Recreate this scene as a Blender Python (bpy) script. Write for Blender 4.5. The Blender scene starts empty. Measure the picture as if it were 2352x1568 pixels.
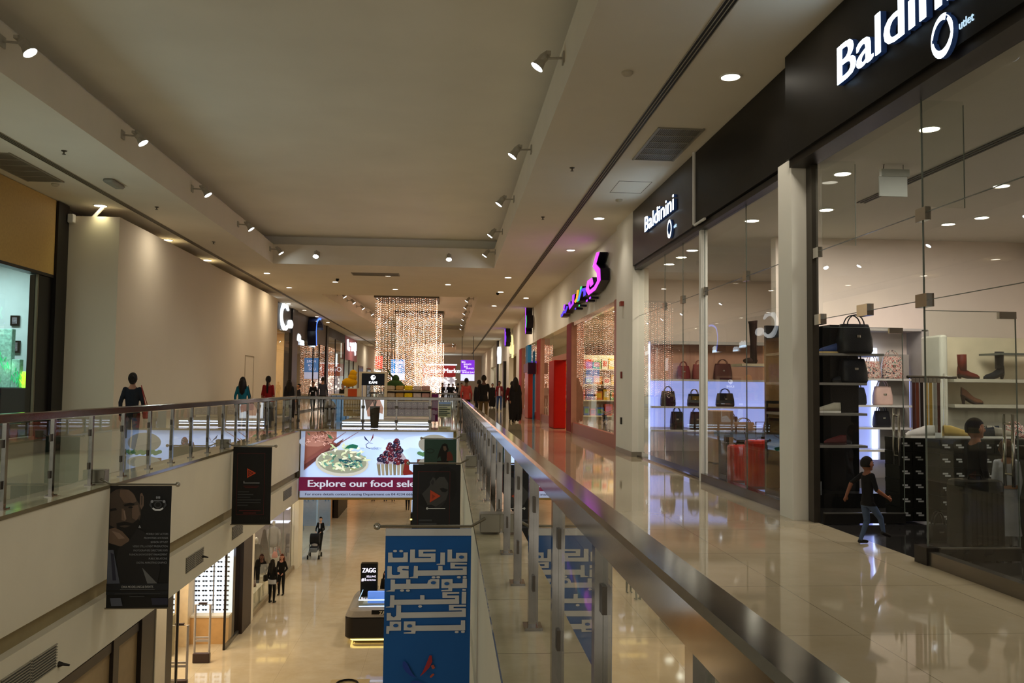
import bpy, math, random
import numpy as np
from math import sin, cos, pi, radians as R_
from mathutils import Matrix, Vector
random.seed(7)
# ------------------------------------------------------------------ camera
SC = bpy.context.scene
COL = SC.collection
FPX = 1950.0; EYE = 1.4
def _basis():
    v = np.array([(1029-1176)/FPX, -(887.5-784)/FPX, -1.0]); v /= np.linalg.norm(v)
    u = np.array([.015, 1, 0.0]); u -= v*(u@v); u /= np.linalg.norm(u)
    return np.array([np.cross(v, u), v, u])
CB = _basis()
cam_d = bpy.data.cameras.new('camera'); cam = bpy.data.objects.new('camera', cam_d); COL.objects.link(cam)
m4 = Matrix.Identity(4)
for i in range(3):
    for j in range(3): m4[i][j] = CB[i][j]
m4[2][3] = EYE
cam.matrix_world = m4
cam_d.sensor_width = 36.0; cam_d.lens = 36.0*FPX/2352; cam_d.clip_start = .05; cam_d.clip_end = 400
SC.camera = cam
def U(x, y, ax, val):                       # photograph point -> point on a world plane
    d = CB @ np.array([(x-1176)/FPX, -(y-784)/FPX, -1.0]); o = np.array([0, 0, EYE]); k = 'xyz'.index(ax)
    return o + (val-o[k])/d[k]*d
# ------------------------------------------------------------------ world, exposure
SC.view_settings.view_transform = 'Standard'; SC.view_settings.look = 'None'
SC.view_settings.exposure = 0.0; SC.view_settings.gamma = 1.0; SC.view_settings.use_curve_mapping = False
W = bpy.data.worlds.new('world'); SC.world = W; W.use_nodes = True
W.node_tree.nodes['Background'].inputs[0].default_value = (1.0, .94, .80, 1); W.node_tree.nodes['Background'].inputs[1].default_value = .8
WARM = (1.0, .86, .68); NEUT = (1.0, .93, .82); COOL = (.74, .88, 1.0)
def area(x, y, z, sx, sy, power, col, rot=(0, 0, 0), spread=180):  # unseen fill lamp, hidden from the camera and from reflections
    l = bpy.data.lights.new('lamp', 'AREA'); l.shape = 'RECTANGLE'; l.size = sx; l.size_y = sy; l.energy = power; l.color = col; l.spread = R_(spread)
    o = bpy.data.objects.new('lamp', l); COL.objects.link(o); o.location = (x, y, z); o.rotation_euler = rot; o.visible_camera = False; o.visible_glossy = False
    return o
# added fill lamps, unseen, in place of the mall's downlight rows on both floors
for y in (-3, 2, 8, 15, 22): area(3.0, y, 5.05, .5, .5, 31, NEUT)
for y in (4, 11.5): area(-6.4, y-1.5, 5.05, .4, .4, 64, (.78, .94, 1.0))
area(-6.1, 20, 5.05, .4, .4, 24, NEUT)
for y in (29, 32.5): 
    for x in (-6, -2, 2.2): area(x, y, 5.05, .4, .4, 42, WARM)
for y in (40, 48, 57, 67, 78, 90):
    for x in (-6.2, 2.5): area(x, y, 5.05, .5, .5, 80, WARM)
for y in (4, 10, 16, 22): area(-6.0, y, -2.24, .5, .5, 42, WARM)
for y in (30, 36, 43, 51, 60): 
    for x in (-5.2, -1.5, 1.2): area(x, y, -2.24, .5, .5, 70, (1., .89, .74))
# ------------------------------------------------------------------ materials
def s2l(c):
    return tuple((v/12.92 if v <= .04045 else ((v+.055)/1.055)**2.4) for v in c)
def hx(h):
    return s2l(tuple(int(h[i:i+2], 16)/255 for i in (0, 2, 4)))
MATS = {}
def M(name, h='808080', rough=.5, metal=0.0, emit=0.0, var=.04, sc=6.0, bump=0.0, spec=.4, ecol=None):
    if name in MATS: return MATS[name]
    m = bpy.data.materials.new(name); m.use_nodes = True; nt = m.node_tree; b = nt.nodes['Principled BSDF']
    c = hx(h)
    b.inputs['Roughness'].default_value = rough; b.inputs['Metallic'].default_value = metal
    b.inputs['Specular IOR Level'].default_value = spec
    n = nt.nodes.new('ShaderNodeTexNoise'); n.inputs['Scale'].default_value = sc; n.inputs['Detail'].default_value = 4
    tc = nt.nodes.new('ShaderNodeTexCoord'); nt.links.new(tc.outputs['Object'], n.inputs['Vector'])
    r = nt.nodes.new('ShaderNodeValToRGB'); nt.links.new(n.outputs['Fac'], r.inputs[0])
    r.color_ramp.elements[0].position = .3; r.color_ramp.elements[1].position = .7
    r.color_ramp.elements[0].color = tuple(max(0, v*(1-var*2)) for v in c)+(1,)
    r.color_ramp.elements[1].color = tuple(min(1, v*(1+var)) for v in c)+(1,)
    nt.links.new(r.outputs[0], b.inputs['Base Color'])
    if bump:
        bp = nt.nodes.new('ShaderNodeBump'); bp.inputs['Strength'].default_value = bump; bp.inputs['Distance'].default_value = .01
        nt.links.new(n.outputs['Fac'], bp.inputs['Height']); nt.links.new(bp.outputs[0], b.inputs['Normal'])
    if emit:
        b.inputs['Emission Color'].default_value = (hx(ecol) if ecol else c)+(1,); b.inputs['Emission Strength'].default_value = emit
    MATS[name] = m; return m
def tile_mat(name, h1, h2, hj, sx, sy, rough=.07, joint=.006, coord='Object', marble=.5, bumpy=0.0, offs=0.0):
    if name in MATS: return MATS[name]
    m = bpy.data.materials.new(name); m.use_nodes = True; nt = m.node_tree; L = nt.links; b = nt.nodes['Principled BSDF']
    tc = nt.nodes.new('ShaderNodeTexCoord')
    bk = nt.nodes.new('ShaderNodeTexBrick'); bk.offset = offs; bk.squash = 1.0
    bk.inputs['Scale'].default_value = 1.0; bk.inputs['Mortar Size'].default_value = joint; bk.inputs['Mortar Smooth'].default_value = .1
    bk.inputs['Brick Width'].default_value = sx; bk.inputs['Row Height'].default_value = sy; bk.inputs['Bias'].default_value = 0
    L.new(tc.outputs[coord], bk.inputs['Vector'])
    n = nt.nodes.new('ShaderNodeTexNoise'); n.inputs['Scale'].default_value = 1.6; n.inputs['Detail'].default_value = 7; n.inputs['Roughness'].default_value = .65
    L.new(tc.outputs[coord], n.inputs['Vector'])
    c1, c2, cj = hx(h1), hx(h2), hx(hj)
    mx = nt.nodes.new('ShaderNodeMix'); mx.data_type = 'RGBA'; mx.inputs[6].default_value = c1+(1,); mx.inputs[7].default_value = c2+(1,)
    mr = nt.nodes.new('ShaderNodeMapRange'); mr.inputs[1].default_value = .5-marble/2; mr.inputs[2].default_value = .5+marble/2
    L.new(n.outputs['Fac'], mr.inputs[0]); L.new(mr.outputs[0], mx.inputs[0])
    bk.inputs['Mortar'].default_value = cj+(1,)
    L.new(mx.outputs[2], bk.inputs['Color1']); L.new(mx.outputs[2], bk.inputs['Color2'])
    L.new(bk.outputs['Color'], b.inputs['Base Color'])
    b.inputs['Roughness'].default_value = rough
    if bumpy:
        n2 = nt.nodes.new('ShaderNodeTexNoise'); n2.inputs['Scale'].default_value = .9; L.new(tc.outputs[coord], n2.inputs['Vector'])
        bp = nt.nodes.new('ShaderNodeBump'); bp.inputs['Strength'].default_value = bumpy; bp.inputs['Distance'].default_value = .02
        L.new(n2.outputs['Fac'], bp.inputs['Height']); L.new(bp.outputs[0], b.inputs['Normal'])
    MATS[name] = m; return m
def glass_mat(name, tint='e8f4ee', refl=1.0, ior=1.5, rough=0.0):
    if name in MATS: return MATS[name]
    m = bpy.data.materials.new(name); m.use_nodes = True; nt = m.node_tree; nt.nodes.clear(); L = nt.links
    out = nt.nodes.new('ShaderNodeOutputMaterial'); tr = nt.nodes.new('ShaderNodeBsdfTransparent'); gl = nt.nodes.new('ShaderNodeBsdfGlossy')
    gl.inputs['Roughness'].default_value = rough; tr.inputs[0].default_value = hx(tint)+(1,); gl.inputs[0].default_value = (1, 1, 1, 1)
    fr = nt.nodes.new('ShaderNodeFresnel'); fr.inputs[0].default_value = ior
    mt = nt.nodes.new('ShaderNodeMath'); mt.operation = 'MULTIPLY'; mt.inputs[1].default_value = refl; L.new(fr.outputs[0], mt.inputs[0])
    ge = nt.nodes.new('ShaderNodeNewGeometry'); iv = nt.nodes.new('ShaderNodeMath'); iv.operation = 'SUBTRACT'; iv.inputs[0].default_value = 1; L.new(ge.outputs['Backfacing'], iv.inputs[1])
    m2 = nt.nodes.new('ShaderNodeMath'); m2.operation = 'MULTIPLY'; m2.use_clamp = True; L.new(mt.outputs[0], m2.inputs[0]); L.new(iv.outputs[0], m2.inputs[1]); mt = m2
    mx = nt.nodes.new('ShaderNodeMixShader'); L.new(mt.outputs[0], mx.inputs[0]); L.new(tr.outputs[0], mx.inputs[1]); L.new(gl.outputs[0], mx.inputs[2])
    L.new(mx.outputs[0], out.inputs[0]); MATS[name] = m; return m
def emis(name, h='808080', s=1.0): return M(name, h, .6, 0, s, var=0.0)
# ------------------------------------------------------------------ mesh helper
class MB:
    def __init__(s): s.v = []; s.f = []; s.m = []
    def add(s, vs, fs, mi=0):
        o = len(s.v); s.v += [tuple(map(float, p)) for p in vs]; s.f += [tuple(i+o for i in f) for f in fs]; s.m += [mi]*len(fs); return s
    def box(s, x0, y0, z0, x1, y1, z1, mi=0):
        x0, x1 = sorted((x0, x1)); y0, y1 = sorted((y0, y1)); z0, z1 = sorted((z0, z1))
        return s.add([(x0,y0,z0),(x1,y0,z0),(x1,y1,z0),(x0,y1,z0),(x0,y0,z1),(x1,y0,z1),(x1,y1,z1),(x0,y1,z1)],
                     [(0,3,2,1),(4,5,6,7),(0,1,5,4),(1,2,6,5),(2,3,7,6),(3,0,4,7)], mi)
    def cbox(s, cx, cy, z0, w, d, h, mi=0): return s.box(cx-w/2, cy-d/2, z0, cx+w/2, cy+d/2, z0+h, mi)
    def quad(s, a, b, c, d, mi=0): return s.add([a, b, c, d], [(0,1,2,3)], mi)
    def prism(s, poly, fn, a, b, mi=0):      # poly 2d, fn(u,v,w)->xyz, extruded w from a to b
        n = len(poly); vs = [fn(u, v, a) for u, v in poly]+[fn(u, v, b) for u, v in poly]
        return s.add(vs, [tuple(range(n))[::-1], tuple(range(n, 2*n))]+[(i, (i+1) % n, (i+1) % n+n, i+n) for i in range(n)], mi)
    def tube(s, pts, r, n=8, mi=0, cap=True):
        pts = [Vector(p) for p in pts]; rs = r if isinstance(r, (list, tuple)) else [r]*len(pts)
        vs = []; prev = None
        for i, p in enumerate(pts):
            t = (pts[min(i+1, len(pts)-1)]-pts[max(i-1, 0)]).normalized()
            if prev is None: a = t.orthogonal().normalized()
            else:
                a = prev-t*prev.dot(t); a = a.normalized() if a.length > 1e-6 else t.orthogonal().normalized()
            prev = a; b = t.cross(a)
            for k in range(n):
                th = 2*pi*k/n; vs.append(p+(a*cos(th)+b*sin(th))*rs[i])
        fs = []
        for i in range(len(pts)-1):
            for k in range(n): fs.append((i*n+k, i*n+(k+1) % n, (i+1)*n+(k+1) % n, (i+1)*n+k))
        if cap: fs += [tuple(range(n))[::-1], tuple(range((len(pts)-1)*n, len(pts)*n))]
        return s.add(vs, fs, mi)
    def lathe(s, prof, cx, cy, cz=0, n=20, mi=0, sx=1, sy=1):
        vs = []
        for r, z in prof:
            for k in range(n): vs.append((cx+r*sx*cos(2*pi*k/n), cy+r*sy*sin(2*pi*k/n), cz+z))
        fs = [(i*n+k, i*n+(k+1) % n, (i+1)*n+(k+1) % n, (i+1)*n+k) for i in range(len(prof)-1) for k in range(n)]
        fs += [tuple(range(n))[::-1], tuple(range((len(prof)-1)*n, len(prof)*n))]
        return s.add(vs, fs, mi)
    def ell(s, c, r, n=10, m=7, mi=0, f=None):
        vs = [(c[0], c[1], c[2]-r[2])]
        for i in range(1, m):
            ph = -pi/2+pi*i/m
            for k in range(n): vs.append((c[0]+r[0]*cos(ph)*cos(2*pi*k/n), c[1]+r[1]*cos(ph)*sin(2*pi*k/n), c[2]+r[2]*sin(ph)))
        vs.append((c[0], c[1], c[2]+r[2]))
        if f: vs = [f(*p) for p in vs]
        fs = [(0, 1+(k+1) % n, 1+k) for k in range(n)]
        for i in range(m-2):
            for k in range(n): fs.append((1+i*n+k, 1+i*n+(k+1) % n, 1+(i+1)*n+(k+1) % n, 1+(i+1)*n+k))
        b = 1+(m-2)*n; t = len(vs)-1
        fs += [(b+k, b+(k+1) % n, t) for k in range(n)]
        return s.add(vs, fs, mi)
    def rbox(s, x0, y0, z0, x1, y1, z1, r=.03, n=4, e=None, mi=0):   # rounded vertical edges, softened top and bottom
        e = r*.6 if e is None else e
        def ring(ins, z):
            out = []; rr = max(r-ins*.3, .001)
            for cx, cy, a0 in ((x1-r-0, y1-r, 0), (x0+r, y1-r, 90), (x0+r, y0+r, 180), (x1-r, y0+r, 270)):
                for k in range(n+1):
                    a = R_(a0+90*k/n); out.append((cx+(r-ins)*cos(a), cy+(r-ins)*sin(a), z))
            return out
        rings = [ring(min(e, r*.95), z0), ring(0, z0+e), ring(0, z1-e), ring(min(e*.3, r*.9), z1-e*.3), ring(min(e, r*.95), z1)]
        q = len(rings[0]); vs = [p for rg in rings for p in rg]
        fs = [(i*q+k, i*q+(k+1) % q, (i+1)*q+(k+1) % q, (i+1)*q+k) for i in range(len(rings)-1) for k in range(q)]
        fs += [tuple(range(q))[::-1], tuple(range((len(rings)-1)*q, len(rings)*q))]
        return s.add(vs, fs, mi)
    def build(s, name, mats, parent=None, label=None, cat=None, group=None, kind=None, world=True, smooth=False, origin=None):
        if not isinstance(mats, (list, tuple)): mats = [mats]
        off = Vector((0, 0, 0))
        if parent is not None and world: off = parent_world(parent)
        elif parent is None:
            if origin is not None: off = Vector(origin)
            elif kind != 'structure':
                a = np.array(s.v); lo, hi = a.min(0), a.max(0); off = Vector(((lo[0]+hi[0])/2, (lo[1]+hi[1])/2, lo[2]))
        me = bpy.data.meshes.new(name); me.from_pydata([(p[0]-off.x, p[1]-off.y, p[2]-off.z) for p in s.v], [], s.f)
        for mt in mats: me.materials.append(mt)
        if len(mats) > 1: me.polygons.foreach_set('material_index', s.m)
        if smooth: me.polygons.foreach_set('use_smooth', [True]*len(s.f))
        me.update()
        o = bpy.data.objects.new(name, me); COL.objects.link(o)
        if parent is not None: o.parent = parent
        else: o.location = off
        return tag(o, label, cat, group, kind)
def parent_world(p):
    v = Vector((0, 0, 0))
    while p is not None: v += Vector(p.location); p = p.parent
    return v
def tag(o, label=None, cat=None, group=None, kind=None):
    if label: o['label'] = label
    if cat: o['category'] = cat
    if group: o['group'] = group
    if kind: o['kind'] = kind
    return o
def thing(name, label, cat, loc=(0, 0, 0), rotz=0, group=None):
    o = bpy.data.objects.new(name, None); COL.objects.link(o); o.location = loc; o.rotation_euler = (0, 0, rotz); o.empty_display_size = .1
    return tag(o, label, cat, group)
def struct(name, mb, mats): return mb.build(name, mats, kind='structure')
def dup(root, loc=None, label=None, rotz=None, group=None, scale=None):
    def cp(o, par):
        c = o.copy(); COL.objects.link(c); c.parent = par
        for ch in list(o.children): cp(ch, c)
        return c
    r = cp(root, None)
    if loc is not None: r.location = loc
    if rotz is not None: r.rotation_euler = (0, 0, rotz)
    if scale: r.scale = scale
    if label: r['label'] = label
    if group: r['group'] = group
    return r
# ------------------------------------------------------------------ boards with printed artwork / lettering
TXT = {}
def text_mesh(st):
    if st not in TXT:
        c = bpy.data.curves.new('t', 'FONT'); c.body = st; c.size = 1; c.resolution_u = 3
        o = bpy.data.objects.new('t', c); COL.objects.link(o)
        me = bpy.data.meshes.new_from_object(o)
        vs = [tuple(v.co[:2]) for v in me.vertices]; fs = [tuple(p.vertices) for p in me.polygons]
        bpy.data.objects.remove(o); bpy.data.curves.remove(c); bpy.data.meshes.remove(me)
        TXT[st] = (vs, fs)
    return TXT[st]
class Board:
    def __init__(s, o, u, v, n):
        s.o = Vector(o); s.u = Vector(u).normalized(); s.w = Vector(v).normalized(); s.n = Vector(n).normalized(); s.mb = MB(); s.mats = []; s.d = .0015
    def P(s, u, v, d): return tuple(s.o+s.u*u+s.w*v+s.n*d)
    def mi(s, m):
        if m not in s.mats: s.mats.append(m)
        return s.mats.index(m)
    def poly(s, pts, m, th=None, d=None):
        s.d += .0006; d = s.d if d is None else d; k = s.mi(m)
        if th: s.mb.prism(pts, s.P, 0.0005, th, k)
        else: s.mb.add([s.P(u, v, d) for u, v in pts], [tuple(range(len(pts)))], k)
    def rect(s, u0, v0, u1, v1, m, th=None): s.poly([(u0, v0), (u1, v0), (u1, v1), (u0, v1)], m, th)
    def ell(s, cu, cv, ru, rv, m, a0=0, a1=360, th=None, n=24, rot=0):
        c, q = cos(R_(rot)), sin(R_(rot)); pts = []
        for i in range(n):
            a = R_(a0+(a1-a0)*i/(n if a1-a0 >= 360 else n-1)); x, y = ru*cos(a), rv*sin(a); pts.append((cu+x*c-y*q, cv+x*q+y*c))
        s.poly(pts, m, th)
    def ribbon(s, pts, w, m, th=None):
        ws = w if isinstance(w, (list, tuple)) else [w]*len(pts); L = []; Rr = []
        for i, (x, y) in enumerate(pts):
            a = pts[max(i-1, 0)]; b = pts[min(i+1, len(pts)-1)]; dx, dy = b[0]-a[0], b[1]-a[1]; l = math.hypot(dx, dy) or 1
            nx, ny = -dy/l*ws[i]/2, dx/l*ws[i]/2; L.append((x+nx, y+ny)); Rr.append((x-nx, y-ny))
        s.d += .0006; k = s.mi(m)
        for i in range(len(pts)-1):
            q = [Rr[i], Rr[i+1], L[i+1], L[i]]
            if th: s.mb.prism(q, s.P, .0005, th, k)
            else: s.mb.add([s.P(u, v, s.d) for u, v in q], [(0, 1, 2, 3)], k)
    def text(s, st, u, v, size, m, align='l', wid=None, th=None, bold=0, flip=False):
        vs, fs = text_mesh(st); xs = [p[0] for p in vs]; x0, x1 = min(xs), max(xs); sx = size if wid is None else wid
        W_ = (x1-x0)*sx; ou = u if align == 'l' else (u-W_/2 if align == 'c' else u-W_)
        s.d += .0006; k = s.mi(m)
        for bx in ([0] if not bold else [-bold/2, 0, bold/2]):
            def f(p): return ((ou+(p[0]-x0)*sx+bx), v+p[1]*size)
            if th:
                for q in fs: s.mb.prism([f(vs[i]) for i in q], s.P, .0005, th+abs(bx)*.01, k)
            else: s.mb.add([s.P(*f(p), s.d) for p in vs], fs, k)
            s.d += .00005
    def build(s, name, parent=None, **k): return s.mb.build(name, s.mats, parent, **k)
ORD = ['nearest', 'second nearest', 'third nearest', 'fourth nearest', 'fifth nearest', 'sixth nearest', 'seventh nearest', 'eighth nearest', 'ninth nearest', 'tenth nearest', 'eleventh nearest', 'twelfth nearest', 'thirteenth nearest', 'fourteenth nearest']
# ================================================================== the building shell
plaster = M('cream_plaster', 'd6cbb2', .75, var=.015, sc=2); plaster_w = M('white_plaster', 'e0dacb', .7, var=.015, sc=2)
plaster_y = M('yellow_trim', 'b9a25c', .6); soffit = M('soffit_paint', 'ded5c3', .8, var=.015, sc=1.5); coffer_m = M('coffer_paint', 'ebe6d8', .85, var=.03, sc=.6)
stripe_m = M('fascia_groove', '8d7c58', .7, var=.04); black_m = M('black_panel', '12100d', .45, var=.1, spec=.2); dark_m = M('dark_bronze', '1d1611', .4)
steel = M('brushed_steel', '8c8884', .12, 1.0, var=.06, sc=12); chrome = M('chrome', 'c9c6c0', .12, 1.0, var=.02); white_m = M('white_paint', 'e6e2d8', .5, var=.01)
floor_m = tile_mat('polished_beige_tile', 'a89a80', '99896b', '776a52', 1.2, 1.2, .045, .003, bumpy=.012)
lfloor_m = tile_mat('polished_sand_tile', 'b3a58c', 'a39274', '857860', 2.4, 2.4, .05, .003, bumpy=.02)
ledge_m = tile_mat('mottled_marble', 'b3a686', '96886a', '6c6048', 1.15, 1.13, .12, .004, marble=.35)
darkfloor = tile_mat('dark_stone_tile', '2a2724', '1e1c1a', '0c0b0a', .6, .6, .08, .004)
glass = glass_mat('clear_glass', 'f6faf8', 1.7); rglass = glass_mat('railing_glass', 'f6faf8', 1.7); sglass = glass_mat('shop_glass', 'fafcfa', .85)
lamp_w = emis('lamp_white', 'fff6e4', 14); lamp_c = emis('lamp_cool', 'e8f6ff', 40); black_em = black_m
VX0, VX1, VY1 = -4.62, .30, 27.3      # the atrium opening
FAR = 104.0
s = MB(); s.box(VX1+.3, -6, -.12, 3.95, VY1+.25, 0); s.box(-8.0, -6, -.12, VX0-.3, VY1+.25, 0); s.box(-8.0, VY1+.25, -.12, 4.1, FAR, 0); s.box(VX0, -6, -.12, VX1, -.9, 0)
struct('floor', s, floor_m)
s = MB(); s.box(3.95, -2, -.12, 11, 19.2, -.002); struct('floor_dark_shop', s, darkfloor)
s = MB(); s.box(4.1, 19.2, -.12, 14, FAR, -.002); s.box(-14, -6, -.12, -8.0, FAR, -.002); struct('floor_shops', s, floor_m)
s = MB(); s.box(-15, -8, -7.15, 8, 84, -7); struct('floor_lower', s, lfloor_m)
# marble ledge along the edges of the opening
s = MB(); s.box(VX1-.02, -6, -.04, VX1+.36, VY1-.02, .006); s.box(VX0-.36, -6, -.04, VX0+.02, VY1-.02, .006); s.box(VX0-.36, VY1-.02, -.04, VX1+.36, VY1+.3, .006); struct('trim_1', s, ledge_m)
# slab edges: cream band, grooved strip, lower band with soffit
def slab_edge(x0, dirx, y0, y1, name):
    s = MB(); s.box(x0, y0, -1.28, x0-dirx*.25, y1, -.035); s.box(x0-dirx*.12, y0, -1.52, x0-dirx*.25, y1, -1.28, 1); s.box(x0, y0, -2.2, x0-dirx*.25, y1, -1.52)
    struct(name, s, [plaster, stripe_m])
slab_edge(VX0, 1, -6, VY1+.3, 'wall_left_slab'); slab_edge(VX1, -1, -6, VY1+.3, 'wall_right_slab')
s = MB(); s.box(VX0, VY1+.02, -2.2, VX1, VY1+.3, -.05); struct('wall_back_slab', s, plaster_y)
s = MB(); s.box(-15, -6, -2.2, VX0-.25, VY1+.3, -2.12); s.box(VX1+.25, -6, -2.2, 8, VY1+.3, -2.12); s.box(-15, VY1+.3, -2.2, 8, 84, -2.12); s.box(VX0, -6, -2.2, VX1, -.9, -2.12)
struct('ceiling_lower', s, soffit)
# upper ceiling with three coffers
CZ = 5.1
def coffer(poly, name):
    s = MB(); n = len(poly); cx = sum(p[0] for p in poly)/n; cy = sum(p[1] for p in poly)/n
    def out(p, d): return (p[0]+(d if p[0] > cx else -d), p[1]+(d if p[1] > cy else -d))
    lip = [out(p, 0) for p in poly]; o2 = [out(p, .35) for p in poly]
    for i in range(n):
        a, b = lip[i], lip[(i+1) % n]; c, d = o2[i], o2[(i+1) % n]
        s.quad((a[0], a[1], CZ), (b[0], b[1], CZ), (b[0], b[1], 5.7), (a[0], a[1], 5.7), 0)
        s.quad((a[0], a[1], 5.7), (b[0], b[1], 5.7), (d[0], d[1], 5.7), (c[0], c[1], 5.7), 0)
        s.quad((c[0], c[1], 5.7), (d[0], d[1], 5.7), (d[0], d[1], 6.0), (c[0], c[1], 6.0), 1)
    s.add([(p[0], p[1], 6.0) for p in o2], [tuple(range(n))], 1)
    struct(name, s, [soffit, coffer_m])
C1 = [(-5.4, -4), (1.38, -4), (1.38, 26.3), (-5.4, 26.3)]; C2 = [(-5.2, 35), (1.18, 35), (1.1, 64), (-3.9, 64)]; C3 = [(-3.7, 73), (.75, 73), (.72, 92), (-3.6, 92)]
coffer(C1, 'ceiling_coffer_1'); coffer(C2, 'ceiling_coffer_2'); coffer(C3, 'ceiling_coffer_3')
s = MB()
def cq(*p): s.add([(x, y, CZ) for x, y in p], [(0, 1, 2, 3)])
def cring(poly, x0, x1, y0, y1):
    a, b, c, d = poly; cq((x0, y0), (x1, y0), b, a); cq((x1, y0), (x1, y1), c, b); cq((x1, y1), (x0, y1), d, c); cq((x0, y1), (x0, y0), a, d)
cring(C1, -8.3, 4.3, -7, 30); cring(C2, -8.3, 4.3, 30, 68); cring(C3, -8.3, 4.3, 68, FAR)
struct('ceiling', s, soffit)
# shop ceilings, party walls
s = MB(); s.box(3.98, -2, 3.9, 11, 19.2, 4.0); s.box(4.2, 19.2, 3.9, 14, 60, 4.0); s.box(-14, 5, 4.0, -8.2, 19, 4.1); struct('ceiling_shops', s, M('shop_ceiling', 'cfc9bd', .8, var=.01))
pinkw = M('warm_white_wall', 'e3d4c6', .7, var=.01)
s = MB(); s.box(5.3, 13.4, 0, 11, 13.6, 3.9); s.box(4.1, 19.0, 0, 11, 19.2, 3.9); s.box(9.6, -2, 0, 9.8, 19.2, 3.9); s.box(3.9, -2.2, 0, 9.8, -2, 5.1); struct('wall_right_shop', s, pinkw)
# wall piece between the bag shop and the toy shop
s = MB(); s.box(3.80, 17.35, 0, 4.14, 19.05, CZ); struct('wall_right_pier', s, plaster_w)
s = MB(); s.box(3.785, 17.34, 0, 4.0, 19.0, .1); struct('baseboard_right', s, M('stone_skirting', '7d7566', .3))
# white column beside the shop door
c = MB(); c.box(3.75, 9.02, 0, 4.02, 9.40, 3.96); struct('column_right', c, plaster_w)
# left side walls
for q in ((-8.35, 18.3, 0, -8.15, 37, CZ), (-14.2, -6, 0, -14, 40, 5.1), (-14, 4.8, 0, -8.25, 4.98, 5.1)): s = MB(); s.box(*q); struct('wall_left', s, M('dim_wall', '6b6356', .8))
# lower storey walls
s = MB(); s.box(2.6, -6, -7, 2.8, 84, -2.2); s.box(-15, 80, -7, 8, 80.3, -2.2); s.box(-15, -8, -7, -14.8, 84, -2.2); struct('wall_lower', s, plaster)
s = MB(); s.box(-15, 84, -2.2, 8, 84.3, 0); s.box(-8.3, FAR, 0, 14, FAR+.3, 6); struct('wall_back', s, plaster)
# linear diffusers in the ceiling
slot_d = M('slot_black', '0c0b09', .6); slot_w = M('slot_rail', '9c927d', .5)
for x, lab, y0, y1 in ((2.63, 'long black triple slot air diffuser in the ceiling above the right walkway', -4, 96), (-6.75, 'long black triple slot air diffuser in the ceiling above the left walkway', 2, 96)):
    t = thing('slot_diffuser', lab, 'ceiling vent', (x, 20, CZ-.012))
    b = MB()
    for k in (-1.5, -.5, .5, 1.5): b.box(x+k*.042-.005, y0, CZ-.012, x+k*.042+.005, y1, CZ-.001)
    b.build('slot_frame', slot_w, t); b = MB()
    for k in (-1, 0, 1): b.box(x+k*.042-.014, y0, CZ-.006, x+k*.042+.014, y1, CZ-.002)
    b.build('slot', slot_d, t)
# ceiling grilles
def grille(cx, cy, w, d, lab, rows=5):
    t = thing('ceiling_grille', lab, 'ceiling vent', (cx, cy, CZ-.02))
    MB().box(cx-w/2, cy-d/2, CZ-.006, cx+w/2, cy+d/2, CZ-.001).build('backing', M('grille_dark', '4a463f', .7), t)
    b = MB(); b.box(cx-w/2-.03, cy-d/2-.03, CZ-.02, cx-w/2, cy+d/2+.03, CZ); b.box(cx+w/2, cy-d/2-.03, CZ-.02, cx+w/2+.03, cy+d/2+.03, CZ)
    for k in range(rows+1):
        y = cy-d/2+d*k/rows; b.box(cx-w/2, y-.012, CZ-.02, cx+w/2, y+.012, CZ)
    n = int(w/.028)
    for k in range(n): x = cx-w/2+w*(k+.5)/n; b.box(x-.0045, cy-d/2, CZ-.014, x+.0045, cy+d/2, CZ-.004)
    b.build('frame', M('grille_paint', '8f8877', .5), t)
grille(3.25, 12.5, .62, 1.65, 'square grey slatted grille in the ceiling beside the right slot diffuser'); grille(-7.45, 15.1, .6, 1.9, 'grey slatted grille in the ceiling at the left edge of the photo')
grille(-2.45, 28.3, 1.5, .6, 'wide five section grille in the ceiling just beyond the large coffer', 1)
# downlights
def downlight(x, y, r, lab, energy=0, z=CZ, col=NEUT):
    t = thing('downlight', lab, 'ceiling light', (x, y, z-.02))
    b = MB(); n = 20
    for k in range(n):
        a, c2 = 2*pi*k/n, 2*pi*(k+1)/n
        for r0, r1, z0, z1 in ((r, r*1.18, z-.012, z-.012), (r*1.18, r*1.18, z-.012, z), (r, r, z-.012, z-.004)):
            b.quad((x+r0*cos(a), y+r0*sin(a), z0), (x+r1*cos(a), y+r1*sin(a), z1), (x+r1*cos(c2), y+r1*sin(c2), z1), (x+r0*cos(c2), y+r0*sin(c2), z0))
    b.build('trim_ring', white_m, t)
    MB().lathe([(r, -.005), (r*.9, -.002)], x, y, z, 20).build('diffuser', lamp_w, t)
    if energy:
        l = bpy.data.lights.new('lamp', 'SPOT'); l.energy = energy; l.spot_size = R_(110); l.spot_blend = .9; l.color = col; l.shadow_soft_size = .07
        o = bpy.data.objects.new('lamp', l); COL.objects.link(o); o.parent = t
    return t
for k, (px, py) in enumerate([(1678, 176), (1376, 501), (1311, 574), (1167, 637), (1150, 670), (1208, 684), (1135, 702)]):
    p = U(px, py, 'z', CZ); downlight(p[0], p[1], .11, ['large round downlight near the top right, beside the black shop fascia', 'round downlight beside the right slot diffuser, before the bag shop pier', 'flat looking downlight above the near end of the toy shop', 'small downlight above the right walkway, left of the slot diffuser', 'small downlight low in the ceiling left of the right slot diffuser', 'small downlight above the toy shop front, middle of its row', 'far downlight above the right walkway near the slot diffuser'][k], 60 if k < 2 else 0)
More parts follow.
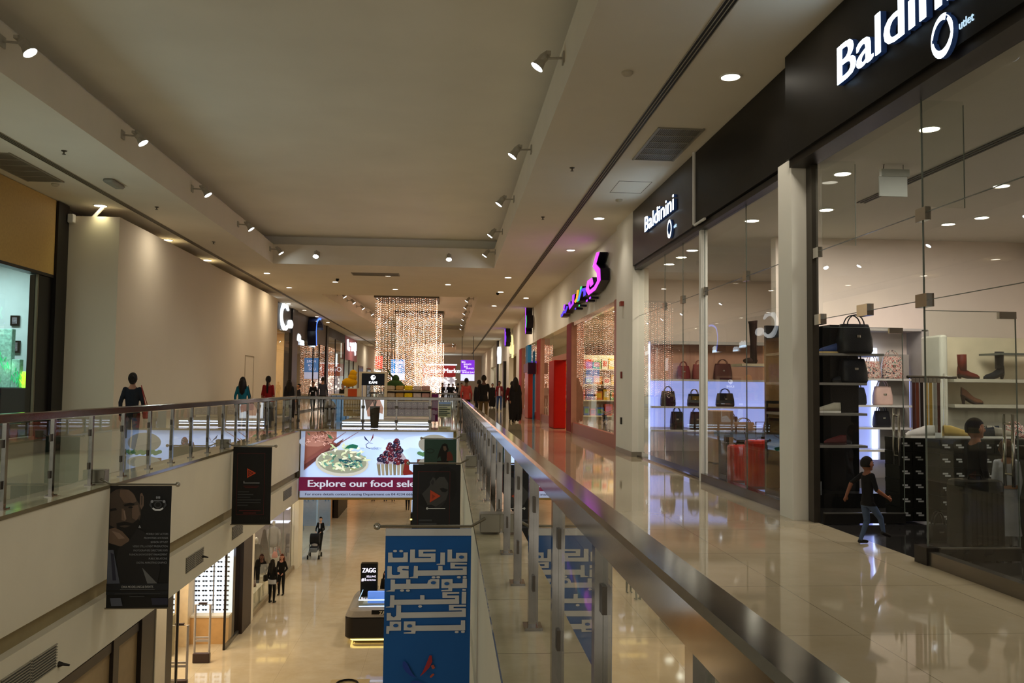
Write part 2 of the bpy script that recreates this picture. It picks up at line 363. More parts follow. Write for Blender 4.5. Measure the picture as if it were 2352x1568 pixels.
for k, (px, py) in enumerate([(231, 472), (385, 551), (505, 598)]):
    p = U(px, py, 'z', CZ); downlight(min(p[0], -7.25), p[1], .12, ['downlight above the end of the white hoarding on the left', 'downlight over the middle of the hoarding top', 'downlight over the far part of the hoarding top'][k], 30, col=(1, 1, .6))
for k, (px, py) in enumerate([(613, 627), (664, 660), (770, 647), (891, 633), (908, 664), (1029, 653), (663, 697), (699, 712), (728, 727), (753, 740)]):
    p = U(px, py, 'z', CZ); downlight(p[0], p[1], .1, 'small downlight beyond the large coffer, %s' % ['far left by the slot diffuser', 'left of centre', 'beside the small black camera', 'just under the wide grille', 'centre, farther than the grille', 'right of centre below a bright spotlight', 'left row above the arch sign, first', 'left row above the arch sign, second', 'left row above the arch sign, third', 'left row above the arch sign, fourth'][k])
# small ceiling fittings
def fitting(px, py, kind, lab):
    p = U(px, py, 'z', CZ); x, y = p[0], p[1]; b = MB()
    if kind == 'sprinkler':
        b.lathe([(.045, 0), (.04, -.01), (.012, -.02), (.012, -.05), (.03, -.055), (.03, -.06), (.003, -.062)], x, y, CZ, 12)
        b.build('sprinkler', M('sprinkler_metal', '5d564a', .4, .8), label=lab, cat='sprinkler')
    elif kind == 'detector':
        b.lathe([(.07, 0), (.07, -.02), (.045, -.045), (.02, -.05)], x, y, CZ, 16).build('smoke_detector', M('detector_plastic', 'b7ab92', .5), label=lab, cat='smoke detector')
    else:
        b.lathe([(.06, 0), (.06, -.03), (.05, -.07), (.025, -.09), (.005, -.095)], x, y, CZ, 14).build('dome_camera', black_m, label=lab, cat='security camera')
for a in [(147, 346, 'sprinkler', 'small sprinkler in the left ceiling above the gold fascia'), (360, 475, 'sprinkler', 'small sprinkler in the left ceiling above the hoarding'), (491, 555, 'sprinkler', 'small sprinkler in the left ceiling before the far spotlight'),
          (127, 422, 'detector', 'round smoke detector in the left ceiling near the gold fascia'), (1441, 165, 'detector', 'small dark round fitting in the right ceiling, nearest the top'), (1314, 385, 'sprinkler', 'sprinkler in the right ceiling between coffer and slot, nearest'),
          (1247, 498, 'sprinkler', 'sprinkler in the right ceiling between coffer and slot, second'), (1422, 458, 'detector', 'small square looking detector by the access panel in the right ceiling'), (1143, 672, 'camera', 'black dome camera hanging in the ceiling at right of the fairy lights'), (775, 640, 'camera', 'small black box camera in the ceiling beyond the large coffer')]: fitting(*a)
p = U(262, 418, 'z', CZ); b = MB(); b.rbox(p[0]-.1, p[1]-.3, CZ-.07, p[0]+.1, p[1]+.3, CZ-.001, .05).build('ceiling_speaker', M('speaker_plastic', '8f8c80', .5), label='long oval emergency light on the left ceiling near the slot', cat='emergency light', smooth=True)
p = U(1448, 430, 'z', CZ); b = MB(); t_ = .006
for q in ((p[0]-.3, p[1]-.45, p[0]+.3, p[1]-.44), (p[0]-.3, p[1]+.44, p[0]+.3, p[1]+.45), (p[0]-.3, p[1]-.45, p[0]-.294, p[1]+.45), (p[0]+.294, p[1]-.45, p[0]+.3, p[1]+.45)): b.box(q[0], q[1], CZ-.004, q[2], q[3], CZ)
b.build('access_panel', M('panel_seam', '6d6350', .7), label='thin square outline of an access panel in the right ceiling', cat='access panel')
# spotlights on brackets along the coffers
def spot_proto():
    t = thing('spotlight', 'x', 'spotlight')
    MB().box(-.01, -.07, -.07, .02, .07, .07).build('wall_plate', M('spot_grey', 'aaa497', .4, .2), t, world=False)
    MB().tube([(.02, 0, 0), (.2, 0, -.01), (.26, 0, -.06)], .016).build('arm', M('spot_grey'), t, world=False)
    b = MB(); b.tube([(.2, 0, .07), (.25, .0, .0), (.30, 0, -.06)], [.03, .06, .055], 10); b.box(.17, -.07, .02, .22, .07, .06); b.build('ballast_housing', M('spot_grey'), t, world=False, smooth=False)
    b = MB(); b.tube([(.27, 0, -.03), (.34, 0, -.13)], [.05, .085], 12, cap=False).build('lamp_head', M('spot_grey'), t, world=False)
    b = MB(); b.tube([(.333, 0, -.121), (.337, 0, -.127)], [.078, .078], 12).build('lens', lamp_c, t, world=False)
    return t
SP = spot_proto(); first = True
def spot(x, y, z, rot, lab, energy=0, sc=1.0):
    global first
    if first: t = SP; t.location = (x, y, z); t['label'] = lab; t.rotation_euler = (0, 0, rot); first = False
    else: t = dup(SP, (x, y, z), lab, rot)
    t.scale = (sc, sc, sc)
    if energy:
        l = bpy.data.lights.new('lamp', 'SPOT'); l.energy = energy; l.spot_size = R_(95); l.spot_blend = .7; l.color = (.92, 1, .96); l.shadow_soft_size = .08
        o = bpy.data.objects.new('lamp', l); COL.objects.link(o); o.location = (x+cos(rot)*.4, y+sin(rot)*.4, z-.17); o.rotation_euler = (0, R_(-35)*1, rot)
    return t
for k, y in enumerate([10.4, 14.2, 18.0, 21.9, 25.8]): spot(-5.4, y, 5.47, 0, 'grey floodlight on the left edge of the large coffer, %s' % ORD[k], 90)
for k, y in enumerate([10.3, 14.4, 18.3, 22.2, 25.6]): spot(1.38, y, 5.5, pi, 'grey floodlight on the right edge of the large coffer, %s' % ORD[k], 90)
for k, x in enumerate([-4.06, -.03]): spot(x, 26.3, 5.42, -pi/2, 'bright floodlight aimed at the camera on the %s of the coffer end wall' % ['left', 'right'][k], 90)
for k, y in enumerate([38.3, 41, 44, 47.5, 50.5, 53.5]): spot(-5.2+1.3*(y-35)/29+.05, y, 5.47, 0, 'floodlight on the left edge of the second coffer, %s' % ORD[k], 70 if k % 2 == 0 else 0)
for k, y in enumerate([39.5, 43, 46.5, 50.5, 55, 59]): spot(1.14, y, 5.5, pi, 'floodlight on the right edge of the second coffer, %s' % ORD[k], 70 if k % 2 == 0 else 0)
for k, y in enumerate([76, 80, 85]): spot(.74, y, 5.5, pi, 'distant floodlight in the third coffer, %s' % ORD[k])
# ================================================================== railings
def railing(label, x, y0, y1, ztop, axis='y', posts=None, side=1):
    """runs along y at x (axis y) or along x at y=x (axis x)"""
    def T(a, b): return (b, a) if axis == 'y' else (a, b)        # (along, across)
    t = thing('glass_railing', label, 'railing', (x, (y0+y1)/2, 0) if axis == 'y' else ((y0+y1)/2, x, 0))
    def bx(mb, a0, c0, z0, a1, c1, z1):
        if axis == 'y': mb.box(c0, a0, z0, c1, a1, z1)
        else: mb.box(a0, c0, z0, a1, c1, z1)
    # handrail with softened edges
    prof = [(-.045, -.1), (.045, -.1), (.05, -.094), (.05, -.012), (.038, 0), (-.038, 0), (-.05, -.012), (-.05, -.094)]
    b = MB(); fn = (lambda u, v, w: (x+u, w, ztop+v)) if axis == 'y' else (lambda u, v, w: (w, x+u, ztop+v))
    b.prism(prof, fn, y0, y1).build('handrail', steel, t)
    pm = None
    for k, a in enumerate(posts):
        b = MB(); bx(b, a-.028, x-.022, .02, a+.028, x+.022, ztop-.1)
        if pm is None: po = b.build('post', steel, t); pm = (po, a); 
        else:
            po = pm[0].copy(); COL.objects.link(po); po.parent = t
            d = a-pm[1]; po.location = (0, d, 0) if axis == 'y' else (d, 0, 0)
        if pm[1] == a and k == 0:
            b = MB(); bx(b, a-.07, x-.046, .006, a+.07, x+.046, .022); bp = b.build('base_plate', steel, po)
            cl = []
            for z in (.27, .72):
                b = MB(); bx(b, a-.055, x-.012*side-.014, z-.045, a+.055, x-.012*side+.014, z+.045); cl.append(b.build('glass_clamp', M('clamp_steel', '5a534c', .3, .9), po))
            kids = [bp]+cl
        else:
            for q in kids: c = q.copy(); COL.objects.link(c); c.parent = po
    for k in range(len(posts)-1):
        b = MB(); bx(b, posts[k]+.035, x-.012*side-.006, .09, posts[k+1]-.035, x-.012*side+.006, ztop-.12); b.build('glass_panel', rglass, t)
    return t
railing('glass railing with steel handrail along the right walkway edge', .505, .45, 27.5, 1.01, 'y', [.55]+[1.68+1.105*k for k in range(24)], side=-1)
railing('glass railing with steel handrail along the left walkway edge', -4.84, 6.0, 27.5, 1.05, 'y', [6.35+1.137*k for k in range(19)], side=1)
railing('short glass railing across the far end above the food sign', 27.45, -4.78, .44, 1.05, 'x', [-4.72]+[-3.75+1.06*k for k in range(4)]+[.42], side=1)
railing('far glass railing at the start of the second opening', 48.0, -4.4, .5, 1.05, 'x', [-4.3+1.2*k for k in range(5)], side=1)
railing('distant glass railing running on along the right side of the second opening', .52, 48.1, 78, 1.05, 'y', [48.2+1.6*k for k in range(19)], side=-1)
# banner clamp boxes on the railings, banners hanging from rods
clampm = M('clamp_plate', '8b8577', .35, .6); rodm = M('rod_steel', '8c867a', .3, .9)
def banner_thing(label, x_rail, y, z_top, w, h, left=True, fabric=None, art=None, rods=2):
    sgn = -1 if not left else 1
    t = thing('hanging_banner', label, 'banner', (x_rail, y, z_top))
    xc = x_rail
    MB().rbox(xc-.10, y-.09, .02, xc+.10, y+.09, .20, .015).build('clamp_box', clampm, t)
    x_in = (VX0+.02) if left else (VX1-.06); x_out = x_in+sgn*w
    # rods top and bottom with ball ends
    MB().tube([(xc+sgn*.05, y-.10, z_top+.09), (x_in, y-.12, z_top+.02), (x_out+sgn*.06, y-.12, z_top+.02)], .014).build('top_rod', rodm, t)
    MB().tube([(x_in-sgn*.03, y-.12, z_top-h-.01), (x_out+sgn*.03, y-.12, z_top-h-.01)], .012).build('bottom_rod', rodm, t)
    b = MB(); b.ell((x_out+sgn*.08, y-.12, z_top+.02), (.035, .035, .035)); b.build('rod_finial', chrome, t, smooth=True)
    b = MB(); b.ell((x_in-sgn*.05, y-.12, z_top-h-.01), (.03, .03, .03)); b.build('rod_finial', chrome, t, smooth=True)
    x0, x1 = sorted((x_in, x_out)); b = MB(); n = 10
    # gently curved cloth with real thickness
    cols = [(x0+(x1-x0)*i/n) for i in range(n+1)]; rows = 14; vs = []
    for f in (0, .004):
        for j in range(rows+1):
            for xx in cols: vs.append((xx, y-.12+f-.010*sin(pi*j/rows), z_top-h*j/rows))
    q = n+1; fs = [(j*q+i, (j+1)*q+i, (j+1)*q+i+1, j*q+i+1) for j in range(rows) for i in range(n)]
    o = (rows+1)*q; fs += [(o+j*q+i, o+j*q+i+1, o+(j+1)*q+i+1, o+(j+1)*q+i) for j in range(rows) for i in range(n)]
    fs += [(j*q, o+j*q, o+(j+1)*q, (j+1)*q) for j in range(rows)]+[(j*q+n, (j+1)*q+n, o+(j+1)*q+n, o+j*q+n) for j in range(rows)]
    fs += [(i, i+1, o+i+1, o+i) for i in range(n)]+[(rows*q+i, o+rows*q+i, o+rows*q+i+1, rows*q+i+1) for i in range(n)]
    b.add(vs, fs).build('banner_cloth', fabric, t)
    B = Board((x0, y-.1325, z_top-h), (1, 0, 0), (0, 0, 1), (0, -1, 0)); art(B, x1-x0, h); B.build('printed_artwork', t)
    return t
# ================================================================== banner artwork
PAL = dict(white='c9c7c4', banner_blue='0f579c', deep_blue='123a96', red='a02028', orange='b04a2c', black='0d0c0c', skin_dark='483a30', skin_mid='6c5646', skin_light='8a7262', hair='120e0c', shirt_grey='565a68', suit='1c1a1b', grey_text='8c8c8e', shirt_shade='2c2c3e', pocket='6a6a6a', band='1d1f24', faint='3c3c3e', thin_red='5a1a18', signal_orange='c0431f', face_dark='2a2829', face_grey='403d3b', banner_black='171617', deep_orange='96351a', dull_green='2f4a40', moss='1d3029', rust='6d2f24')
ink = lambda n, h=None: M('print_'+n, PAL[n], .55, var=.02)
blue_c = M('blue_cloth', '0f579c', .7, var=.02); dark_c = M('black_cloth', '151312', .6, var=.05); green_c = M('green_cloth', '2c4a40', .7)
wht = ink('white', 'c9c7c4')
def cv(x0, y0, sc, h, sl=.03, hs=.027):
    return lambda pts: [((x-x0+sl*(y-y0))/sc, h-(y-y0-hs*(x-x0))/sc) for x, y in pts]
def art_blue(B, w, h):
    c = cv(120, 100, 975., h); bl = ink('banner_blue', '1668b4')
    B.rect(0, h-.065, w, h, wht)
    P_ = [[(140,315),(178,315),(180,355),(187,362),(270,364),(278,356),(278,318),(318,318),(316,405),(138,402)],
     [(340,293),(383,293),(381,372),(525,376),(526,364),(415,360),(415,297),(570,300),(570,318),(458,316),(456,332),(568,334),(566,412),(335,408)],
     [(613,328),(655,330),(652,440),(577,437),(577,430),(610,427)], [(678,303),(719,304),(718,385),(752,386),(755,335),(857,338),(855,418),(675,416)],
     [(132,435),(172,437),(170,505),(180,517),(225,518),(245,510),(245,492),(222,488),(222,450),(240,437),(324,440),(322,470),(275,462),(262,468),(270,476),(322,480),(322,550),(128,546)],
     [(372,440),(408,443),(405,482),(590,486),(592,447),(630,449),(630,488),(850,492),(850,538),(408,530),(404,552),(330,548),(330,542),(365,535)],
     [(702,420),(853,428),(852,443),(743,440),(742,456),(851,460),(850,495),(815,492),(813,478),(702,474)],
     [(812,568),(850,570),(848,655),(716,652),(714,678),(617,676),(617,666),(680,662),(680,650),(617,648),(620,568),(720,570),(720,608),(810,610)],
     [(160,555),(200,557),(198,595),(300,597),(300,558),(338,560),(338,598),(490,602),(500,575),(520,563),(600,566),(597,650),(200,643),(194,664),(120,660),(120,655),(158,650)],
     [(802,686),(843,688),(838,795),(798,793)], [(808,660),(840,664),(838,678),(806,676)],
     [(155,695),(193,697),(192,737),(424,742),(424,703),(463,705),(463,745),(740,750),(740,740),(625,736),(625,684),(778,688),(778,703),(668,702),(668,715),(776,718),(776,793),(190,783),(188,806),(114,803),(114,797),(150,793)],
     [(210,785),(252,788),(250,852),(800,862),(800,852),(683,850),(683,800),(838,803),(838,820),(725,818),(725,830),(836,834),(835,912),(250,903),(247,922),(120,919),(122,852),(158,853),(160,880),(185,893),(205,880)],
     [(148,928),(250,932),(248,1012),(143,1010),(140,1038),(115,1035),(118,968),(147,970)],
     [(275,932),(380,935),(378,973),(788,982),(790,942),(828,943),(827,1032),(380,1020),(376,1045),(272,1040),(272,1030),(340,1028),(340,1015),(272,1010)]]
    for p in P_: B.poly(c(p), wht)
    for x, y in [(203,301),(258,303),(548,547),(590,547),(777,553),(830,553),(262,655),(315,657),(423,802),(750,1042),(806,1042)]: q = c([(x, y)])[0]; B.ell(q[0], q[1], .0185, .011, wht)
    for x, y in [(803,373),(667,607),(545,594),(202,964),(326,972)]: q = c([(x, y)])[0]; B.ell(q[0], q[1], .024, .0145, bl)
    nb, rd, og = ink('deep_blue', '123a96'), ink('red', 'a02028'), ink('orange', 'b04a2c')
    B.ribbon(c([(270,1285),(282,1320),(305,1365),(340,1405),(375,1432)]), [.02, .05, .045, .025, .003], nb)
    B.ribbon(c([(512,1240),(505,1290),(480,1340),(448,1385),(415,1420)]), [.02, .045, .04, .02, .003], rd)
    for x, y in [(528,1335),(535,1350),(528,1412),(515,1425)]: q = c([(x, y)])[0]; B.ell(q[0], q[1], .015, .01, og, rot=25)
    B.ribbon(c([(480,1502),(440,1488),(390,1466),(345,1468),(320,1495),(325,1540),(350,1580),(400,1600),(445,1590),(470,1560)]), [.004, .012, .014, .016, .016, .016, .02, .024, .02, .008], nb)
    B.text('utlet', .41, h-1.52, .075, nb); B.ribbon(c([(180,1560),(205,1562),(206,1530),(210,1562),(250,1566),(262,1545),(275,1560),(310,1562),(312,1545)]), .012, wht)
def bars(B, rows, m, h):
    for u0, u1, v in rows: B.rect(u0, v-h/2, u1, v+h/2, m)
def art_man(B, w, h):
    c = cv(135, 65, 848., h, .04, .018); K = ink('black', '0d0c0c'); sk = ink('skin_dark', '4a3a2e'); sk2 = ink('skin_mid', '6a5340'); sk3 = ink('skin_light', '87705a'); hr = ink('hair', '120e0c'); sh = ink('shirt_grey', '55586a'); su = ink('suit', '1c1a1b'); g = ink('grey_text', '8e8e90')
    B.rect(0, 0, w, h, K)
    B.poly(c([(136,150),(200,110),(290,90),(370,110),(430,190),(470,300),(480,400),(460,480),(420,560),(370,600),(300,600),(220,560),(130,520)]), sk)
    B.poly(c([(250,110),(350,115),(410,180),(430,250),(380,270),(290,260),(240,180)]), sk2); B.poly(c([(380,300),(450,290),(470,400),(430,470),(380,440)]), sk2)
    B.poly(c([(470,165),(495,150),(515,200),(512,300),(485,345),(468,300)]), sk2); B.poly(c([(480,185),(502,190),(498,280),(482,300)]), sk)
    B.poly(c([(135,68),(430,70),(478,140),(470,200),(455,270),(430,220),(395,150),(340,110),(260,95),(190,110),(136,155)]), hr)
    B.poly(c([(280,285),(360,262),(412,275),(400,295),(340,298),(300,305)]), hr); B.poly(c([(136,330),(200,320),(210,345),(136,360)]), hr)
    B.ell(*c([(365,315)])[0], .03, .012, K); B.poly(c([(265,330),(290,330),(320,450),(300,472),(262,462)]), sk2); B.poly(c([(284,350),(300,350),(315,440),(300,465)]), sk3)
    B.poly(c([(205,495),(300,480),(390,500),(450,450),(470,480),(440,560),(370,640),(280,620),(210,560)]), hr); B.poly(c([(235,530),(300,518),(365,528),(300,548)]), sk)
    B.poly(c([(125,560),(190,545),(270,590),(350,680),(335,765),(240,760),(120,720)]), sk2); B.poly(c([(150,580),(240,610),(300,670),(230,680)]), sk3)
    B.poly(c([(350,700),(440,560),(520,600),(620,760),(700,1010),(660,1195),(240,1185),(200,900),(230,780)]), su)
    B.poly(c([(110,800),(170,800),(240,1185),(95,1185)]), sh); B.poly(c([(140,830),(175,850),(200,1150),(160,1150)]), ink('shirt_shade', '3c3c58'))
    B.poly(c([(492,1010),(660,1193),(550,1193)]), ink('pocket', '8a8a8a')); B.poly(c([(452,555),(467,520),(485,555)]), g)
    B.rect(0, h-1.47, w, h-1.32, ink('band', '1d1f24'))
    B.rect(0, h-1.43, w, h-1.41, K); B.poly(c([(130,1350),(250,1350),(270,1440),(145,1440)]), sh); B.poly(c([(590,1360),(780,1365),(780,1440),(605,1440)]), ink('shirt_shade', '3c3c58'))
    L_ = ['MODELS CAST ACTORS', 'PROMOTERS HOSTESSES', 'SESSION STYLIST', 'VIDEO/ STILL & EVENT PRODUCTION', 'PHOTOGRAPHERS DIRECTORS DOPS', 'FASHION SHOWS EVENT MANAGEMENT', 'PUBLIC RELATIONS', 'DIGITAL MARKETING GRAPHICS']
    wd = [250, 272, 195, 395, 385, 430, 210, 345]
    for k, (t_, q) in enumerate(zip(L_, wd)): u, v = c([(790-k*2, 640+k*47)])[0]; B.text(t_, u, v, .038, g, 'r', wid=q/848/ (max(p[0] for p in text_mesh(t_)[0])))
    u, v = c([(440, 1240)])[0]; B.text('DIVA MODELLING & EVENTS', u, v, .045, wht, 'c', wid=.42/max(p[0] for p in text_mesh('DIVA MODELLING & EVENTS')[0])); B.rect(u-.23, v-.02, u+.23, v-.016, g)
    for y, x0, x1 in ((1300, 185, 695), (1334, 350, 520)): a = c([(x0, y), (x1, y)]); bars(B, [(a[0][0], a[1][0], a[0][1])], ink('faint', '4a4a4c'), .012)
    q = c([(680, 290)])[0]; B.ell(q[0], q[1], .05, .045, ink('faint')); B.ell(q[0], q[1], .035, .032, K)
    for dx in (-.09, .09): B.ribbon([(q[0]+dx, q[1]+.05), (q[0]+dx*1.15, q[1]), (q[0]+dx*.8, q[1]-.05)], [.01, .03, .012], ink('faint')); B.ell(q[0]+dx*.9, q[1]+.045, .018, .02, g)
    B.ribbon([(q[0]-.07, q[1]-.045), (q[0]-.03, q[1]-.07), (q[0]+.03, q[1]-.07), (q[0]+.07, q[1]-.045)], .024, wht)
    for dx in (-.02, 0, .02): B.ell(q[0]+dx, q[1]+.1, .008, .018, g)
    B.rect(q[0]-.06, q[1]+.05, q[0]+.06, q[1]+.06, g)
def frame(B, u0, v0, u1, v1, t_, m):
    B.rect(u0, v0, u1, v0+t_, m); B.rect(u0, v1-t_, u1, v1, m); B.rect(u0, v0, u0+t_, v1, m); B.rect(u1-t_, v0, u1, v1, m)
def art_tri(B, w, h):
    c = cv(90, 97, 633., h, .01, .0); rd = ink('thin_red', '5a1a18'); og = ink('signal_orange', 'c0431f')
    frame(B, .095, .2, .68, h-.13, .008, rd)
    a = c([(280,385),(402,450),(283,518)]); B.poly(a, og); B.poly(c([(296,412),(368,450),(298,490)]), ink('black')); B.poly(c([(302,425),(352,450),(304,478)]), og); B.poly(c([(310,440),(334,450),(311,464)]), ink('black'))
    g = ink('faint'); u, v = c([(235, 590)])[0]; B.rect(u, v, u+.34, v+.016, ink('grey_text')); B.rect(u, v, u+.02, v+.05, ink('grey_text'))
    bars(B, [(u+.0, u+.33, v-.06), (u+.03, u+.3, v-.09)], rd, .014)
    for k, q in enumerate([.24, .33, .27, .5, .49, .22]): bars(B, [(.12, .12+q, h-.96-k*.057)], g, .022)
    bars(B, [(.16, .62, h-1.36), (.25, .52, h-1.41)], rd, .022)
    for k in range(4): B.ell(.62+k*.04, .13, .008, .008, g)
def art_face(B, w, h):
    c = cv(90, 500, 912., h, .02, .01); K = ink('black'); s1 = ink('face_dark', '2e2c2d'); s2 = ink('face_grey', '4c4846'); rd = ink('thin_red'); og = ink('signal_orange')
    B.rect(0, 0, w, h, ink('banner_black', '171617'))
    B.poly(c([(420,720),(500,690),(580,700),(640,800),(640,950),(600,1060),(540,1100),(440,1160),(380,1130),(300,1130),(230,960),(330,860)]), s2)
    B.poly(c([(430,650),(520,560),(640,540),(760,620),(780,900),(700,1080),(640,900),(640,770),(590,700),(500,700),(440,760)]), K)
    B.poly(c([(350,780),(400,700),(440,730),(430,830),(370,880)]), s2); B.poly(c([(365,790),(400,740),(420,770),(400,830)]), s1)
    B.poly(c([(505,880),(560,870),(640,900),(590,940),(540,930)]), K); B.poly(c([(440,1160),(540,1095),(620,1040),(560,1130),(470,1200),(380,1200)]), s1)
    B.poly(c([(190,960),(240,980),(310,1120),(290,1180),(180,1130)]), K)
    frame(B, .09, .1, .64, h-.12, .006, rd)
    B.poly(c([(360,900),(520,995),(350,1095)]), og); B.poly(c([(385,960),(440,1000),(380,1045)]), ink('deep_orange', '96351a'))
    u, v = c([(290, 1190)])[0]; B.ell(u+.02, v+.005, .02, .02, wht); B.rect(u+.04, v-.005, u+.33, v+.012, wht)
    bars(B, [(.12, .34, h-.95), (.12, .42, h-1.01), (.12, .38, h-1.07)], ink('faint'), .03)
def art_girl(B, w, h):
    c = cv(240, 125, 640., h, .0, .0); K = ink('black'); dk = ink('moss', '1d3029')
    B.rect(0, 0, w, h, ink('dull_green', '35554a')); B.ell(.15, h-.3, .11, .06, ink('moss')); B.ell(.15, h-.3, .085, .04, ink('dull_green'))
    B.poly(c([(450,450),(480,330),(530,210),(575,190),(615,210),(640,300),(620,330),(600,480),(520,480),(500,400)]), ink('hair')); B.poly(c([(545,240),(590,235),(605,290),(580,325),(555,300)]), ink('skin_mid')); B.poly(c([(610,340),(660,320),(700,380),(715,470),(610,480)]), ink('rust', '6d2f24'))
    B.rect(.33, h-1.3, .62, h-.55, K); B.rect(.45, h-1.35, .6, h-1.1, ink('skin_mid'))
banner_thing('long blue banner with blocky white Arabic lettering hanging from the right railing', .42, 8.2, .07, .80, 1.65, False, blue_c, art_blue)
banner_thing('black banner with grey face and orange triangle, right behind the blue banner', .42, 14.9, .06, .82, 1.6, False, dark_c, art_face)
banner_thing('dark green banner with a long haired woman over the food sign', .42, 22.1, .05, .82, 1.6, False, green_c, art_girl)
banner_thing('black DIVA MODELLING & EVENTS banner with a bearded man hanging on the left', -4.8, 12.25, -.01, .82, 1.65, True, dark_c, art_man)
banner_thing('black banner with thin red frame and orange triangle hanging on the left, farther back', -4.8, 18.95, .05, .82, 1.65, True, dark_c, art_tri)
# ------------------------------------------------------------------ food court lightbox
def lm(n, h='808080', s=.62): return emis('lit_'+n, h, s*.62)
t = thing('lightbox_sign', 'wide backlit food sign reading Explore our food selection across the end of the opening', 'sign', (-2.2, 27.2, -2.1))
MB().box(-4.585, 27.2, -2.12, .2, 27.31, -.04).build('box', M('sign_frame', 'c8c8d0', .4), t)
B = Board((-4.585, 27.2, -2.12), (1, 0, 0), (0, 0, 1), (0, -1, 0)); H_ = 2.08; sw = 4.785
c = lambda pts: [((x-165)/391., H_-(y-165-.011*(x-165))/391.*1.0) for x, y in pts]
B.rect(.01, .01, sw-.01, H_-.01, lm('sky', 'b4c8ee')); 
for k in range(6): B.ell(.5+k*.8, 1.75-.1*(k % 2), .55, .2, lm('pale', 'c4d4f2'))
# bowl of noodles top left
B.poly(c([(220,170),(600,175),(600,260),(540,330),(470,400),(380,470),(260,545),(215,540)]), lm('bowl', '8a5040', .5)); B.poly(c([(225,172),(600,176),(598,250),(520,320),(380,358),(228,352)]), lm('noodle_red', 'a5705e', .55))
rr = random.Random(3)
for k in range(46):
    x, y = rr.uniform(245, 570), rr.uniform(185, 335); a = rr.uniform(0, 6.3); r = rr.uniform(12, 34)
    B.ribbon(c([(x+r*cos(a+i*.6), y+r*.7*sin(a+i*.6)) for i in range(6)]), .022, [lm('noodle_pink', 'c08a78', .6), lm('noodle_dark', '6b3a30', .45), lm('noodle_pale', 'd0a090', .6)][k % 3])
for q in ([(240,180),(270,200),(285,225),(262,212)], [(480,200),(530,225),(560,270),(510,250)]): B.poly(c(q), lm('leaf', '3e6e44', .5))
B.poly(c([(215,530),(560,300),(600,320),(400,490),(215,645)]), lm('chopstick', '7c4238', .5)); B.poly(c([(215,575),(690,260),(640,340),(215,625)]), lm('chopstick_dark', '5c2c28', .45))
for q in ([(560,290),(715,178)], [(620,330),(865,180)]): B.ribbon(c(q), [.03, .012], lm('chopstick'))
# salad bowl
B.ell(*c([(675, 560)])[0], .83, .42, lm('bowl_rim', 'b9b6a4', .6), rot=-3); B.ell(*c([(675, 545)])[0], .76, .36, lm('bowl_in', '8f9078', .5), rot=-3)
for k in range(70):
    a = rr.uniform(0, 6.3); q = rr.random()**.5; x = 690+q*290*cos(a); y = 520+q*(130+ (60 if sin(a) < 0 else 0))*sin(a); r = rr.uniform(18, 60); th = rr.uniform(0, 3.14)
    B.ribbon(c([(x+r*(i-2)*.5*cos(th)+8*sin(i*2), y+r*(i-2)*.4*sin(th)) for i in range(5)]), [.02, .05, .07, .05, .015], [lm('lettuce', 'c9cfa4', .65), lm('lettuce_pale', 'dfe2c2', .68), lm('cheese', 'd8d5b4', .65), lm('herb', '5f9a86', .55), lm('cabbage', 'b8c694', .6)][k % 5])
for k in range(26):
    x, y = rr.uniform(600, 900), rr.uniform(500, 610); y += (x-700)*.12; B.ribbon(c([(x, y), (x+22, y+12), (x+48, y+4)]), [.01, .055, .01], [lm('teal_leaf', '2f7f8c', .55), lm('deep_teal', '2a5f78', .5), lm('mint', '6fb7a4', .6)][k % 3])
for q in ([(700,385),(740,345),(800,325),(870,345),(850,385),(780,375)],): B.poly(c(q), lm('basil', '2f8a70', .6))
# berry tart
for k in range(8):
    x = 1095+k*50; B.poly(c([(x, 560), (x+46, 560), (x+38+ (4-k)*4, 712), (x+10+(4-k)*4, 712)]), lm('crust' if k % 2 else 'crust_dark', 'c9c3ae' if k % 2 else 'a39c86', .62))
B.poly(c([(1110,500),(1200,400),(1300,330),(1400,420),(1470,520),(1470,570),(1100,575)]), lm('cream', 'd4cfe2', .7))
for k in range(62):
    y = 290+ (k/62)**.8*270; hw = 30+ (y-290)*.62; x = 1320 - (y-290)*.13 + rr.uniform(-hw, hw); r = rr.uniform(.055, .085)
    q = c([(x, y)])[0]; B.ell(q[0], q[1], r, r, [lm('berry_red', '8e3240', .5), lm('berry_blue', '3a3a66', .4), lm('berry_dark', '2a2440', .35), lm('berry_wine', '6d2c48', .45)][k % 4], n=12); B.ell(q[0]+r*.25, q[1]+r*.3, r*.3, r*.22, lm('shine', 'c8b8d4', .6), n=8)
B.poly(c([(1450,510),(1490,520),(1500,640),(1550,680),(1555,700),(1430,710),(1420,670)]), lm('sauce', '9c3330', .5))
# burger at the right
B.ell(*c([(1800, 330)])[0], .5, .3, lm('bun', 'b7b9b2', .6)); 
for k in range(16): q = c([(1620+k*24, 440+10*(k % 3))])[0]; B.ell(q[0], q[1], .08, .06, lm('lettuce_green', '6ea878', .55), n=10)
B.rect(3.65, H_-1.0, 4.55, H_-.85, lm('patty', '7c4a38', .4)); B.ell(*c([(1800, 560)])[0], .5, .18, lm('bun'))
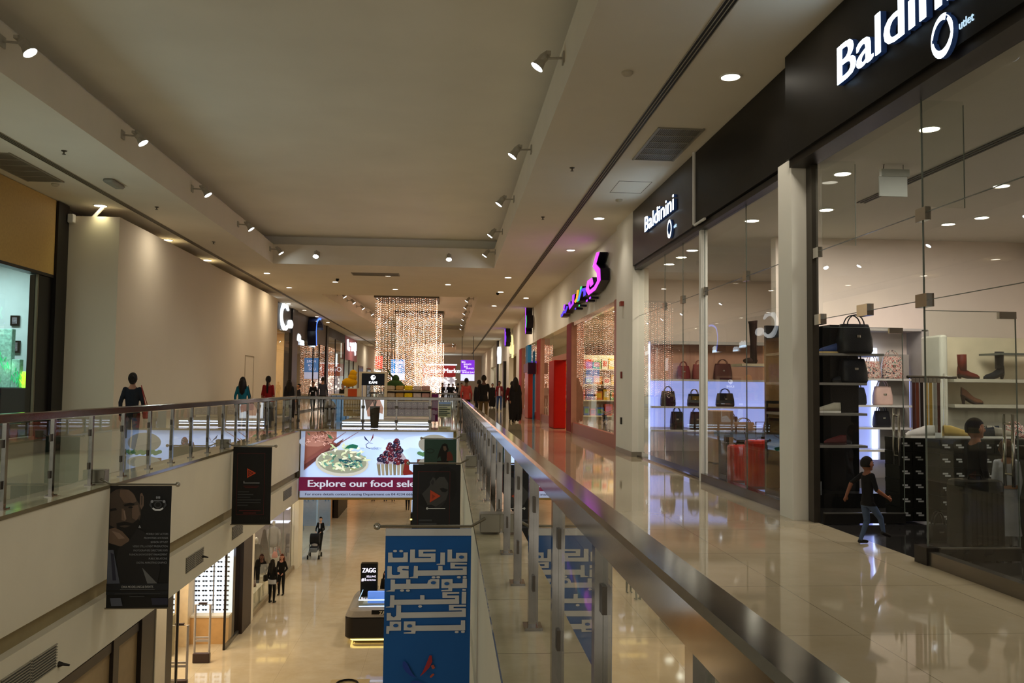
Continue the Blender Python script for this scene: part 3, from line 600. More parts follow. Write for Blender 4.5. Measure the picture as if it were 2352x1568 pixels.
# bird logo
B.ribbon(c([(942,228),(960,262),(1005,300)]), [.015, .05, .005], lm('logo_blue', '2e3f7c', .45)); B.ribbon(c([(1052,202),(1046,245),(1015,300)]), [.012, .045, .005], lm('logo_red', '8a3a4c', .5))
B.ribbon(c([(1050,320),(1000,308),(965,330),(975,365),(1010,378),(1035,372)]), [.006, .018, .022, .024, .022, .01], lm('logo_blue')); B.text('utlet', 2.22, H_-.55, .12, lm('logo_blue')); B.text('Dubai', 1.85, H_-.53, .06, lm('ghost', '8ea0c8')); B.text('Mall', 2.44, H_-.53, .06, lm('ghost'))
B.rect(.01, .24, sw-.01, .66, lm('maroon', '7d1f4c', .55))
B.text('Explore our food selection', .29, .365, .30, lm('letters', 'dfe6ff', .95), bold=.02, wid=4.1/max(p[0] for p in text_mesh('Explore our food selection')[0]))
B.text('For more details contact Leasing Department on 04 4234 666 / Customer Service', .21, .10, .105, lm('small_letters', '2c2c4a', .2), bold=.004, wid=4.4/max(p[0] for p in text_mesh('For more details contact Leasing Department on 04 4234 666 / Customer Service')[0]))
B.build('printed_artwork', t)
area(-2.2, 27.12, -1.0, 4.4, 1.7, 22, (.75, .85, 1), (R_(90), 0, 0))
# ================================================================== bag and shoe shop fascias
t = thing('shop_fascia', 'long black shop fascia with large glowing Baldinini letters, nearest at top right', 'shop sign', (3.8, 5, 3.88))
MB().box(3.68, -2, 3.93, 3.94, 9.0, CZ-.01).build('board', black_m, t)
b = MB(); b.box(3.72, -2, 3.85, 3.96, 9.0, 3.93); b.build('lower_rail', dark_m, t)
lit = emis('lit_letter', 'eaf6ff', 2.2); halo = emis('letter_side', '28406e', .18)
def letters(B, st, u, v, size, wid, th=.05, bold=0):
    f = wid/max(p[0] for p in text_mesh(st)[0])
    B.text(st, u, v, size, halo, wid=f, th=th, bold=bold); o_ = B.o.copy(); B.o = B.o+B.n*th; B.text(st, u, v, size, lit, wid=f, th=.006, bold=bold*.8); B.o = o_
def out_logo(B, u, v, r):
    def arc(a0, a1, rr_, wf, n=14):
        return [(u+rr_*r*cos(R_(a0+(a1-a0)*k/(n-1)))*.88, v+rr_*r*sin(R_(a0+(a1-a0)*k/(n-1)))) for k in range(n)], [r*wf(k/(n-1)) for k in range(n)]
    for pts, ws in (arc(0, 360, 1.0, lambda t: .035, 36), arc(185, 352, .86, lambda t: .04+.34*sin(pi*t)), arc(172, 68, .93, lambda t: .04+.30*t), arc(52, -8, .90, lambda t: .05+.20*sin(pi*(.15+.8*t)))):
        B.ribbon(pts, ws, halo, th=.04); o_ = B.o.copy(); B.o = B.o+B.n*.04; B.ribbon(pts, ws, lit, th=.006); B.o = o_
    B.text('utlet', u+r*.98, v-r*.10, r*.62, emis('lit_soft', 'a8c4d8', 1.2), th=.006)
p = U(1942, 192, 'x', 3.68); q = U(2205, 0, 'x', 3.68)
B = Board((3.68, p[1], p[2]), (0, -1, 0), (0, 0, 1), (-1, 0, 0)); letters(B, 'Baldinini', -.04, 0, .52, 2.42, bold=.03); lq = U(2176, 84, 'x', 3.68); out_logo(B, p[1]-lq[1], lq[2]-p[2], .155); B.build('sign_letters', t)
t = thing('shop_fascia', 'smaller black shop fascia with white Baldinini letters above the red suitcase window', 'shop sign', (3.8, 13, 3.88))
MB().box(3.80, 12.9, 3.95, 3.94, 17.34, CZ-.01).build('board', M('brown_black_panel', '1d1613', .35), t)
MB().box(3.80, 9.0, 3.965, 3.92, 12.84, CZ-.01).build('board', black_m, t)
b = MB(); b.box(3.84, 9.4, 3.87, 3.98, 17.4, 3.95); b.build('lower_rail', dark_m, t)
b = MB(); b.box(3.77, 12.84, 3.93, 3.80, 12.90, CZ); b.box(3.77, 12.3, 3.93, 3.80, 12.9, 3.96); b.build('white_edge', white_m, t)
p = U(1487, 533, 'x', 3.80)
B = Board((3.80, p[1], p[2]), (0, -1, 0), (0, 0, 1), (-1, 0, 0)); wl = p[1]-U(1556, 500, 'x', 3.80)[1]; letters(B, 'Baldinini', 0, 0, .41, wl, bold=.02); lq = U(1543, 526, 'x', 3.80); out_logo(B, p[1]-lq[1], lq[2]-p[2], .15); B.build('sign_letters', t)
# ------------------------------------------------------------------ shop glass
def pane(name, label, y0, y1, z0, z1, x=3.93, seams=(), parent=None, cat='glass pane'):
    b = MB(); b.box(x-.006, y0, z0, x+.006, y1, z1); o = b.build(name, sglass, parent, label, None if parent else cat); return o
seam = M('glass_edge', '646a62', .2)
t = thing('shop_window', 'tall frameless glass shop window with red suitcases behind, between white column and white pier', 'shop window', (3.93, 13, 0))
cuts = [9.42, 10.95, 12.78, 14.0, 15.2, 17.34]
for a, b_ in zip(cuts, cuts[1:]):
    MB().box(3.924, a+.008, .12, 3.936, b_-.008, 2.9).build('glass_panel', sglass, t); MB().box(3.924, a+.008, 2.91, 3.936, b_-.008, 3.87).build('glass_panel', sglass, t)
b = MB()
for y in cuts[1:-1]: b.box(3.923, y-.003, .12, 3.937, y+.003, 3.87)
b.box(3.923, 9.42, 2.902, 3.937, 17.34, 2.908); b.build('glass_joint', seam, t)
for y in cuts[1:-1]: b = MB(); b.box(3.90, y-.07, 2.84, 3.96, y+.07, 2.97); b.build('patch_fitting', chrome, t)
MB().box(3.87, 9.4, 0, 3.99, 12.8, .12).build('steel_plinth', M('polished_plinth', '5b5048', .12, .9), t)
MB().box(3.90, 12.8, 0, 3.96, 17.34, .03).build('floor_channel', M('polished_plinth'), t)
MB().box(3.88, 12.80, 0, 3.98, 12.92, 3.95).build('white_mullion', white_m, t)
t = thing('shop_front_glazing', 'frameless glass shop front with chrome patch fittings around the open doorway at right', 'shop window', (3.93, 6, 0))
b = MB(); b.box(3.90, 8.84, 0, 3.97, 8.98, 3.88); b.build('side_frame', M('bronze_frame', '4b443b', .3, .7), t)
for a, b_ in ((6.75, 8.82), (4.6, 6.73), (2.4, 4.58)):
    MB().box(3.924, a, 2.16, 3.936, b_, 2.88).build('glass_panel', sglass, t); MB().box(3.924, a, 2.89, 3.936, b_, 3.84).build('glass_panel', sglass, t)
for a, b_ in ((4.6, 6.73), (2.4, 4.58)): MB().box(3.924, a, .10, 3.936, b_, 2.16).build('glass_panel', sglass, t)
b = MB()
b.box(3.923, 2.4, 2.883, 3.937, 8.82, 2.888); b.box(3.923, 6.738, .1, 3.937, 6.744, 3.88); b.box(3.923, 2.4, 2.154, 3.937, 8.82, 2.159); b.box(3.923, 4.588, .1, 3.937, 4.594, 3.88); b.build('glass_joint', seam, t)
for y, z in ((6.74, 2.86), (8.78, 2.86)): MB().box(3.905, y-.075, z-.04, 3.955, y+.075, z+.07).build('patch_fitting', chrome, t)
for y, z, w in ((6.74, 2.16, .1), (8.72, 2.16, .09), (7.75, 2.17, .12)): MB().box(3.90, y-w*.85, z-.06, 3.965, y+w*.85, z+.05).build('patch_fitting', chrome, t)
for y in (6.78, 8.7):
    MB().box(3.94, y-.006, 2.95, 4.32, y+.006, 3.86).build('glass_fin', sglass, t); b = MB(); b.box(4.319, y-.006, 2.95, 4.323, y+.006, 3.83); b.build('glass_joint', seam, t)
b = MB(); b.box(3.89, 2.4, 0, 3.97, 6.68, .11); b.build('steel_plinth', M('satin_plinth', '7c756a', .25, .8), t)
MB().box(3.87, 6.66, 0, 3.99, 6.84, .14).build('floor_hinge', dark_m, t)
def door_leaf(y, x1, lab):
    t = thing('glass_door', lab, 'door', (3.95, y, 0))
    MB().box(3.97, y-.006, .1, x1, y+.006, 2.08).build('glass_panel', sglass, t)
    b = MB(); b.box(x1-.002, y-.007, .1, x1+.003, y+.007, 2.08); b.box(3.97, y-.007, 2.076, x1, y+.007, 2.081); b.build('glass_joint', seam, t)
    MB().box(3.97, y-.02, 0.01, x1, y+.02, .11).build('bottom_rail', M('smoked_rail', '2f2c28', .2, .6), t)
    b = MB(); b.box(3.97, y-.022, .108, x1, y+.022, .118); b.build('rail_trim', M('rail_trim', '8b867b', .3, .8), t)
    MB().box(x1-.15, y-.018, 2.02, x1, y+.018, 2.08).build('patch_fitting', chrome, t)
    h = MB()
    for s_ in (-.055, .055):
        h.tube([(x1-.08, y+s_, .62), (x1-.08, y+s_, 1.22)], .014, 10)
    hh = h.build('pull_handle', chrome, t, smooth=True); h2 = MB()
    for s_ in (-1, 1):
        for z in (.72, 1.14): h2.tube([(x1-.08, y, z), (x1-.08, y+s_*.06, z)], .01)
    h2.build('handle_mount', chrome, hh)
door_leaf(8.75, 4.85, 'open glass door leaf at the far side of the shop doorway'); door_leaf(6.80, 4.76, 'open glass door leaf by the black suitcase, near side of the doorway')
# ================================================================== goods
def pt(p, f=lambda q: q): return f(p)
floral = M('floral_print', 'a07a6c', .4, var=.0)
_r = [n for n in floral.node_tree.nodes if n.type == 'VALTORGB'][0].color_ramp; [n for n in floral.node_tree.nodes if n.type == 'TEX_NOISE'][0].inputs['Scale'].default_value = 26; _r.interpolation = 'CONSTANT'
for _p, _c in ((0.0, '2c2a34'), (.42, 'c8b0a0'), (.5, '8e2f2a'), (.56, 'd8cfc0'), (.62, '4a6a58')):
    _e = _r.elements.new(_p) if _p not in (0.0, .42) else _r.elements[0 if _p == 0.0 else 1]; _e.position = _p; _e.color = hx(_c)+(1,)
def handbag(x, y, z, w, d, h, hexc, lab, rot=0, handle=.12, two=True, group=None, cat='handbag'):
    t = thing('handbag', lab, cat, (x, y, z), rot, group); m = floral if 'floral' in lab else M('leather_'+hexc, hexc, .35, var=.08)
    b = MB(); pr = []
    n = 14
    for zz, sx, sy in ((0, .92, .9), (.03, 1, 1), (h*.5, .97, .92), (h*.9, .86, .62), (h, .82, .45)):
        for k in range(n):
            a = 2*pi*k/n; ca, sa = cos(a), sin(a); pr.append((w/2*sx*(abs(ca)**.45)*(1 if ca > 0 else -1), d/2*sy*(abs(sa)**.45)*(1 if sa > 0 else -1), zz))
    fs = [(i*n+k, i*n+(k+1) % n, (i+1)*n+(k+1) % n, (i+1)*n+k) for i in range(4) for k in range(n)]+[tuple(range(n))[::-1], tuple(range(4*n, 5*n))]
    b.add(pr, fs).build('bag_body', m, t, world=False, smooth=True)
    for s_ in ((-1, 1) if two else (0,)):
        b = MB(); b.tube([(w*.26*cos(pi*k/8), s_*d*.2, h*.93+handle*sin(pi*k/8)) for k in range(9)], .008, 6); b.build('handle', m, t, world=False, smooth=True)
    b = MB(); b.rbox(-.025, -d*.5-.004, h*.52, .025, -d*.38, h*.62, .008); b.build('clasp', chrome, t, world=False)
    return t
def shoe(x, y, z, L, hexc, lab, rot=0, sole='c9c4b8', heel=0, top=.0, group=None):
    t = thing('shoe', lab, 'shoe', (x, y, z), rot, group)
    # outline along x
    N = 9; M_ = 10
    def sect(u):
        wdt = .30*L*(.62+.38*sin(pi*min(1, u*.9+.08)))*(.55 if u > .97 else 1); lift = heel*max(0, 1-u*1.7)**1.1
        hh = (.36 if u < .25 else .36-.24*(u-.25)/.75)*L*(1 if u < .96 else .6)
        return wdt, lift, hh
    b = MB(); vs = []; so = []
    for i in range(N):
        u = i/(N-1); wd_, lf, hh = sect(u); xx = -L/2+L*u
        if i == 0 or i == N-1: wd_ *= .6
        for k in range(M_):
            a = pi*k/(M_-1); vs.append((xx, wd_/2*cos(a), lf+.02+hh*sin(a)**.8))
        so.append([(xx, wd_/2*1.06, lf), (xx, -wd_/2*1.06, lf), (xx, -wd_/2*1.06, lf+.024), (xx, wd_/2*1.06, lf+.024)])
    fs = [(i*M_+k, (i+1)*M_+k, (i+1)*M_+k+1, i*M_+k+1) for i in range(N-1) for k in range(M_-1)]+[tuple(range(M_))[::-1], tuple(range((N-1)*M_, N*M_))]
    fs += [(i*M_, i*M_+M_-1, (i+1)*M_+M_-1, (i+1)*M_) for i in range(N-1)]
    b.add(vs, fs)
    if top: b.tube([(-L*.28, 0, heel+.08), (-L*.30, 0, heel+top)], [.15*L+.01, .17*L+.01], 12)
    b.build('upper', M('shoe_'+hexc, hexc, .45, var=.1), t, world=False, smooth=True)
    b = MB(); q = [p for r in so for p in r]; b.add(q, [(i*4+k, (i+1)*4+k, (i+1)*4+(k+1) % 4, i*4+(k+1) % 4) for i in range(N-1) for k in range(4)]+[(0, 1, 2, 3), (N*4-1, N*4-2, N*4-3, N*4-4)])
    if heel: b.tube([(-L*.42, 0, heel), (-L*.40, 0, 0)], [.035, .018], 8)
    b.build('sole', M('sole_'+sole, sole, .5), t, world=False)
    return t
def suitcase(x, y, z, w, d, h, hexc, lab, rot=0, pull=.25):
    t = thing('suitcase', lab, 'suitcase', (x, y, z), rot); m = M('hardshell_'+hexc, hexc, .22, var=.05)
    MB().rbox(-w/2, -d/2, .05, w/2, d/2, h, min(w, d)*.28, 5).build('shell', m, t, world=False, smooth=False)
    b = MB()
    for k in range(7): xx = -w*.36+w*.72*k/6; b.box(xx-.006, -d/2-.006, .12, xx+.006, -d/2+.004, h-.1); b.box(xx-.006, d/2-.004, .12, xx+.006, d/2+.006, h-.1)
    b.build('ribs', m, t, world=False)
    for sx in (-1, 1):
        for sy in (-1, 1): b = MB(); b.ell((sx*w*.36, sy*d*.3, .028), (.028, .016, .028)); b.build('wheel', black_m, t, world=False, smooth=True)
    if pull:
        b = MB(); b.tube([(-w*.18, 0, h-.03), (-w*.18, 0, h+pull), (w*.18, 0, h+pull), (w*.18, 0, h-.03)], .009); b.build('pull_handle', M('handle_dark', '3a2a26', .4), t, world=False)
    b = MB(); b.tube([(-.07, 0, h-.005), (-.05, 0, h+.03), (.05, 0, h+.03), (.07, 0, h-.005)], .01); b.build('carry_handle', black_m, t, world=False)
    return t
# ---- shoe and bag shop behind the doorway
area(4.9, 7.6, 3.86, 1.0, 1.0, 42, (1, .96, .93)); area(6.6, 10.6, 3.86, 1.6, 1.6, 135, (1, .92, .87)); area(7.6, 6, 3.86, 1.6, 1.6, 90, (1, .97, .93)); area(5.2, 3.6, 3.86, .6, .6, 14, (1, .93, .86))
shopblk = M('shelf_black', '11100f', .3)
t = thing('shelf_unit', 'tall black shelving unit of shoes just inside the shop doorway', 'shelf', (4.5, 10.3, 0))
MB().box(4.02, 10.50, 0, 5.08, 10.56, 2.22).build('back_panel', shopblk, t); MB().box(4.72, 10.2, .15, 5.08, 10.50, 2.22).build('side_panel', shopblk, t); MB().box(4.02, 9.95, 0, 5.3, 10.5, .17).build('plinth', shopblk, t)
shz = [1.86, 1.50, 1.13, .74, .30]
for z in shz[:4]: MB().box(4.02, 10.02, z-.03, 5.32 if z == shz[0] else 5.1, 10.5, z).build('shelf_board', M('grey_shelf', '6d6860', .35), t)
shoes = [(4.45, 0, .30, '25355c', 'blue shoe with tan toe on the top shelf of the black unit', 'b49a62'), (4.42, 2, .3, 'a79f8c', 'long beige lace-up shoe on the middle shelf of the black unit', 'c9c4b8'), (4.18, 2, .22, 'd8d8d4', 'white shoe at the left of the middle shelf of the black unit', 'c9c4b8'),
         (4.15, 3, .22, 'cfc9bd', 'white sneaker at the left of the fourth shelf of the black unit', 'c9c4b8'), (4.50, 3, .28, '4a1c1c', 'dark red shoe on the fourth shelf of the black unit', '2a1414'), (4.62, 1, .3, '15181d', 'black shoe on the second shelf of the black unit', '1c1c1c')]
for x, k, L, h_, lab, so in shoes: shoe(x+.25, 10.15, shz[k], L, h_, lab, pi if k == 0 else (0 if x < 4.2 else pi), so)
shoe(4.28, 9.9, .36, .30, 'd9d9d6', 'white sneaker tilted on a stand at the bottom of the black unit', .3, 'e0ded8').rotation_euler = (0, R_(-28), .2)
MB().box(4.12, 9.80, .17, 4.42, 10.0, .33).build('display_block', M('glass_block', '5b5b5a', .2), label='small clear display block under the tilted white sneaker', cat='display stand')
handbag(4.98, 10.1, 1.86, .42, .25, .36, '17181a', 'big shiny black handbag on the top shelf of the black unit', 0, .14)
handbag(4.35, 10.2, 1.50, .3, .2, .22, '1d1513', 'dark handbag on the second shelf of the black unit', 0, .06)
handbag(4.98, 10.15, 1.50, .34, .22, .30, '101318', 'black tote at the right end of the second shelf of the black unit')
# lit bag wall
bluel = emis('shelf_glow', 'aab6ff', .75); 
t = thing('lit_shelving', 'white bag display wall glowing blue between its shelves', 'shelf', (6.7, 13.2, 0))
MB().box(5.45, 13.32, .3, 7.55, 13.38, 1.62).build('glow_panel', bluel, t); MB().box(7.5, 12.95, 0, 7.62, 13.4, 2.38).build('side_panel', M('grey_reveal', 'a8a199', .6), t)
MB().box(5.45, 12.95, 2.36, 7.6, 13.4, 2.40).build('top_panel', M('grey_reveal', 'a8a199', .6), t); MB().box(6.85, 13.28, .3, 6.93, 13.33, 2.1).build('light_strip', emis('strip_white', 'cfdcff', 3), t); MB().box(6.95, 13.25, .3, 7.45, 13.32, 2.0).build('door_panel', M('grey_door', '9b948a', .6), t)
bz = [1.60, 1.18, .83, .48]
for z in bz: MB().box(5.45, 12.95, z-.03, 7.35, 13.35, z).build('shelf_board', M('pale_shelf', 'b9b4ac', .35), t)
for x, z, w, h_, c_, lab in [(6.35, 0, .34, .36, '191b20', 'black square handbag on the top lit shelf'), (6.75, 0, .26, .28, '1a1716', 'black handbag beside the floral one on the top lit shelf'), (7.08, 0, .34, .36, 'a07a6c', 'floral patterned handbag on the top lit shelf'),
                             (6.1, 1, .26, .22, '1c2438', 'small navy bag on the second lit shelf'), (6.45, 1, .38, .28, '16181d', 'wide black bag on the second lit shelf'), (6.92, 1, .3, .3, 'c9a79a', 'pale pink bag on the second lit shelf'), (6.9, 2, .26, .26, '15161c', 'black bag with looped handle on the third lit shelf')]:
    handbag(x, 13.1, bz[z], w, .18, h_, c_, lab)
for x, z, c_, lab in [(6.2, 2, '5a3a22', 'brown dress shoe on the third lit shelf'), (6.15, 3, '2c2f5c', 'blue shoe with tan sole on the lowest lit shelf')]: shoe(x, 13.08, bz[z], .4, c_, lab, 0, 'a07842')
# belt rack
t = thing('belt_rack', 'chrome rack of hanging belts behind the glass joint', 'belt rack', (5.05, 8.9, 0))
MB().tube([(5.40, 8.9, 0), (5.40, 8.9, 1.60)], .012).build('pole', chrome, t); MB().tube([(4.98, 8.9, 1.56), (5.54, 8.9, 1.56)], .016).build('cross_bar', chrome, t)
for k, (x, c_) in enumerate([(5.04, '3f2018'), (5.08, '5a2c1c'), (5.13, '1c1411'), (5.18, 'a87a1e'), (5.23, '8a6a24'), (5.28, '77746c'), (5.32, '3a1712')]):
    nm = {'a87a1e': 'mustard yellow', '8a6a24': 'olive tan', '77746c': 'grey snakeskin', '3f2018': 'dark brown', '5a2c1c': 'reddish brown', '1c1411': 'black', '3a1712': 'oxblood'}[c_]
    tt = thing('belt', '%s belt hanging from the chrome rack' % nm, 'belt', (x, 8.88, .94)); b = MB(); b.box(x-.017, 8.872, .96, x+.017, 8.877, 1.54); b.build('strap', M('belt_'+c_, c_, .4), tt); b = MB(); b.box(x-.022, 8.868, 1.50, x+.022, 8.88, 1.55); b.build('buckle', chrome, tt)
# shoe box stack
lblm = M('box_label', 'a9a7a2', .5); boxm = M('shoe_box_black', '15140f', .5)
bp = None
for r in range(6):
    for k in range(9):
        x = 4.90+.150*k; z = .02+.148*r; y = 8.55+(.25 if k < 2 else 0)
        if bp is None:
            bp = thing('shoe_box', 'black shoe box with white label in the stacked wall of boxes inside the shop', 'shoe box', (x, y, z), 0, 'stacked black shoe boxes')
            MB().box(-.072, 0, 0, .072, .3, .10).build('box_base', boxm, bp, world=False); MB().box(-.0745, -.003, .10, .0745, .303, .145).build('lid', boxm, bp, world=False)
            b = MB()
            for q in ((-.045, .078, .0), (-.045, .055, .025)): b.box(q[0]+q[2], -.0045, q[1], q[0]+q[2]+.06, -.003, q[1]+.017)
            b.build('label_print', lblm, bp, world=False)
        else: dup(bp, (x, y, z))
for k, (x, c_, lab) in enumerate([(5.0, 'b9b4aa', 'white flat shoe lying on the stack of shoe boxes, left end'), (5.42, 'a58a4c', 'tan flat shoe lying on the stack of shoe boxes'), (5.72, '22252a', 'black flat shoe lying on the stack of shoe boxes'), (5.9, '8a8272', 'grey flat shoe lying on the stack of shoe boxes, right end')]): shoe(x, 8.7, .912, .32, c_, lab, 0 if k % 2 else pi)
# white boot display at far right
t = thing('display_niche', 'cream display cabinet with ladies boots on shelves at the right edge', 'display cabinet', (7.9, 12.2, 0)); cream = M('cream_cabinet', 'cbbfa2', .6)
MB().box(7.35, 12.6, 0, 9.4, 12.66, 2.25).build('back_panel', cream, t); MB().rbox(7.30, 12.1, 0, 7.42, 12.66, 2.25, .05).build('side_panel', M('cabinet_side', 'b9b6a6', .6), t)
for z in (1.60, 1.22): MB().box(7.5, 12.1, z-.05, 9.4, 12.6, z).build('shelf_board', M('stone_shelf', 'aaa593', .5), t)
MB().box(7.5, 12.3, 0, 9.4, 12.6, 1.17).build('base', M('stone_shelf', 'aaa593', .5), t)
shoe(7.85, 12.3, 1.60, .34, '5a1f14', 'dark red ankle boot on the upper cream shelf', 0, '2a1a12', .05, .32); shoe(8.25, 12.3, 1.60, .32, '1d2124', 'black heeled boot beside the red one on the upper cream shelf', pi, '15120f', .08, .34)
shoe(7.9, 12.3, 1.22, .34, '6d4630', 'brown leopard heel on the lower cream shelf', 0, '241a14', .12); 
t = thing('wall_shelf', 'small dark glass shelf on the wall above the boots', 'shelf', (8.4, 12.2, 1.98)); MB().box(8.15, 12.0, 1.96, 8.9, 12.5, 1.99).build('shelf_board', M('dark_glass_shelf', '4c5048', .2), t)
# low black counters
MB().box(5.4, 6.9, 0, 6.4, 7.4, .72).build('counter', shopblk, label='low black counter inside the shop at the right edge', cat='counter')
suitcase(4.52, 7.02, 0, .42, .28, .66, '121110', 'large black hard shell suitcase standing inside the glass at the lower right', .15, 0)
handbag(4.62, 7.75, 0, .2, .12, .16, '191816', 'small black bag with white tag on the floor behind the black suitcase')
handbag(5.2, 7.15, .93, .2, .14, .1, 'c9a25a', 'small gold patterned pouch on the black stand at the right', 0, .05)
MB().rbox(5.10, 7.0, .0, 5.32, 7.3, .93, .02).build('display_stand', shopblk, label='tall narrow black stand carrying the gold pouch', cat='display stand')
handbag(6.12, 8.8, .912, .2, .14, .14, 'd4cfc2', 'small white floral pouch on the right end of the shoe box stack', 0, .04)
for k, (px, py) in enumerate([(2135, 295), (1935, 398), (1898, 481), (2300, 426), (2255, 499), (2172, 579), (2178, 514), (1990, 620), (1902, 592)]):
    p = U(px, py, 'z', 3.9)
    if p[1] < 13.3: downlight(p[0], p[1], .09, 'square recessed spotlight in the shoe shop ceiling, %s' % ORD[k], z=3.9)
p = U(2052, 428, 'y', 8.9); t = thing('hanging_sign', 'pale square sign hanging from the shop ceiling on thin cables', 'sign', (p[0], 8.9, p[2]-.1)); x = p[0]; z = p[2]; MB().box(x-.16, 8.9, z-.11, x+.16, 8.92, z+.11).build('panel', M('sign_pale', 'a5a69c', .5), t); MB().box(x-.14, 8.885, z+.11, x+.18, 8.935, z+.19).build('light_bar', M('sign_bar', '8c8d82', .4), t); MB().tube([(x-.11, 8.91, z+.18), (x-.08, 8.91, z+.35), (x-.12, 8.91, 3.9)], .005).build('cable', dark_m, t); MB().tube([(x+.12, 8.91, z+.18), (x+.12, 8.91, 3.9)], .004).build('cable', dark_m, t)
b = MB(); p = U(2150, 390, 'z', 3.89); q = U(1955, 466, 'z', 3.89)
for k in (-1, 0, 1): b.box(p[0]-.012+k*.05, 1, 3.888, p[0]+.012+k*.05, q[1], 3.897)
b.build('slot_diffuser', slot_d, label='dark triple slot diffuser in the shoe shop ceiling', cat='ceiling vent')
# ---- suitcase window
area(4.9, 12.3, 3.86, .8, .8, 30, (1, .93, .84)); area(5.4, 16.4, 3.86, 1.2, 1.2, 80, (1, .88, .76))
suitcase(4.28, 12.2, 0, .36, .24, .60, 'a3231c', 'smaller red ribbed suitcase behind the glass, left of the pair', 0, .26); suitcase(4.30, 11.42, 0, .42, .28, .72, 'b02a1e', 'larger red suitcase behind the glass beside the white column', 0, .24)
t = thing('display_table', 'dark edged table with bags behind the red suitcases', 'table', (5.0, 14, 0)); MB().box(4.55, 13.7, .62, 5.9, 14.3, .70).build('table_top', M('slate_top', '4c5560', .3), t)
for x in (4.6, 5.8): MB().box(x, 13.8, 0, x+.05, 14.2, .62).build('leg', dark_m, t)
handbag(4.95, 13.95, .70, .4, .2, .16, '8a6a52', 'tan bag on the table behind the red suitcases', 0, .08); handbag(5.45, 13.95, .70, .3, .2, .2, '7d4c22', 'orange brown bag on the table behind the red suitcases', 0, .14)
t = thing('wall_shelf', 'pale high shelf with tall boot and bag behind the suitcase window', 'shelf', (4.9, 12.8, 1.8)); MB().box(4.45, 12.6, 1.76, 5.35, 13.1, 1.80).build('shelf_board', M('pale_wood', 'a99a7c', .5), t)
t = thing('boot', 'tall dark suede boot standing on the high shelf', 'boot', (4.72, 12.85, 1.8)); b = MB(); b.tube([(4.72, 12.85, 1.84), (4.72, 12.85, 2.1), (4.715, 12.85, 2.42), (4.71, 12.85, 2.47)], [.055, .05, .065, .075], 14); b.ell((4.67, 12.85, 1.85), (.12, .05, .05)); b.build('boot_shaft', M('dark_suede', '2a1c16', .8), t, smooth=True); MB().tube([(4.75, 12.85, 1.8), (4.75, 12.85, 1.86)], [.02, .035]).build('heel', black_m, t)
handbag(5.05, 12.85, 1.80, .3, .16, .36, '4a3830', 'tall brown tote on the high shelf beside the boot')
t = thing('lit_shelving', 'bag display niche with white lit frame at the far end of the suitcase window', 'shelf', (5.2, 18.8, 0))
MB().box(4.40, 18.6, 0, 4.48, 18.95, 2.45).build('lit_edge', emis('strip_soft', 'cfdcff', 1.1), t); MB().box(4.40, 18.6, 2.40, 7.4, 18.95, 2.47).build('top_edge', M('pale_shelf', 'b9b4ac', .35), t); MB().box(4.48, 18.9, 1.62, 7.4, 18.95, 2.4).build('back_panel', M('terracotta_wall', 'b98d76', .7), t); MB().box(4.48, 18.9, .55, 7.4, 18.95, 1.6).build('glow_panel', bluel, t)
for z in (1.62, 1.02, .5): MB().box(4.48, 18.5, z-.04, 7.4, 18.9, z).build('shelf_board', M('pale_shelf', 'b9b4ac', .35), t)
for x, z, w, h_, c_, lab in [(5.25, 1.62, .3, .3, '6a1a1c', 'small red handbag on the top shelf of the far niche, left'), (5.62, 1.62, .34, .34, '702426', 'red tote on the top shelf of the far niche, middle'), (6.15, 1.62, .42, .36, '4a2428', 'maroon tote on the top shelf of the far niche, right'),
                             (4.9, 1.02, .34, .34, '14151a', 'black handbag on the middle shelf of the far niche, left'), (5.5, 1.02, .32, .28, '1a1a1f', 'black handbag on the middle shelf of the far niche, middle'), (6.2, 1.02, .42, .3, '17181c', 'wide black handbag on the middle shelf of the far niche, right'),
                             (5.1, .5, .3, .4, '15151a', 'black tote on the low shelf of the far niche, left'), (5.55, .5, .32, .4, '191619', 'black tote on the low shelf of the far niche, middle'), (6.3, .5, .44, .3, '57402e', 'brown bag on the low shelf of the far niche, right')]: handbag(x, 18.68, z, w, .18, h_, c_, lab)
MB().rbox(5.05, 15.9, 0, 5.45, 16.3, 1.0, .03).build('display_plinth', M('terracotta_plinth', 'b08c70', .6), label='tan square plinth inside the suitcase window', cat='plinth')
MB().rbox(5.5, 16.2, 0, 6.3, 16.9, .5, .04).build('display_plinth', M('olive_plinth', '5b5138', .6), label='low olive display block inside the suitcase window', cat='plinth')
MB().box(6.0, 14.6, 0, 6.9, 14.7, 1.55).build('folding_screen', M('cream_cabinet'), label='cream screen panel standing behind the suitcase window', cat='screen')
for k, (px, py) in enumerate([(1590, 574), (1565, 590), (1537, 606), (1727, 506), (1725, 664)]):
    p = U(px, py, 'z', 3.9)
    if p[1] < 18.9: downlight(p[0], p[1], .1, 'recessed light in the suitcase shop ceiling, %s of its group' % ORD[k], z=3.9)
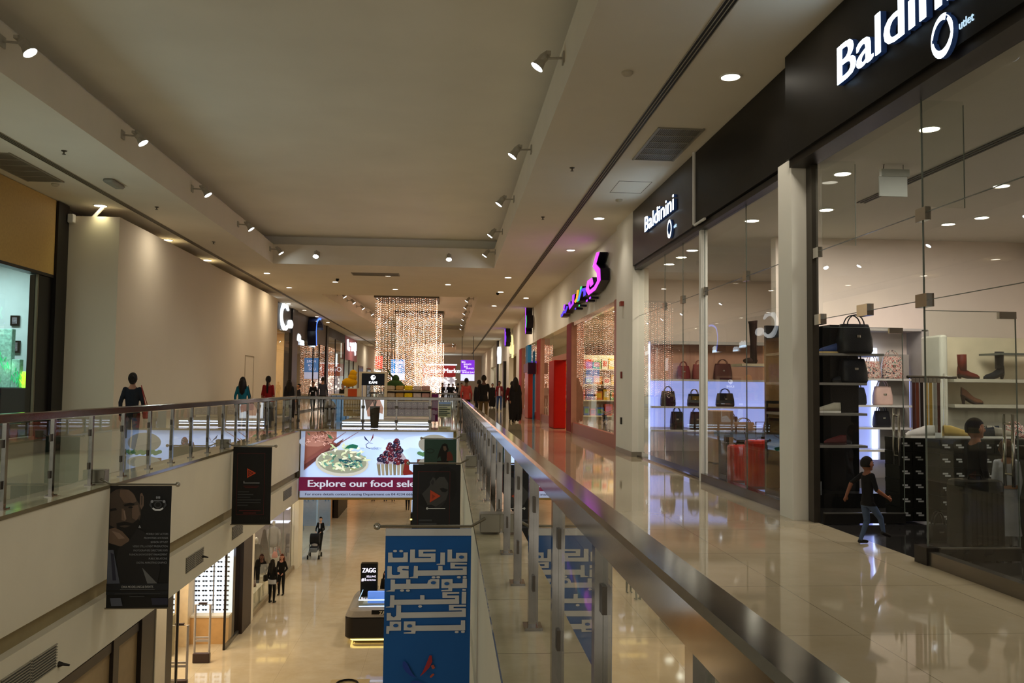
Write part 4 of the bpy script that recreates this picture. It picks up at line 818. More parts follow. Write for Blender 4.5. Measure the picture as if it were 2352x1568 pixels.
# ================================================================== toy shop
hz = U(1428, 685, 'x', 3.95)[2]
TX = 3.95; Y0, Y1 = 19.05, 46.5
s = MB(); s.box(TX-.05, Y0, hz, TX+.25, Y1, CZ); s.box(TX-.05, 46.5, 0, TX+.25, 47.2, CZ); struct('wall_right_toyshop', s, plaster_w)
s = MB(); s.box(TX+.1, 60, 0, 13, 60.2, 4); s.box(12.8, 19.2, 0, 13, 60, 4); struct('wall_toyshop_inner', s, M('warm_toy_wall', 'd8c4a4', .7))
for y in (22, 27, 32, 38, 45): area(7.2, y, 3.86, 2.5, 1.2, 190, (1, .86, .62))
red = M('red_pillar', 'a3170f', .5, var=.02, spec=.1); wine = M('wine_pillar', '7a1424', .5, var=.02, spec=.1); bluep = M('blue_pillar', '2f6f9c', .5, var=.02, spec=.1); pinkp = M('salmon_pillar', 'b07a66', .6, spec=.1)
def pillar(ya, yb, mats_, lab, x0=3.86, x1=4.25):
    t = thing('shopfront_pillar', lab, 'pillar', (x0, (ya+yb)/2, 0)); MB().box(x0, ya, 0, x1, yb, hz).build('pillar_body', mats_[0], t); MB().box(x0-.006, ya+.04, .02, x0, yb-.02, hz-.02).build('front_face', mats_[1], t)
def ypx(px): return U(px, 950, 'x', TX)[1]
pillar(19.05, 19.6, (pinkp, M('brick_red_face', '8e3a2c', .3)), 'narrow brick red pillar at the near end of the toy shop')
pillar(26.5, 27.6, (pinkp, wine), 'wine red pillar of the toy shop, between the big window and the door')
pillar(35.5, 37.0, (pinkp, red), 'bright red pillar in the middle of the toy shop front')
pillar(44.6, 46.2, (pinkp, red), 'far red pillar of the toy shop behind the woman in black')
pillar(41.2, 42.3, (bluep, bluep), 'blue pillar in the toy shop front')
t = thing('shop_window', 'big toy shop window above a red plinth', 'shop window', (TX, 23, 0)); MB().box(TX-.006, 19.6, .32, TX+.006, 26.5, hz).build('glass_panel', sglass, t); MB().box(TX-.06, 19.6, 0, TX+.06, 26.5, .32).build('plinth', M('brick_red_face', '8e3a2c', .3), t)
MB().box(TX-.05, 19.6, hz-.12, TX+.05, 26.5, hz).build('top_frame', chrome, t)
for a, b_ in ((31.8, 35.5), (37, 41.2), (42.3, 44.6)):
    t = thing('shop_window', 'toy shop glass bay between pillars, %s' % {31.8: 'next to the doorway', 37: 'beyond the middle red pillar', 42.3: 'farthest'}[a], 'shop window', (TX, (a+b_)/2, 0)); MB().box(TX-.006, a, .3, TX+.006, b_, hz).build('glass_panel', sglass, t); MB().box(TX-.05, a, 0, TX+.05, b_, .3).build('plinth', M('brick_red_face', '8e3a2c', .3), t)
t = thing('entrance_portal', 'tall red entrance block of the toy shop doorway', 'portal', (3.8, 30, 0)); MB().rbox(3.62, 29.0, 0, 4.05, 30.4, 2.35, .04).build('portal_leg', red, t); MB().box(3.9, 27.62, 2.35, 4.1, 31.78, 2.55).build('lintel', pinkp, t)
t = thing('entrance_portal', 'smaller orange red door block near the blue pillar', 'portal', (3.8, 38.8, 0)); MB().rbox(3.60, 38.2, 0, 3.88, 39.8, 2.1, .04).build('portal_leg', M('orange_red', 'b03018', .3), t); MB().box(3.60, 37.8, 2.1, 3.90, 40.6, 2.5).build('lintel', M('maroon_block', '5c1626', .4), t)
t = thing('sign_post', 'slim blue pole with a dark box sign in front of the toy shop', 'sign', (3.75, 37.4, 0)); MB().tube([(3.78, 37.4, 0), (3.78, 37.4, 3.0)], .05).build('pole', bluep, t); MB().box(3.5, 37.25, 2.0, 3.85, 37.55, 2.5).build('sign_box', M('plum_box', '3a1030', .4), t)
# shelves and toys
shelfm = M('toy_shelf', 'c9bda6', .5); cols = [('c2452e', 'red'), ('3f68b8', 'blue'), ('d8b23c', 'yellow'), ('c96a98', 'pink'), ('5c9c58', 'green'), ('d9d2c2', 'white'), ('7c52a0', 'purple'), ('d07a34', 'orange')]
protos = {}
def toy(x, y, z, ci, w, h, rot=0):
    hx_, nm = cols[ci]; key = (ci,)
    if key not in protos:
        t = thing('toy_box', '%s boxed toy on the toy shop shelves' % nm, 'toy', (x, y, z), rot, '%s boxed toys' % nm)
        MB().box(-.5, -.5, 0, .5, .5, 1).build('carton', M('toy_'+nm, hx_, .5, var=.12, sc=9), t, world=False); MB().box(-.36, -.504, .25, .36, -.5, .8).build('picture', M('toypic_'+nm, cols[(ci+3) % 8][0], .4, var=.2, sc=14), t, world=False); protos[key] = t
    else: t = dup(protos[key], (x, y, z), rotz=rot)
    t.scale = (w, .3, h)
for bi, (bx_, by, bw) in enumerate([(6.8, 33.0, 4.0), (6.2, 41.5, 3.4), (10.5, 33.5, 3.0)]):
    t = thing('toy_shelving', ['tall toy shelving seen through the big window', 'farther toy shelving seen past the red pillars', 'toy shelving deep in the toy shop'][bi], 'shelf', (bx_, by, 0))
    for z in (.35, .95, 1.55, 2.15): MB().box(bx_-bw/2, by-.5, z-.05, bx_+bw/2, by, z).build('shelf_board', shelfm, t)
    MB().box(bx_-bw/2, by, 0, bx_+bw/2, by+.06, 2.7).build('back_panel', shelfm, t)
    for z in (.35, .95, 1.55, 2.15):
        x = bx_-bw/2+.15
        while x < bx_+bw/2-.2:
            w = random.uniform(.2, .42); toy(x+w/2, by-.25, z, random.randrange(8), w*.95, random.uniform(.25, .48)); x += w+.03
# toy cars and bikes near the glass
def wheel(cx, cy, cz, r, par, ax='x', name='wheel'):
    b = MB(); b.tube([(cx+r*cos(a*pi/10)*(0 if ax == 'x' else 1), cy+r*cos(a*pi/10)*(1 if ax == 'x' else 0), cz+r*sin(a*pi/10)) for a in range(21)], r*.1, 6); return b.build(name, black_m, par)
t = thing('toy_car', 'white ride-on toy car low inside the toy shop window', 'toy car', (4.55, 21.6, 0)); b = MB(); b.rbox(4.2, 21.2, .28, 4.85, 22.3, .56, .1); b.rbox(4.28, 21.5, .52, 4.78, 22.1, .74, .08); b.build('car_body', M('toy_white', 'd9d2c2', .3), t)
MB().box(4.24, 21.19, .34, 4.81, 21.205, .44).build('grille', black_m, t)
for x, y in ((4.2, 21.4), (4.85, 21.4), (4.2, 22.1), (4.85, 22.1)): b = MB(); b.tube([(x-.05, y, .14+.0), (x+.05, y, .14)], .14, 14); b.build('wheel', black_m, t)
for k, (x, y, c_, nm) in enumerate([(4.3, 22.9, 'c9c6bd', 'silver'), (4.6, 24.6, '3c5c94', 'blue')]):
    t = thing('toy_bicycle', '%s childrens bicycle behind the toy shop window' % nm, 'bicycle', (x, y, 0)); wheel(x, y-.32, .24, .22, t); wheel(x, y+.32, .24, .22, t)
    MB().tube([(x, y-.32, .24), (x, y-.1, .52), (x, y+.2, .5), (x, y+.32, .24)], .018).build('frame', M('bike_'+nm, c_, .3, .5), t); MB().tube([(x-.22, y-.25, .78), (x, y-.22, .7), (x+.22, y-.25, .78)], .014).build('handlebar', chrome, t); MB().rbox(x-.06, y+.1, .56, x+.06, y+.32, .62, .03).build('saddle', black_m, t)
t = thing('teddy_bear', 'pink and white plush toy pile behind the toy shop window', 'plush toy', (5.3, 25.2, 0))
b = MB(); b.ell((5.3, 25.2, .75), (.38, .3, .36)); b.ell((5.3, 25.1, 1.22), (.26, .24, .25)); b.ell((5.1, 25.1, 1.45), (.09, .06, .09)); b.ell((5.5, 25.1, 1.45), (.09, .06, .09)); b.ell((5.05, 24.95, .6), (.13, .28, .12)); b.ell((5.55, 24.95, .6), (.13, .28, .12)); b.build('plush_body', M('plush_pink', 'd2a4a4', .9, var=.1, sc=30, bump=.4), t, smooth=True)
MB().rbox(4.95, 24.95, 0, 5.65, 25.45, .4, .04).build('plush_stand', shelfm, t)
t = thing('trolley_rack', 'row of wire trolleys standing inside the toy shop window', 'trolley', (4.75, 20.4, 0)); b = MB()
for k in range(16): y = 19.75+k*.09; b.tube([(4.5, y, .2), (4.52, y, 1.0), (5.0, y, 1.05), (5.0, y, .2)], .008, 5)
b.build('wire_frame', chrome, t)
for k in range(14):
    x = random.uniform(4.6, 9); y = random.uniform(21, 34); downlight(x, y, random.uniform(.09, .13), 'recessed light in the toy shop ceiling, %s' % ORD[k], z=3.9)
# Arabic toy shop lettering: face polygons extruded from dark sides
pur = emis('sign_purple', '9a34ff', 1.6); mag = emis('sign_magenta', 'd03cf0', 1.8); ora = emis('sign_orange', 'ff9a28', 1.4); grn = emis('sign_green', '38c870', 1.2); indi = emis('sign_indigo', '4a34d8', 1.2); side = M('sign_side_black', '120c1c', .4)
def zigsign(oy, oz, sc, strokes, lab, x=3.86, th=.16):
    t = thing('wall_sign', lab, 'shop sign', (x, oy, oz)); S = Board((x, oy, oz), (0, -1, 0), (0, 0, 1), (-1, 0, 0)); Fc = Board((x-th, oy, oz), (0, -1, 0), (0, 0, 1), (-1, 0, 0))
    su, sv = sc if isinstance(sc, tuple) else (sc, sc)
    for Q in (S, Fc): Q.u = Q.u*su; Q.w = Q.w*sv
    for pts, w, m in strokes: S.ribbon(pts, w*1.3, side, th=th); Fc.ribbon(pts, w, m, th=.012)
    S.build('letter_returns', t); Fc.build('letter_faces', t)
# strokes in units: u to the right in the photograph
g1 = [([(4.7, 2.9), (4.35, 2.2), (4.75, 1.6), (4.8, .9), (4.4, .55), (3.8, .5), (3.6, .9), (3.75, 1.35), (4.0, 1.35), (4.1, .9)], .30, mag), ([(3.3, .5), (3.3, 1.0), (2.9, 1.1), (2.6, .6), (2.55, .45)], .26, indi), ([(2.9, 1.4), (2.75, .9), (2.6, .5), (2.35, .5)], .2, grn), ([(2.5, 1.3), (2.35, .7), (2.1, .5)], .22, ora), ([(1.9, 1.2), (1.8, .5), (1.4, .3), (1.3, .8)], .26, pur), ([(1.0, .6), (.7, .2), (.4, .3), (.2, .1), (0, .1)], .24, indi), ([(.6, .9), (.45, .5)], .18, pur),
      ([(3.5, .02), (3.64, .02)], .13, pur), ([(3.85, .08), (4.0, .08)], .13, pur), ([(2.6, 0), (2.72, 0)], .12, grn), ([(2.1, -.05), (2.24, -.05)], .12, indi)]
ya = U(1303, 700, 'x', 3.86)[1]; yb = U(1397, 640, 'x', 3.86)[1]; za = U(1330, 712, 'x', 3.86)[2]
zigsign(ya, za, ((ya-yb)/4.9, .36), g1, 'large multicoloured Arabic letter sign with purple and magenta letters above the toy shop window', th=.2)
y_ = U(1224, 735, 'x', 3.86)[1]; z_ = U(1226, 762, 'x', 3.86)[2]
zigsign(y_+.4, z_, .42, [([(.3, 0), (0, .5), (.2, 1.4), (0, 2.4), (.2, 3.1)], .4, pur), ([(.9, .6), (1.3, 1.2), (1.0, 1.8)], .3, grn)], 'tall purple letter sign above the middle of the toy shop', th=.3)
y_ = U(1172, 790, 'x', 3.86)[1]; z_ = U(1172, 795, 'x', 3.86)[2]
zigsign(y_+.6, z_, .5, [([(0, .2), (0, 2.2)], .4, pur), ([(.6, 0), (.8, 2.4)], .4, indi), ([(1.4, .1), (1.5, 1.8)], .35, pur), ([(2.1, .6), (2.4, 1.2)], .5, indi)], 'purple letter sign above the far end of the toy shop', th=.3)
b = MB(); b.rbox(3.72, 18.2, 3.2, 3.80, 18.36, 3.30, .01); b.build('wall_box', M('brick_red_face', '8e3a2c', .3), label='small red box on the white pier beside the toy shop', cat='fire alarm')
for z, lab in ((1.62, 'small red button plate on the white pier'), (.62, 'small dark socket low on the white pier')): MB().rbox(3.77, 18.35, z, 3.80, 18.47, z+.15, .01).build('wall_plate', M('plate_red' if z > 1 else 'plate_dark', '7a2a20' if z > 1 else '2c2a24', .4), label=lab, cat='wall plate')
# ================================================================== left side, upper floor
hoard = M('hoarding_board', 'cdbfa6', .7, var=.01, sc=1); 
t = thing('hoarding', 'tall plain cream hoarding boxed out over a closed shop on the left', 'hoarding', (-7.4, 26, 0))
MB().box(-8.0, 18.25, 0, -6.93, 34.9, 4.88).build('board_panels', hoard, t); MB().box(-6.925, 29.6, 0, -6.918, 29.62, 2.4).build('door_seam', M('seam', '8d7f68', .7), t)
b = MB(); b.box(-6.925, 29.62, 2.38, -6.918, 30.9, 2.40); b.box(-6.925, 30.88, 0, -6.918, 30.9, 2.4); b.build('door_seam', M('seam'), t)
MB().tube([(-7.5, 18.3, 4.86), (-7.3, 18.3, 5.08)], .035).build('brace', plaster_w, t); MB().rbox(-7.94, 18.12, 4.72, -7.82, 18.25, 4.9, .02).build('corner_bracket', plaster_w, t)
gold = M('gold_panel', 'c4a05a', .6, var=.04, sc=20); 
g0 = U(137, 462, 'x', -8.0); zf = U(128, 633, 'x', -8.0)[2]
t = thing('shop_fascia', 'plain golden yellow panel over the shop window at the left edge', 'shop fascia', (-8.1, 13, zf)); MB().box(-8.2, 5, zf, -8.0, 17.75, CZ-.01).build('board', gold, t); MB().box(-8.2, 5, zf-.06, -7.99, 17.75, zf).build('lower_trim', dark_m, t)
b = MB(); b.box(-8.25, 17.76, 0, -7.95, 18.24, CZ-.02); b.box(-8.2, 17.21, 0, -8.02, 17.76, zf-.07); b.build('dark_pillar', M('espresso_pillar', '110b08', .35), label='very dark brown full height pillar between gold fascia and hoarding', cat='pillar')
t = thing('shop_window', 'shop window with pale teal interior and dark sill at the left edge', 'shop window', (-8.1, 12, 0)); MB().box(-8.06, 5, .35, -8.05, 17.2, zf-.06).build('glass_panel', sglass, t)
MB().box(-8.15, 5, 0, -8.0, 17.2, .35).build('window_sill', M('olive_sill', '6d6753', .5), t); MB().box(-8.06, 17.15, .35, -8.02, 17.2, zf-.06).build('side_frame', M('olive_sill'), t)
teal = M('teal_wall', 'c4d8da', .7, var=.02)
s = MB(); s.box(-14, 18.6, 0, -8.2, 18.7, 4.1); struct('wall_left_shop', s, teal)
area(-8.7, 13.5, 2.2, 3.5, 3.0, 95, (.74, .93, 1.0), (0, R_(-90), 0))  # unseen lamp added to spill cool shop light onto hoarding and floor
area(-9.6, 17.0, 3.9, 1.4, .8, 110, (.80, 1.0, 1.0)); area(-10.5, 12, 3.9, 1.5, 1.5, 40, (.85, 1, 1))
for px0, py0, px1, py1, lab in [(24, 724, 43, 748, 'small black picture frame high on the teal wall, upper left of three'), (66, 741, 88, 769, 'small black picture frame on the teal wall, rightmost of three'), (26, 782, 44, 810, 'small black picture frame on the teal wall, lower left of three')]:
    a = U(px0, py0, 'y', 18.55); c_ = U(px1, py1, 'y', 18.55); t = thing('picture_frame', lab, 'picture frame', (a[0], 18.55, c_[2]))
    MB().box(a[0], 18.55, c_[2], c_[0], 18.6, a[2]).build('frame', black_m, t); w = (c_[0]-a[0])*.22; MB().box(a[0]+w, 18.545, c_[2]+w, c_[0]-w, 18.55, a[2]-w).build('picture', M('photo_grey', '77757c', .4, var=.35, sc=25), t)
a = U(0, 890, 'y', 17.9); c_ = U(80, 892, 'y', 17.9)
MB().rbox(-11.5, 17.6, 0, c_[0], 18.2, a[2], .03).build('display_plinth', M('charcoal_plinth', '1d2126', .5), label='black cabinet carrying the green lit vases', cat='cabinet')
grm = emis('green_glow', '3cd08a', .5); gym = emis('lime_glow', 'b4ff3c', 1.5)
for (px, top, w, m_, lab) in [(8, 755, .33, 'a', 'tall etched glass vase with green light, leftmost'), (38, 825, .17, 'a', 'medium etched glass vase with green light'), (60, 853, .13, 'b', 'small lime glowing square lamp')]:
    c0 = U(px, 890, 'y', 17.85); z1 = U(px, top, 'y', 17.85)[2]; z0 = a[2]; t = thing('glow_vase', lab, 'vase' if m_ == 'a' else 'lamp', (c0[0], 17.85, z0))
    b = MB(); b.rbox(c0[0]-w/2, 17.78, z0, c0[0]+w/2, 17.92, z1, .02); b.build('vase_body', M('etched_glass_'+m_, '9fd8c8' if m_ == 'a' else 'd4ff7a', .3, 0, .10 if m_ == 'a' else 1.2, var=.2, sc=20, ecol='7fd8b8' if m_ == 'a' else 'a8ff40'), t)
    rr = random.Random(int(px)); b = MB()
    for k in range(16): x = c0[0]+rr.uniform(-w*.42, w*.42); z = z0+(z1-z0)*rr.uniform(.04, .62); b.tube([(x, 17.775, z), (x+rr.uniform(-.05, .05), 17.772, z+rr.uniform(.04, .14))], .008, 5)
    b.build('etched_twigs', grm if m_ == 'a' else gym, t)
l = bpy.data.lights.new('lamp', 'POINT'); l.energy = .8; l.color = (.5, 1, .5); l.shadow_soft_size = .1; o = bpy.data.objects.new('lamp', l); COL.objects.link(o); o.location = (-8.8, 17.7, 1.7)
# ------------------------------------------------------------------ left shops beyond the hoarding (plane x=-7.6)
LX = -7.6
def L(px, py): return U(px, py, 'x', LX)
def shopfront(y0, y1, z0, fas, lab_f, lab_w, wmat=None, depth=4, frames=(), light=60, lcol=(1, .85, .62), floorline=True):
    b = MB(); b.box(LX-.25, y0, z0, LX, y1, CZ-.01); f = b.build('shop_fascia', fas, label=lab_f, cat='shop fascia')
    t = thing('shop_window', lab_w, 'shop window', (LX, (y0+y1)/2, 0)); MB().box(LX-.012, y0, .08, LX, y1, z0).build('glass_panel', sglass, t); MB().box(LX-.06, y0, 0, LX+.02, y1, .08).build('sill', dark_m, t)
    for y in frames: MB().box(LX-.06, y-.05, 0, LX+.03, y+.05, z0).build('mullion', dark_m, t)
    for q in ((LX-depth, y0, 0, LX-depth+.1, y1, z0-.01), (LX-depth+.1, y1-.08, 0, LX-.3, y1, z0-.01), (LX-depth, y0, z0+.0, LX-.3, y1, z0+.1)): s = MB(); s.box(*q); struct('wall_shop_interior', s, wmat or M('amber_wall', 'caa878', .7))
    
    area(LX-depth/2, (y0+y1)/2, z0-.05, 1.2, min(2.5, (y1-y0)*.6), light, lcol); return f
s = MB(); s.box(LX-.3, 34.9, 0, LX-.05, 36.2, CZ); struct('wall_left_pier', s, plaster)
char = M('charcoal_fascia', '2b2a2a', .5)
zA = L(655, 760)[2]
shopfront(36.2, 41.6, zA, char, 'charcoal fascia with a white letter logo just past the hoarding', 'lit amber shop window just past the hoarding', M('amber_wall', 'caa878', .7), 1.6, light=130)
B = Board((LX+.01, 0, 0), (0, 1, 0), (0, 0, 1), (1, 0, 0)); c0 = L(652, 727); wem = emis('lit_sign', 'eaf6ff', 1.3)
B.ribbon([(c0[1]+.9*cos(R_(a)), c0[2]+.55*sin(R_(a))) for a in range(40, 330, 20)], [.08, .14, .2, .24, .24, .2, .2, .2, .2, .24, .24, .2, .16, .12, .08], wem, th=.1); B.ell(c0[1]+1.3, c0[2]-.25, .5, .2, wem, th=.1); B.rect(36.3, c0[2]-.1, 36.8, c0[2]+.5, wem, .1)
B.build('wall_sign', label='white glowing letter logo on the charcoal fascia past the hoarding', cat='shop sign')
b = MB(); b.box(LX-.3, 41.6, 0, LX+.08, 43.0, CZ); b.build('dark_pillar', M('espresso_pillar'), label='black full height pillar left of the arch sign', cat='pillar')
zB = L(700, 780)[2]
shopfront(43.0, 53.4, zB, M('brown_grey_fascia', '4c453e', .4), 'grey brown fascia carrying the tall arch and white lettering', 'glass shop window under the arch sign', M('mirror_amber', '9a8468', .4), 4, (48.5, 50.8), 130)
B = Board((LX+.01, 0, 0), (0, 1, 0), (0, 0, 1), (1, 0, 0)); 
a0, a1 = L(692, 790), L(712, 795); zt = L(700, 724)[2]; zb = L(697, 790)[2]
arch = [(46.4+2.6*(1-cos(R_(a)))/2*1.0, zt-.5+.5*sin(R_(a))) for a in range(0, 181, 20)]
arch = [(46.5, zb), (46.3, (zb+zt)/2), *arch]
t = thing('arch_sign', 'tall dark arch with blue lit edge over the glass shop front', 'shop sign', (LX, 47.7, zb)); Ab = Board((LX+.02, 0, 0), (0, 1, 0), (0, 0, 1), (1, 0, 0)); Ab.ribbon(arch, .22, M('navy_arch', '101838', .2), th=.45); Ab.build('arch_band', t)
Ab = Board((LX+.48, 0, 0), (0, 1, 0), (0, 0, 1), (1, 0, 0)); Ab.ribbon(arch[:8], .1, emis('blue_edge', '4a7cff', 2.0), th=.01); Ab.build('lit_edge', t)
for px, py, s_ in ((683, 775, .5), (692, 787, .35), (716, 788, .55)):
    c0 = L(px, py); 
    for k in range(5): B.ribbon([(c0[1]-1.0*s_+k*.45*s_, c0[2]-.3*s_), (c0[1]-.8*s_+k*.45*s_, c0[2]+.35*s_*(1 if k % 2 else .6))], .28*s_, wem, th=.08)
    B.rect(c0[1]-1.1*s_, c0[2]-.35*s_, c0[1]+1.2*s_, c0[2]-.1*s_, wem, .08)
B.build('wall_sign', label='white glowing Arabic style lettering under the arch', cat='shop sign')
b = MB(); b.box(LX-.3, 53.4, 0, LX+.06, 54.1, CZ); b.build('dark_pillar', M('espresso_pillar'), label='thin black pillar right of the arch sign', cat='pillar')
shopfront(54.1, 63.0, 4.5, char, 'thin dark header above the tall mirrored shop window', 'tall mirrored shop window beyond the arch sign', M('mirror_amber', '9a8468', .4), 4, (57.8, 62.9), 130)
t = thing('window_sign', 'narrow vertical sign with white mark inside the tall window', 'sign', (LX-.2, 60, 1)); MB().box(LX-.25, 59.4, 0, LX-.2, 60.4, 2.6).build('panel', dark_m, t); c0 = L(750, 800); MB().box(LX-.2, 59.6, 2.7, LX-.15, 60.2, 3.6).build('lit_mark', wem, t)
pinkf = M('pink_fascia', 'b06a74', .5)
shopfront(63.4, 71.5, 3.35, pinkf, 'pink fascia with white lettering on the left', 'bright white shop window under the pink fascia', M('white_shop', 'd8dcd8', .6), 4, (66, 69), 200, (.95, 1, 1))
B = Board((LX+.01, 0, 0), (0, 1, 0), (0, 0, 1), (1, 0, 0)); z_ = L(785, 788)[2]
for k, q in enumerate([[(0, 1), (.1, .1), (1, 0)], [(1.5, .6), (2.6, .6), (2.6, -.1)], [(3.2, .9), (3.3, 0)], [(4.2, .5), (5.4, .3)], [(4.6, 1.0), (5, -.4)], [(4.3, .1), (5.4, .8)]]): B.ribbon([(64.4+u*1.05, z_-.25+v*.7) for u, v in q], .28, wem, th=.1)
B.build('wall_sign', label='white glowing lettering on the pink fascia', cat='shop sign')
s = MB(); s.box(LX-.3, 71.5, 0, LX, 80, CZ); s.box(LX-.3, 80, 3.2, LX, FAR, CZ); s.box(LX-.3, 84, 0, LX, 88, 3.2); s.box(LX-.3, 93, 0, LX, FAR, 3.2); struct('wall_left_far', s, plaster_w)
t = thing('shop_window', 'dark framed shop window far along the left wall', 'shop window', (LX, 75, 0)); MB().box(LX, 72.5, 0, LX+.05, 76.5, 3.1).build('frame', dark_m, t); MB().box(LX+.05, 72.9, .1, LX+.06, 76.1, 2.9).build('glass_panel', M('dim_blue_glass', '4a6488', .15, 0, .25), t)
t = thing('shop_window', 'second framed shop window far along the left wall', 'shop window', (LX, 82, 0)); MB().box(LX-.02, 80.2, 0, LX+.05, 83.8, 3.1).build('frame', steel, t); MB().box(LX+.05, 80.5, .1, LX+.06, 83.5, 2.9).build('glass_panel', M('dim_grey_glass', '7a8a98', .15, 0, .3), t)
t = thing('blade_sign', 'vertical red and pink sign with white mark far along the left wall', 'shop sign', (LX, 90, 2)); MB().box(LX, 89.8, 3.2, LX+.7, 90, 4.5).build('red_panel', emis('sign_red', 'd8483c', .9), t); MB().box(LX, 89.8, 2.2, LX+.55, 90, 3.0).build('mark', wem, t)
# ------------------------------------------------------------------ far end
t = thing('shop_fascia', 'red shop front with white handwritten lettering at the far end of the mall', 'shop sign', (0, 100, 2)); 
a = U(1000, 838, 'y', 100); c_ = U(1046, 866, 'y', 100); MB().box(a[0]-1.5, 100, c_[2], c_[0], 100.3, a[2]).build('board', emis('far_red', '8e1c1c', .5), t)
B = Board((a[0], 99.98, c_[2]), (1, 0, 0), (0, 0, 1), (0, -1, 0)); B.text('Outlet', -1.3, .5, .75, wem); B.text('Market', 1.0, .5, .75, wem, bold=.05); B.build('lettering', t)
b = MB(); p = U(1000, 822, 'y', 97); q = U(1050, 838, 'y', 97); b.box(p[0]-1, 97, q[2], q[0], 100, q[2]+.1); b.build('ceiling_light_panel', emis('cove_white', 'd8e4ee', 1.1), label='bright white cove above the red shop front at the far end', cat='ceiling light')
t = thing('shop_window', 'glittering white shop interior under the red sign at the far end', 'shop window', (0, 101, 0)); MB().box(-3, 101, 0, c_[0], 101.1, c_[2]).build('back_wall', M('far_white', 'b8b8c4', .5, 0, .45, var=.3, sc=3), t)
rr = random.Random(5); b = MB()
for k in range(90): x = rr.uniform(-2.5, c_[0]-.1); z = rr.uniform(.6, c_[2]); b.box(x, 100.9, z, x+rr.uniform(.05, .25), 101, z+rr.uniform(.03, .14))
b.build('shelf_lights', emis('sparkle', 'fff0dc', 3), t)
def hang_box(px0, py0, px1, py1, Y, lab, mc, lines, ls):
    a = U(px0, py0, 'y', Y); c_ = U(px1, py1, 'y', Y); w = c_[0]-a[0]; h = a[2]-c_[2]; t = thing('lightbox_sign', lab, 'sign', (a[0]+w/2, Y, c_[2]))
    MB().box(a[0], Y, c_[2], c_[0], Y+.3, a[2]).build('box', M('sign_frame'), t); B = Board((a[0], Y, c_[2]), (1, 0, 0), (0, 0, 1), (0, -1, 0)); B.rect(.02, .02, w-.02, h*.33, emis('panel_white', 'd4dcff', .95)); B.rect(.02, h*.33, w-.02, h-.02, mc)
    for (s_, u, v, f) in lines: B.text(s_, u*w, v*h, ls*f*h, wem2)
    B.build('printed_artwork', t)
    for x in (a[0]+.1, c_[0]-.1): MB().tube([(x, Y+.15, a[2]), (x, Y+.15, CZ)], .02).build('cable', dark_m, t)
wem2 = emis('panel_letters', 'f0e8ff', 1.6)
hang_box(1058, 826, 1090, 875, 62, 'purple hanging lightbox reading BIG BRANDS BIG SAVINGS EVERY SINGLE DAY', emis('panel_purple', '7a30d8', .9), [('BIG', .08, .86, 1), ('BRANDS', .22, .76, .8), ('BIG', .25, .64, 1), ('SAVINGS', .38, .56, .8), ('EVERY', .08, .46, .7), ('SINGLE DAY', .12, .37, .9)], .12)
hang_box(898, 824, 930, 873, 70, 'blue hanging lightbox behind the fairy light curtains', emis('panel_blue', '2f86d0', .9), [('MORE', .2, .78, 1), ('FOR', .4, .6, .8), ('LESS', .2, .42, 1.1)], .16)
# right side beyond the toy shop
s = MB(); s.box(4.0, 47.2, 0, 4.3, 50, CZ); s.box(4.0, 50, 3.4, 4.3, 56, CZ); s.box(4.0, 56, 0, 4.3, 58.5, CZ); s.box(4.0, 58.5, 3.2, 4.3, FAR, CZ); s.box(4.0, 66, 0, 4.3, 67.5, 3.2); s.box(4.0, 80, 0, 4.3, FAR, 3.2); s.box(7, 47, 0, 7.1, FAR, 4); struct('wall_right_far', s, plaster_w)
area(5.6, 53, 3.2, 1, 3, 60, (1, .8, .5)); area(5.6, 62, 3.1, 1, 3, 60, (1, .75, .4)); area(5.6, 73, 3.1, 1, 3, 60, (.8, .8, 1))
b = MB(); b.box(3.86, 67.4, 0, 4.0, 68.6, CZ); b.build('dark_pillar', M('espresso_pillar'), label='dark pillar far along the right wall', cat='pillar')
b = MB(); b.box(3.80, 58.6, 0, 4.0, 59.6, 3.2); b.build('dark_pillar', M('espresso_pillar'), label='dark door frame pillar behind the man in the red jacket', cat='pillar')
t = thing('wall_sign', 'white ring logo sign high on the pale wall beyond the toy shop', 'shop sign', (3.95, 53, 4)); B = Board((3.98, 54.5, 3.5), (0, -1, 0), (0, 0, 1), (-1, 0, 0)); B.ribbon([(1.1+1.0*cos(R_(a)), .6+.55*sin(R_(a))) for a in range(0, 361, 20)], .1, emis('warm_ring', 'e8dca0', 1.2), th=.1); B.rect(2.2, -.3, 2.6, .5, emis('warm_ring'), .1); B.build('letters', t)
t = thing('wall_sign', 'small white glowing signs above the dark doorways far right', 'shop sign', (3.95, 63, 4)); B = Board((3.98, 66, 3.6), (0, -1, 0), (0, 0, 1), (-1, 0, 0)); B.ell(.8, .5, 1.0, .4, wem, th=.2); B.rect(.3, -.4, 1.6, .3, wem, .2); B.build('letters', t)
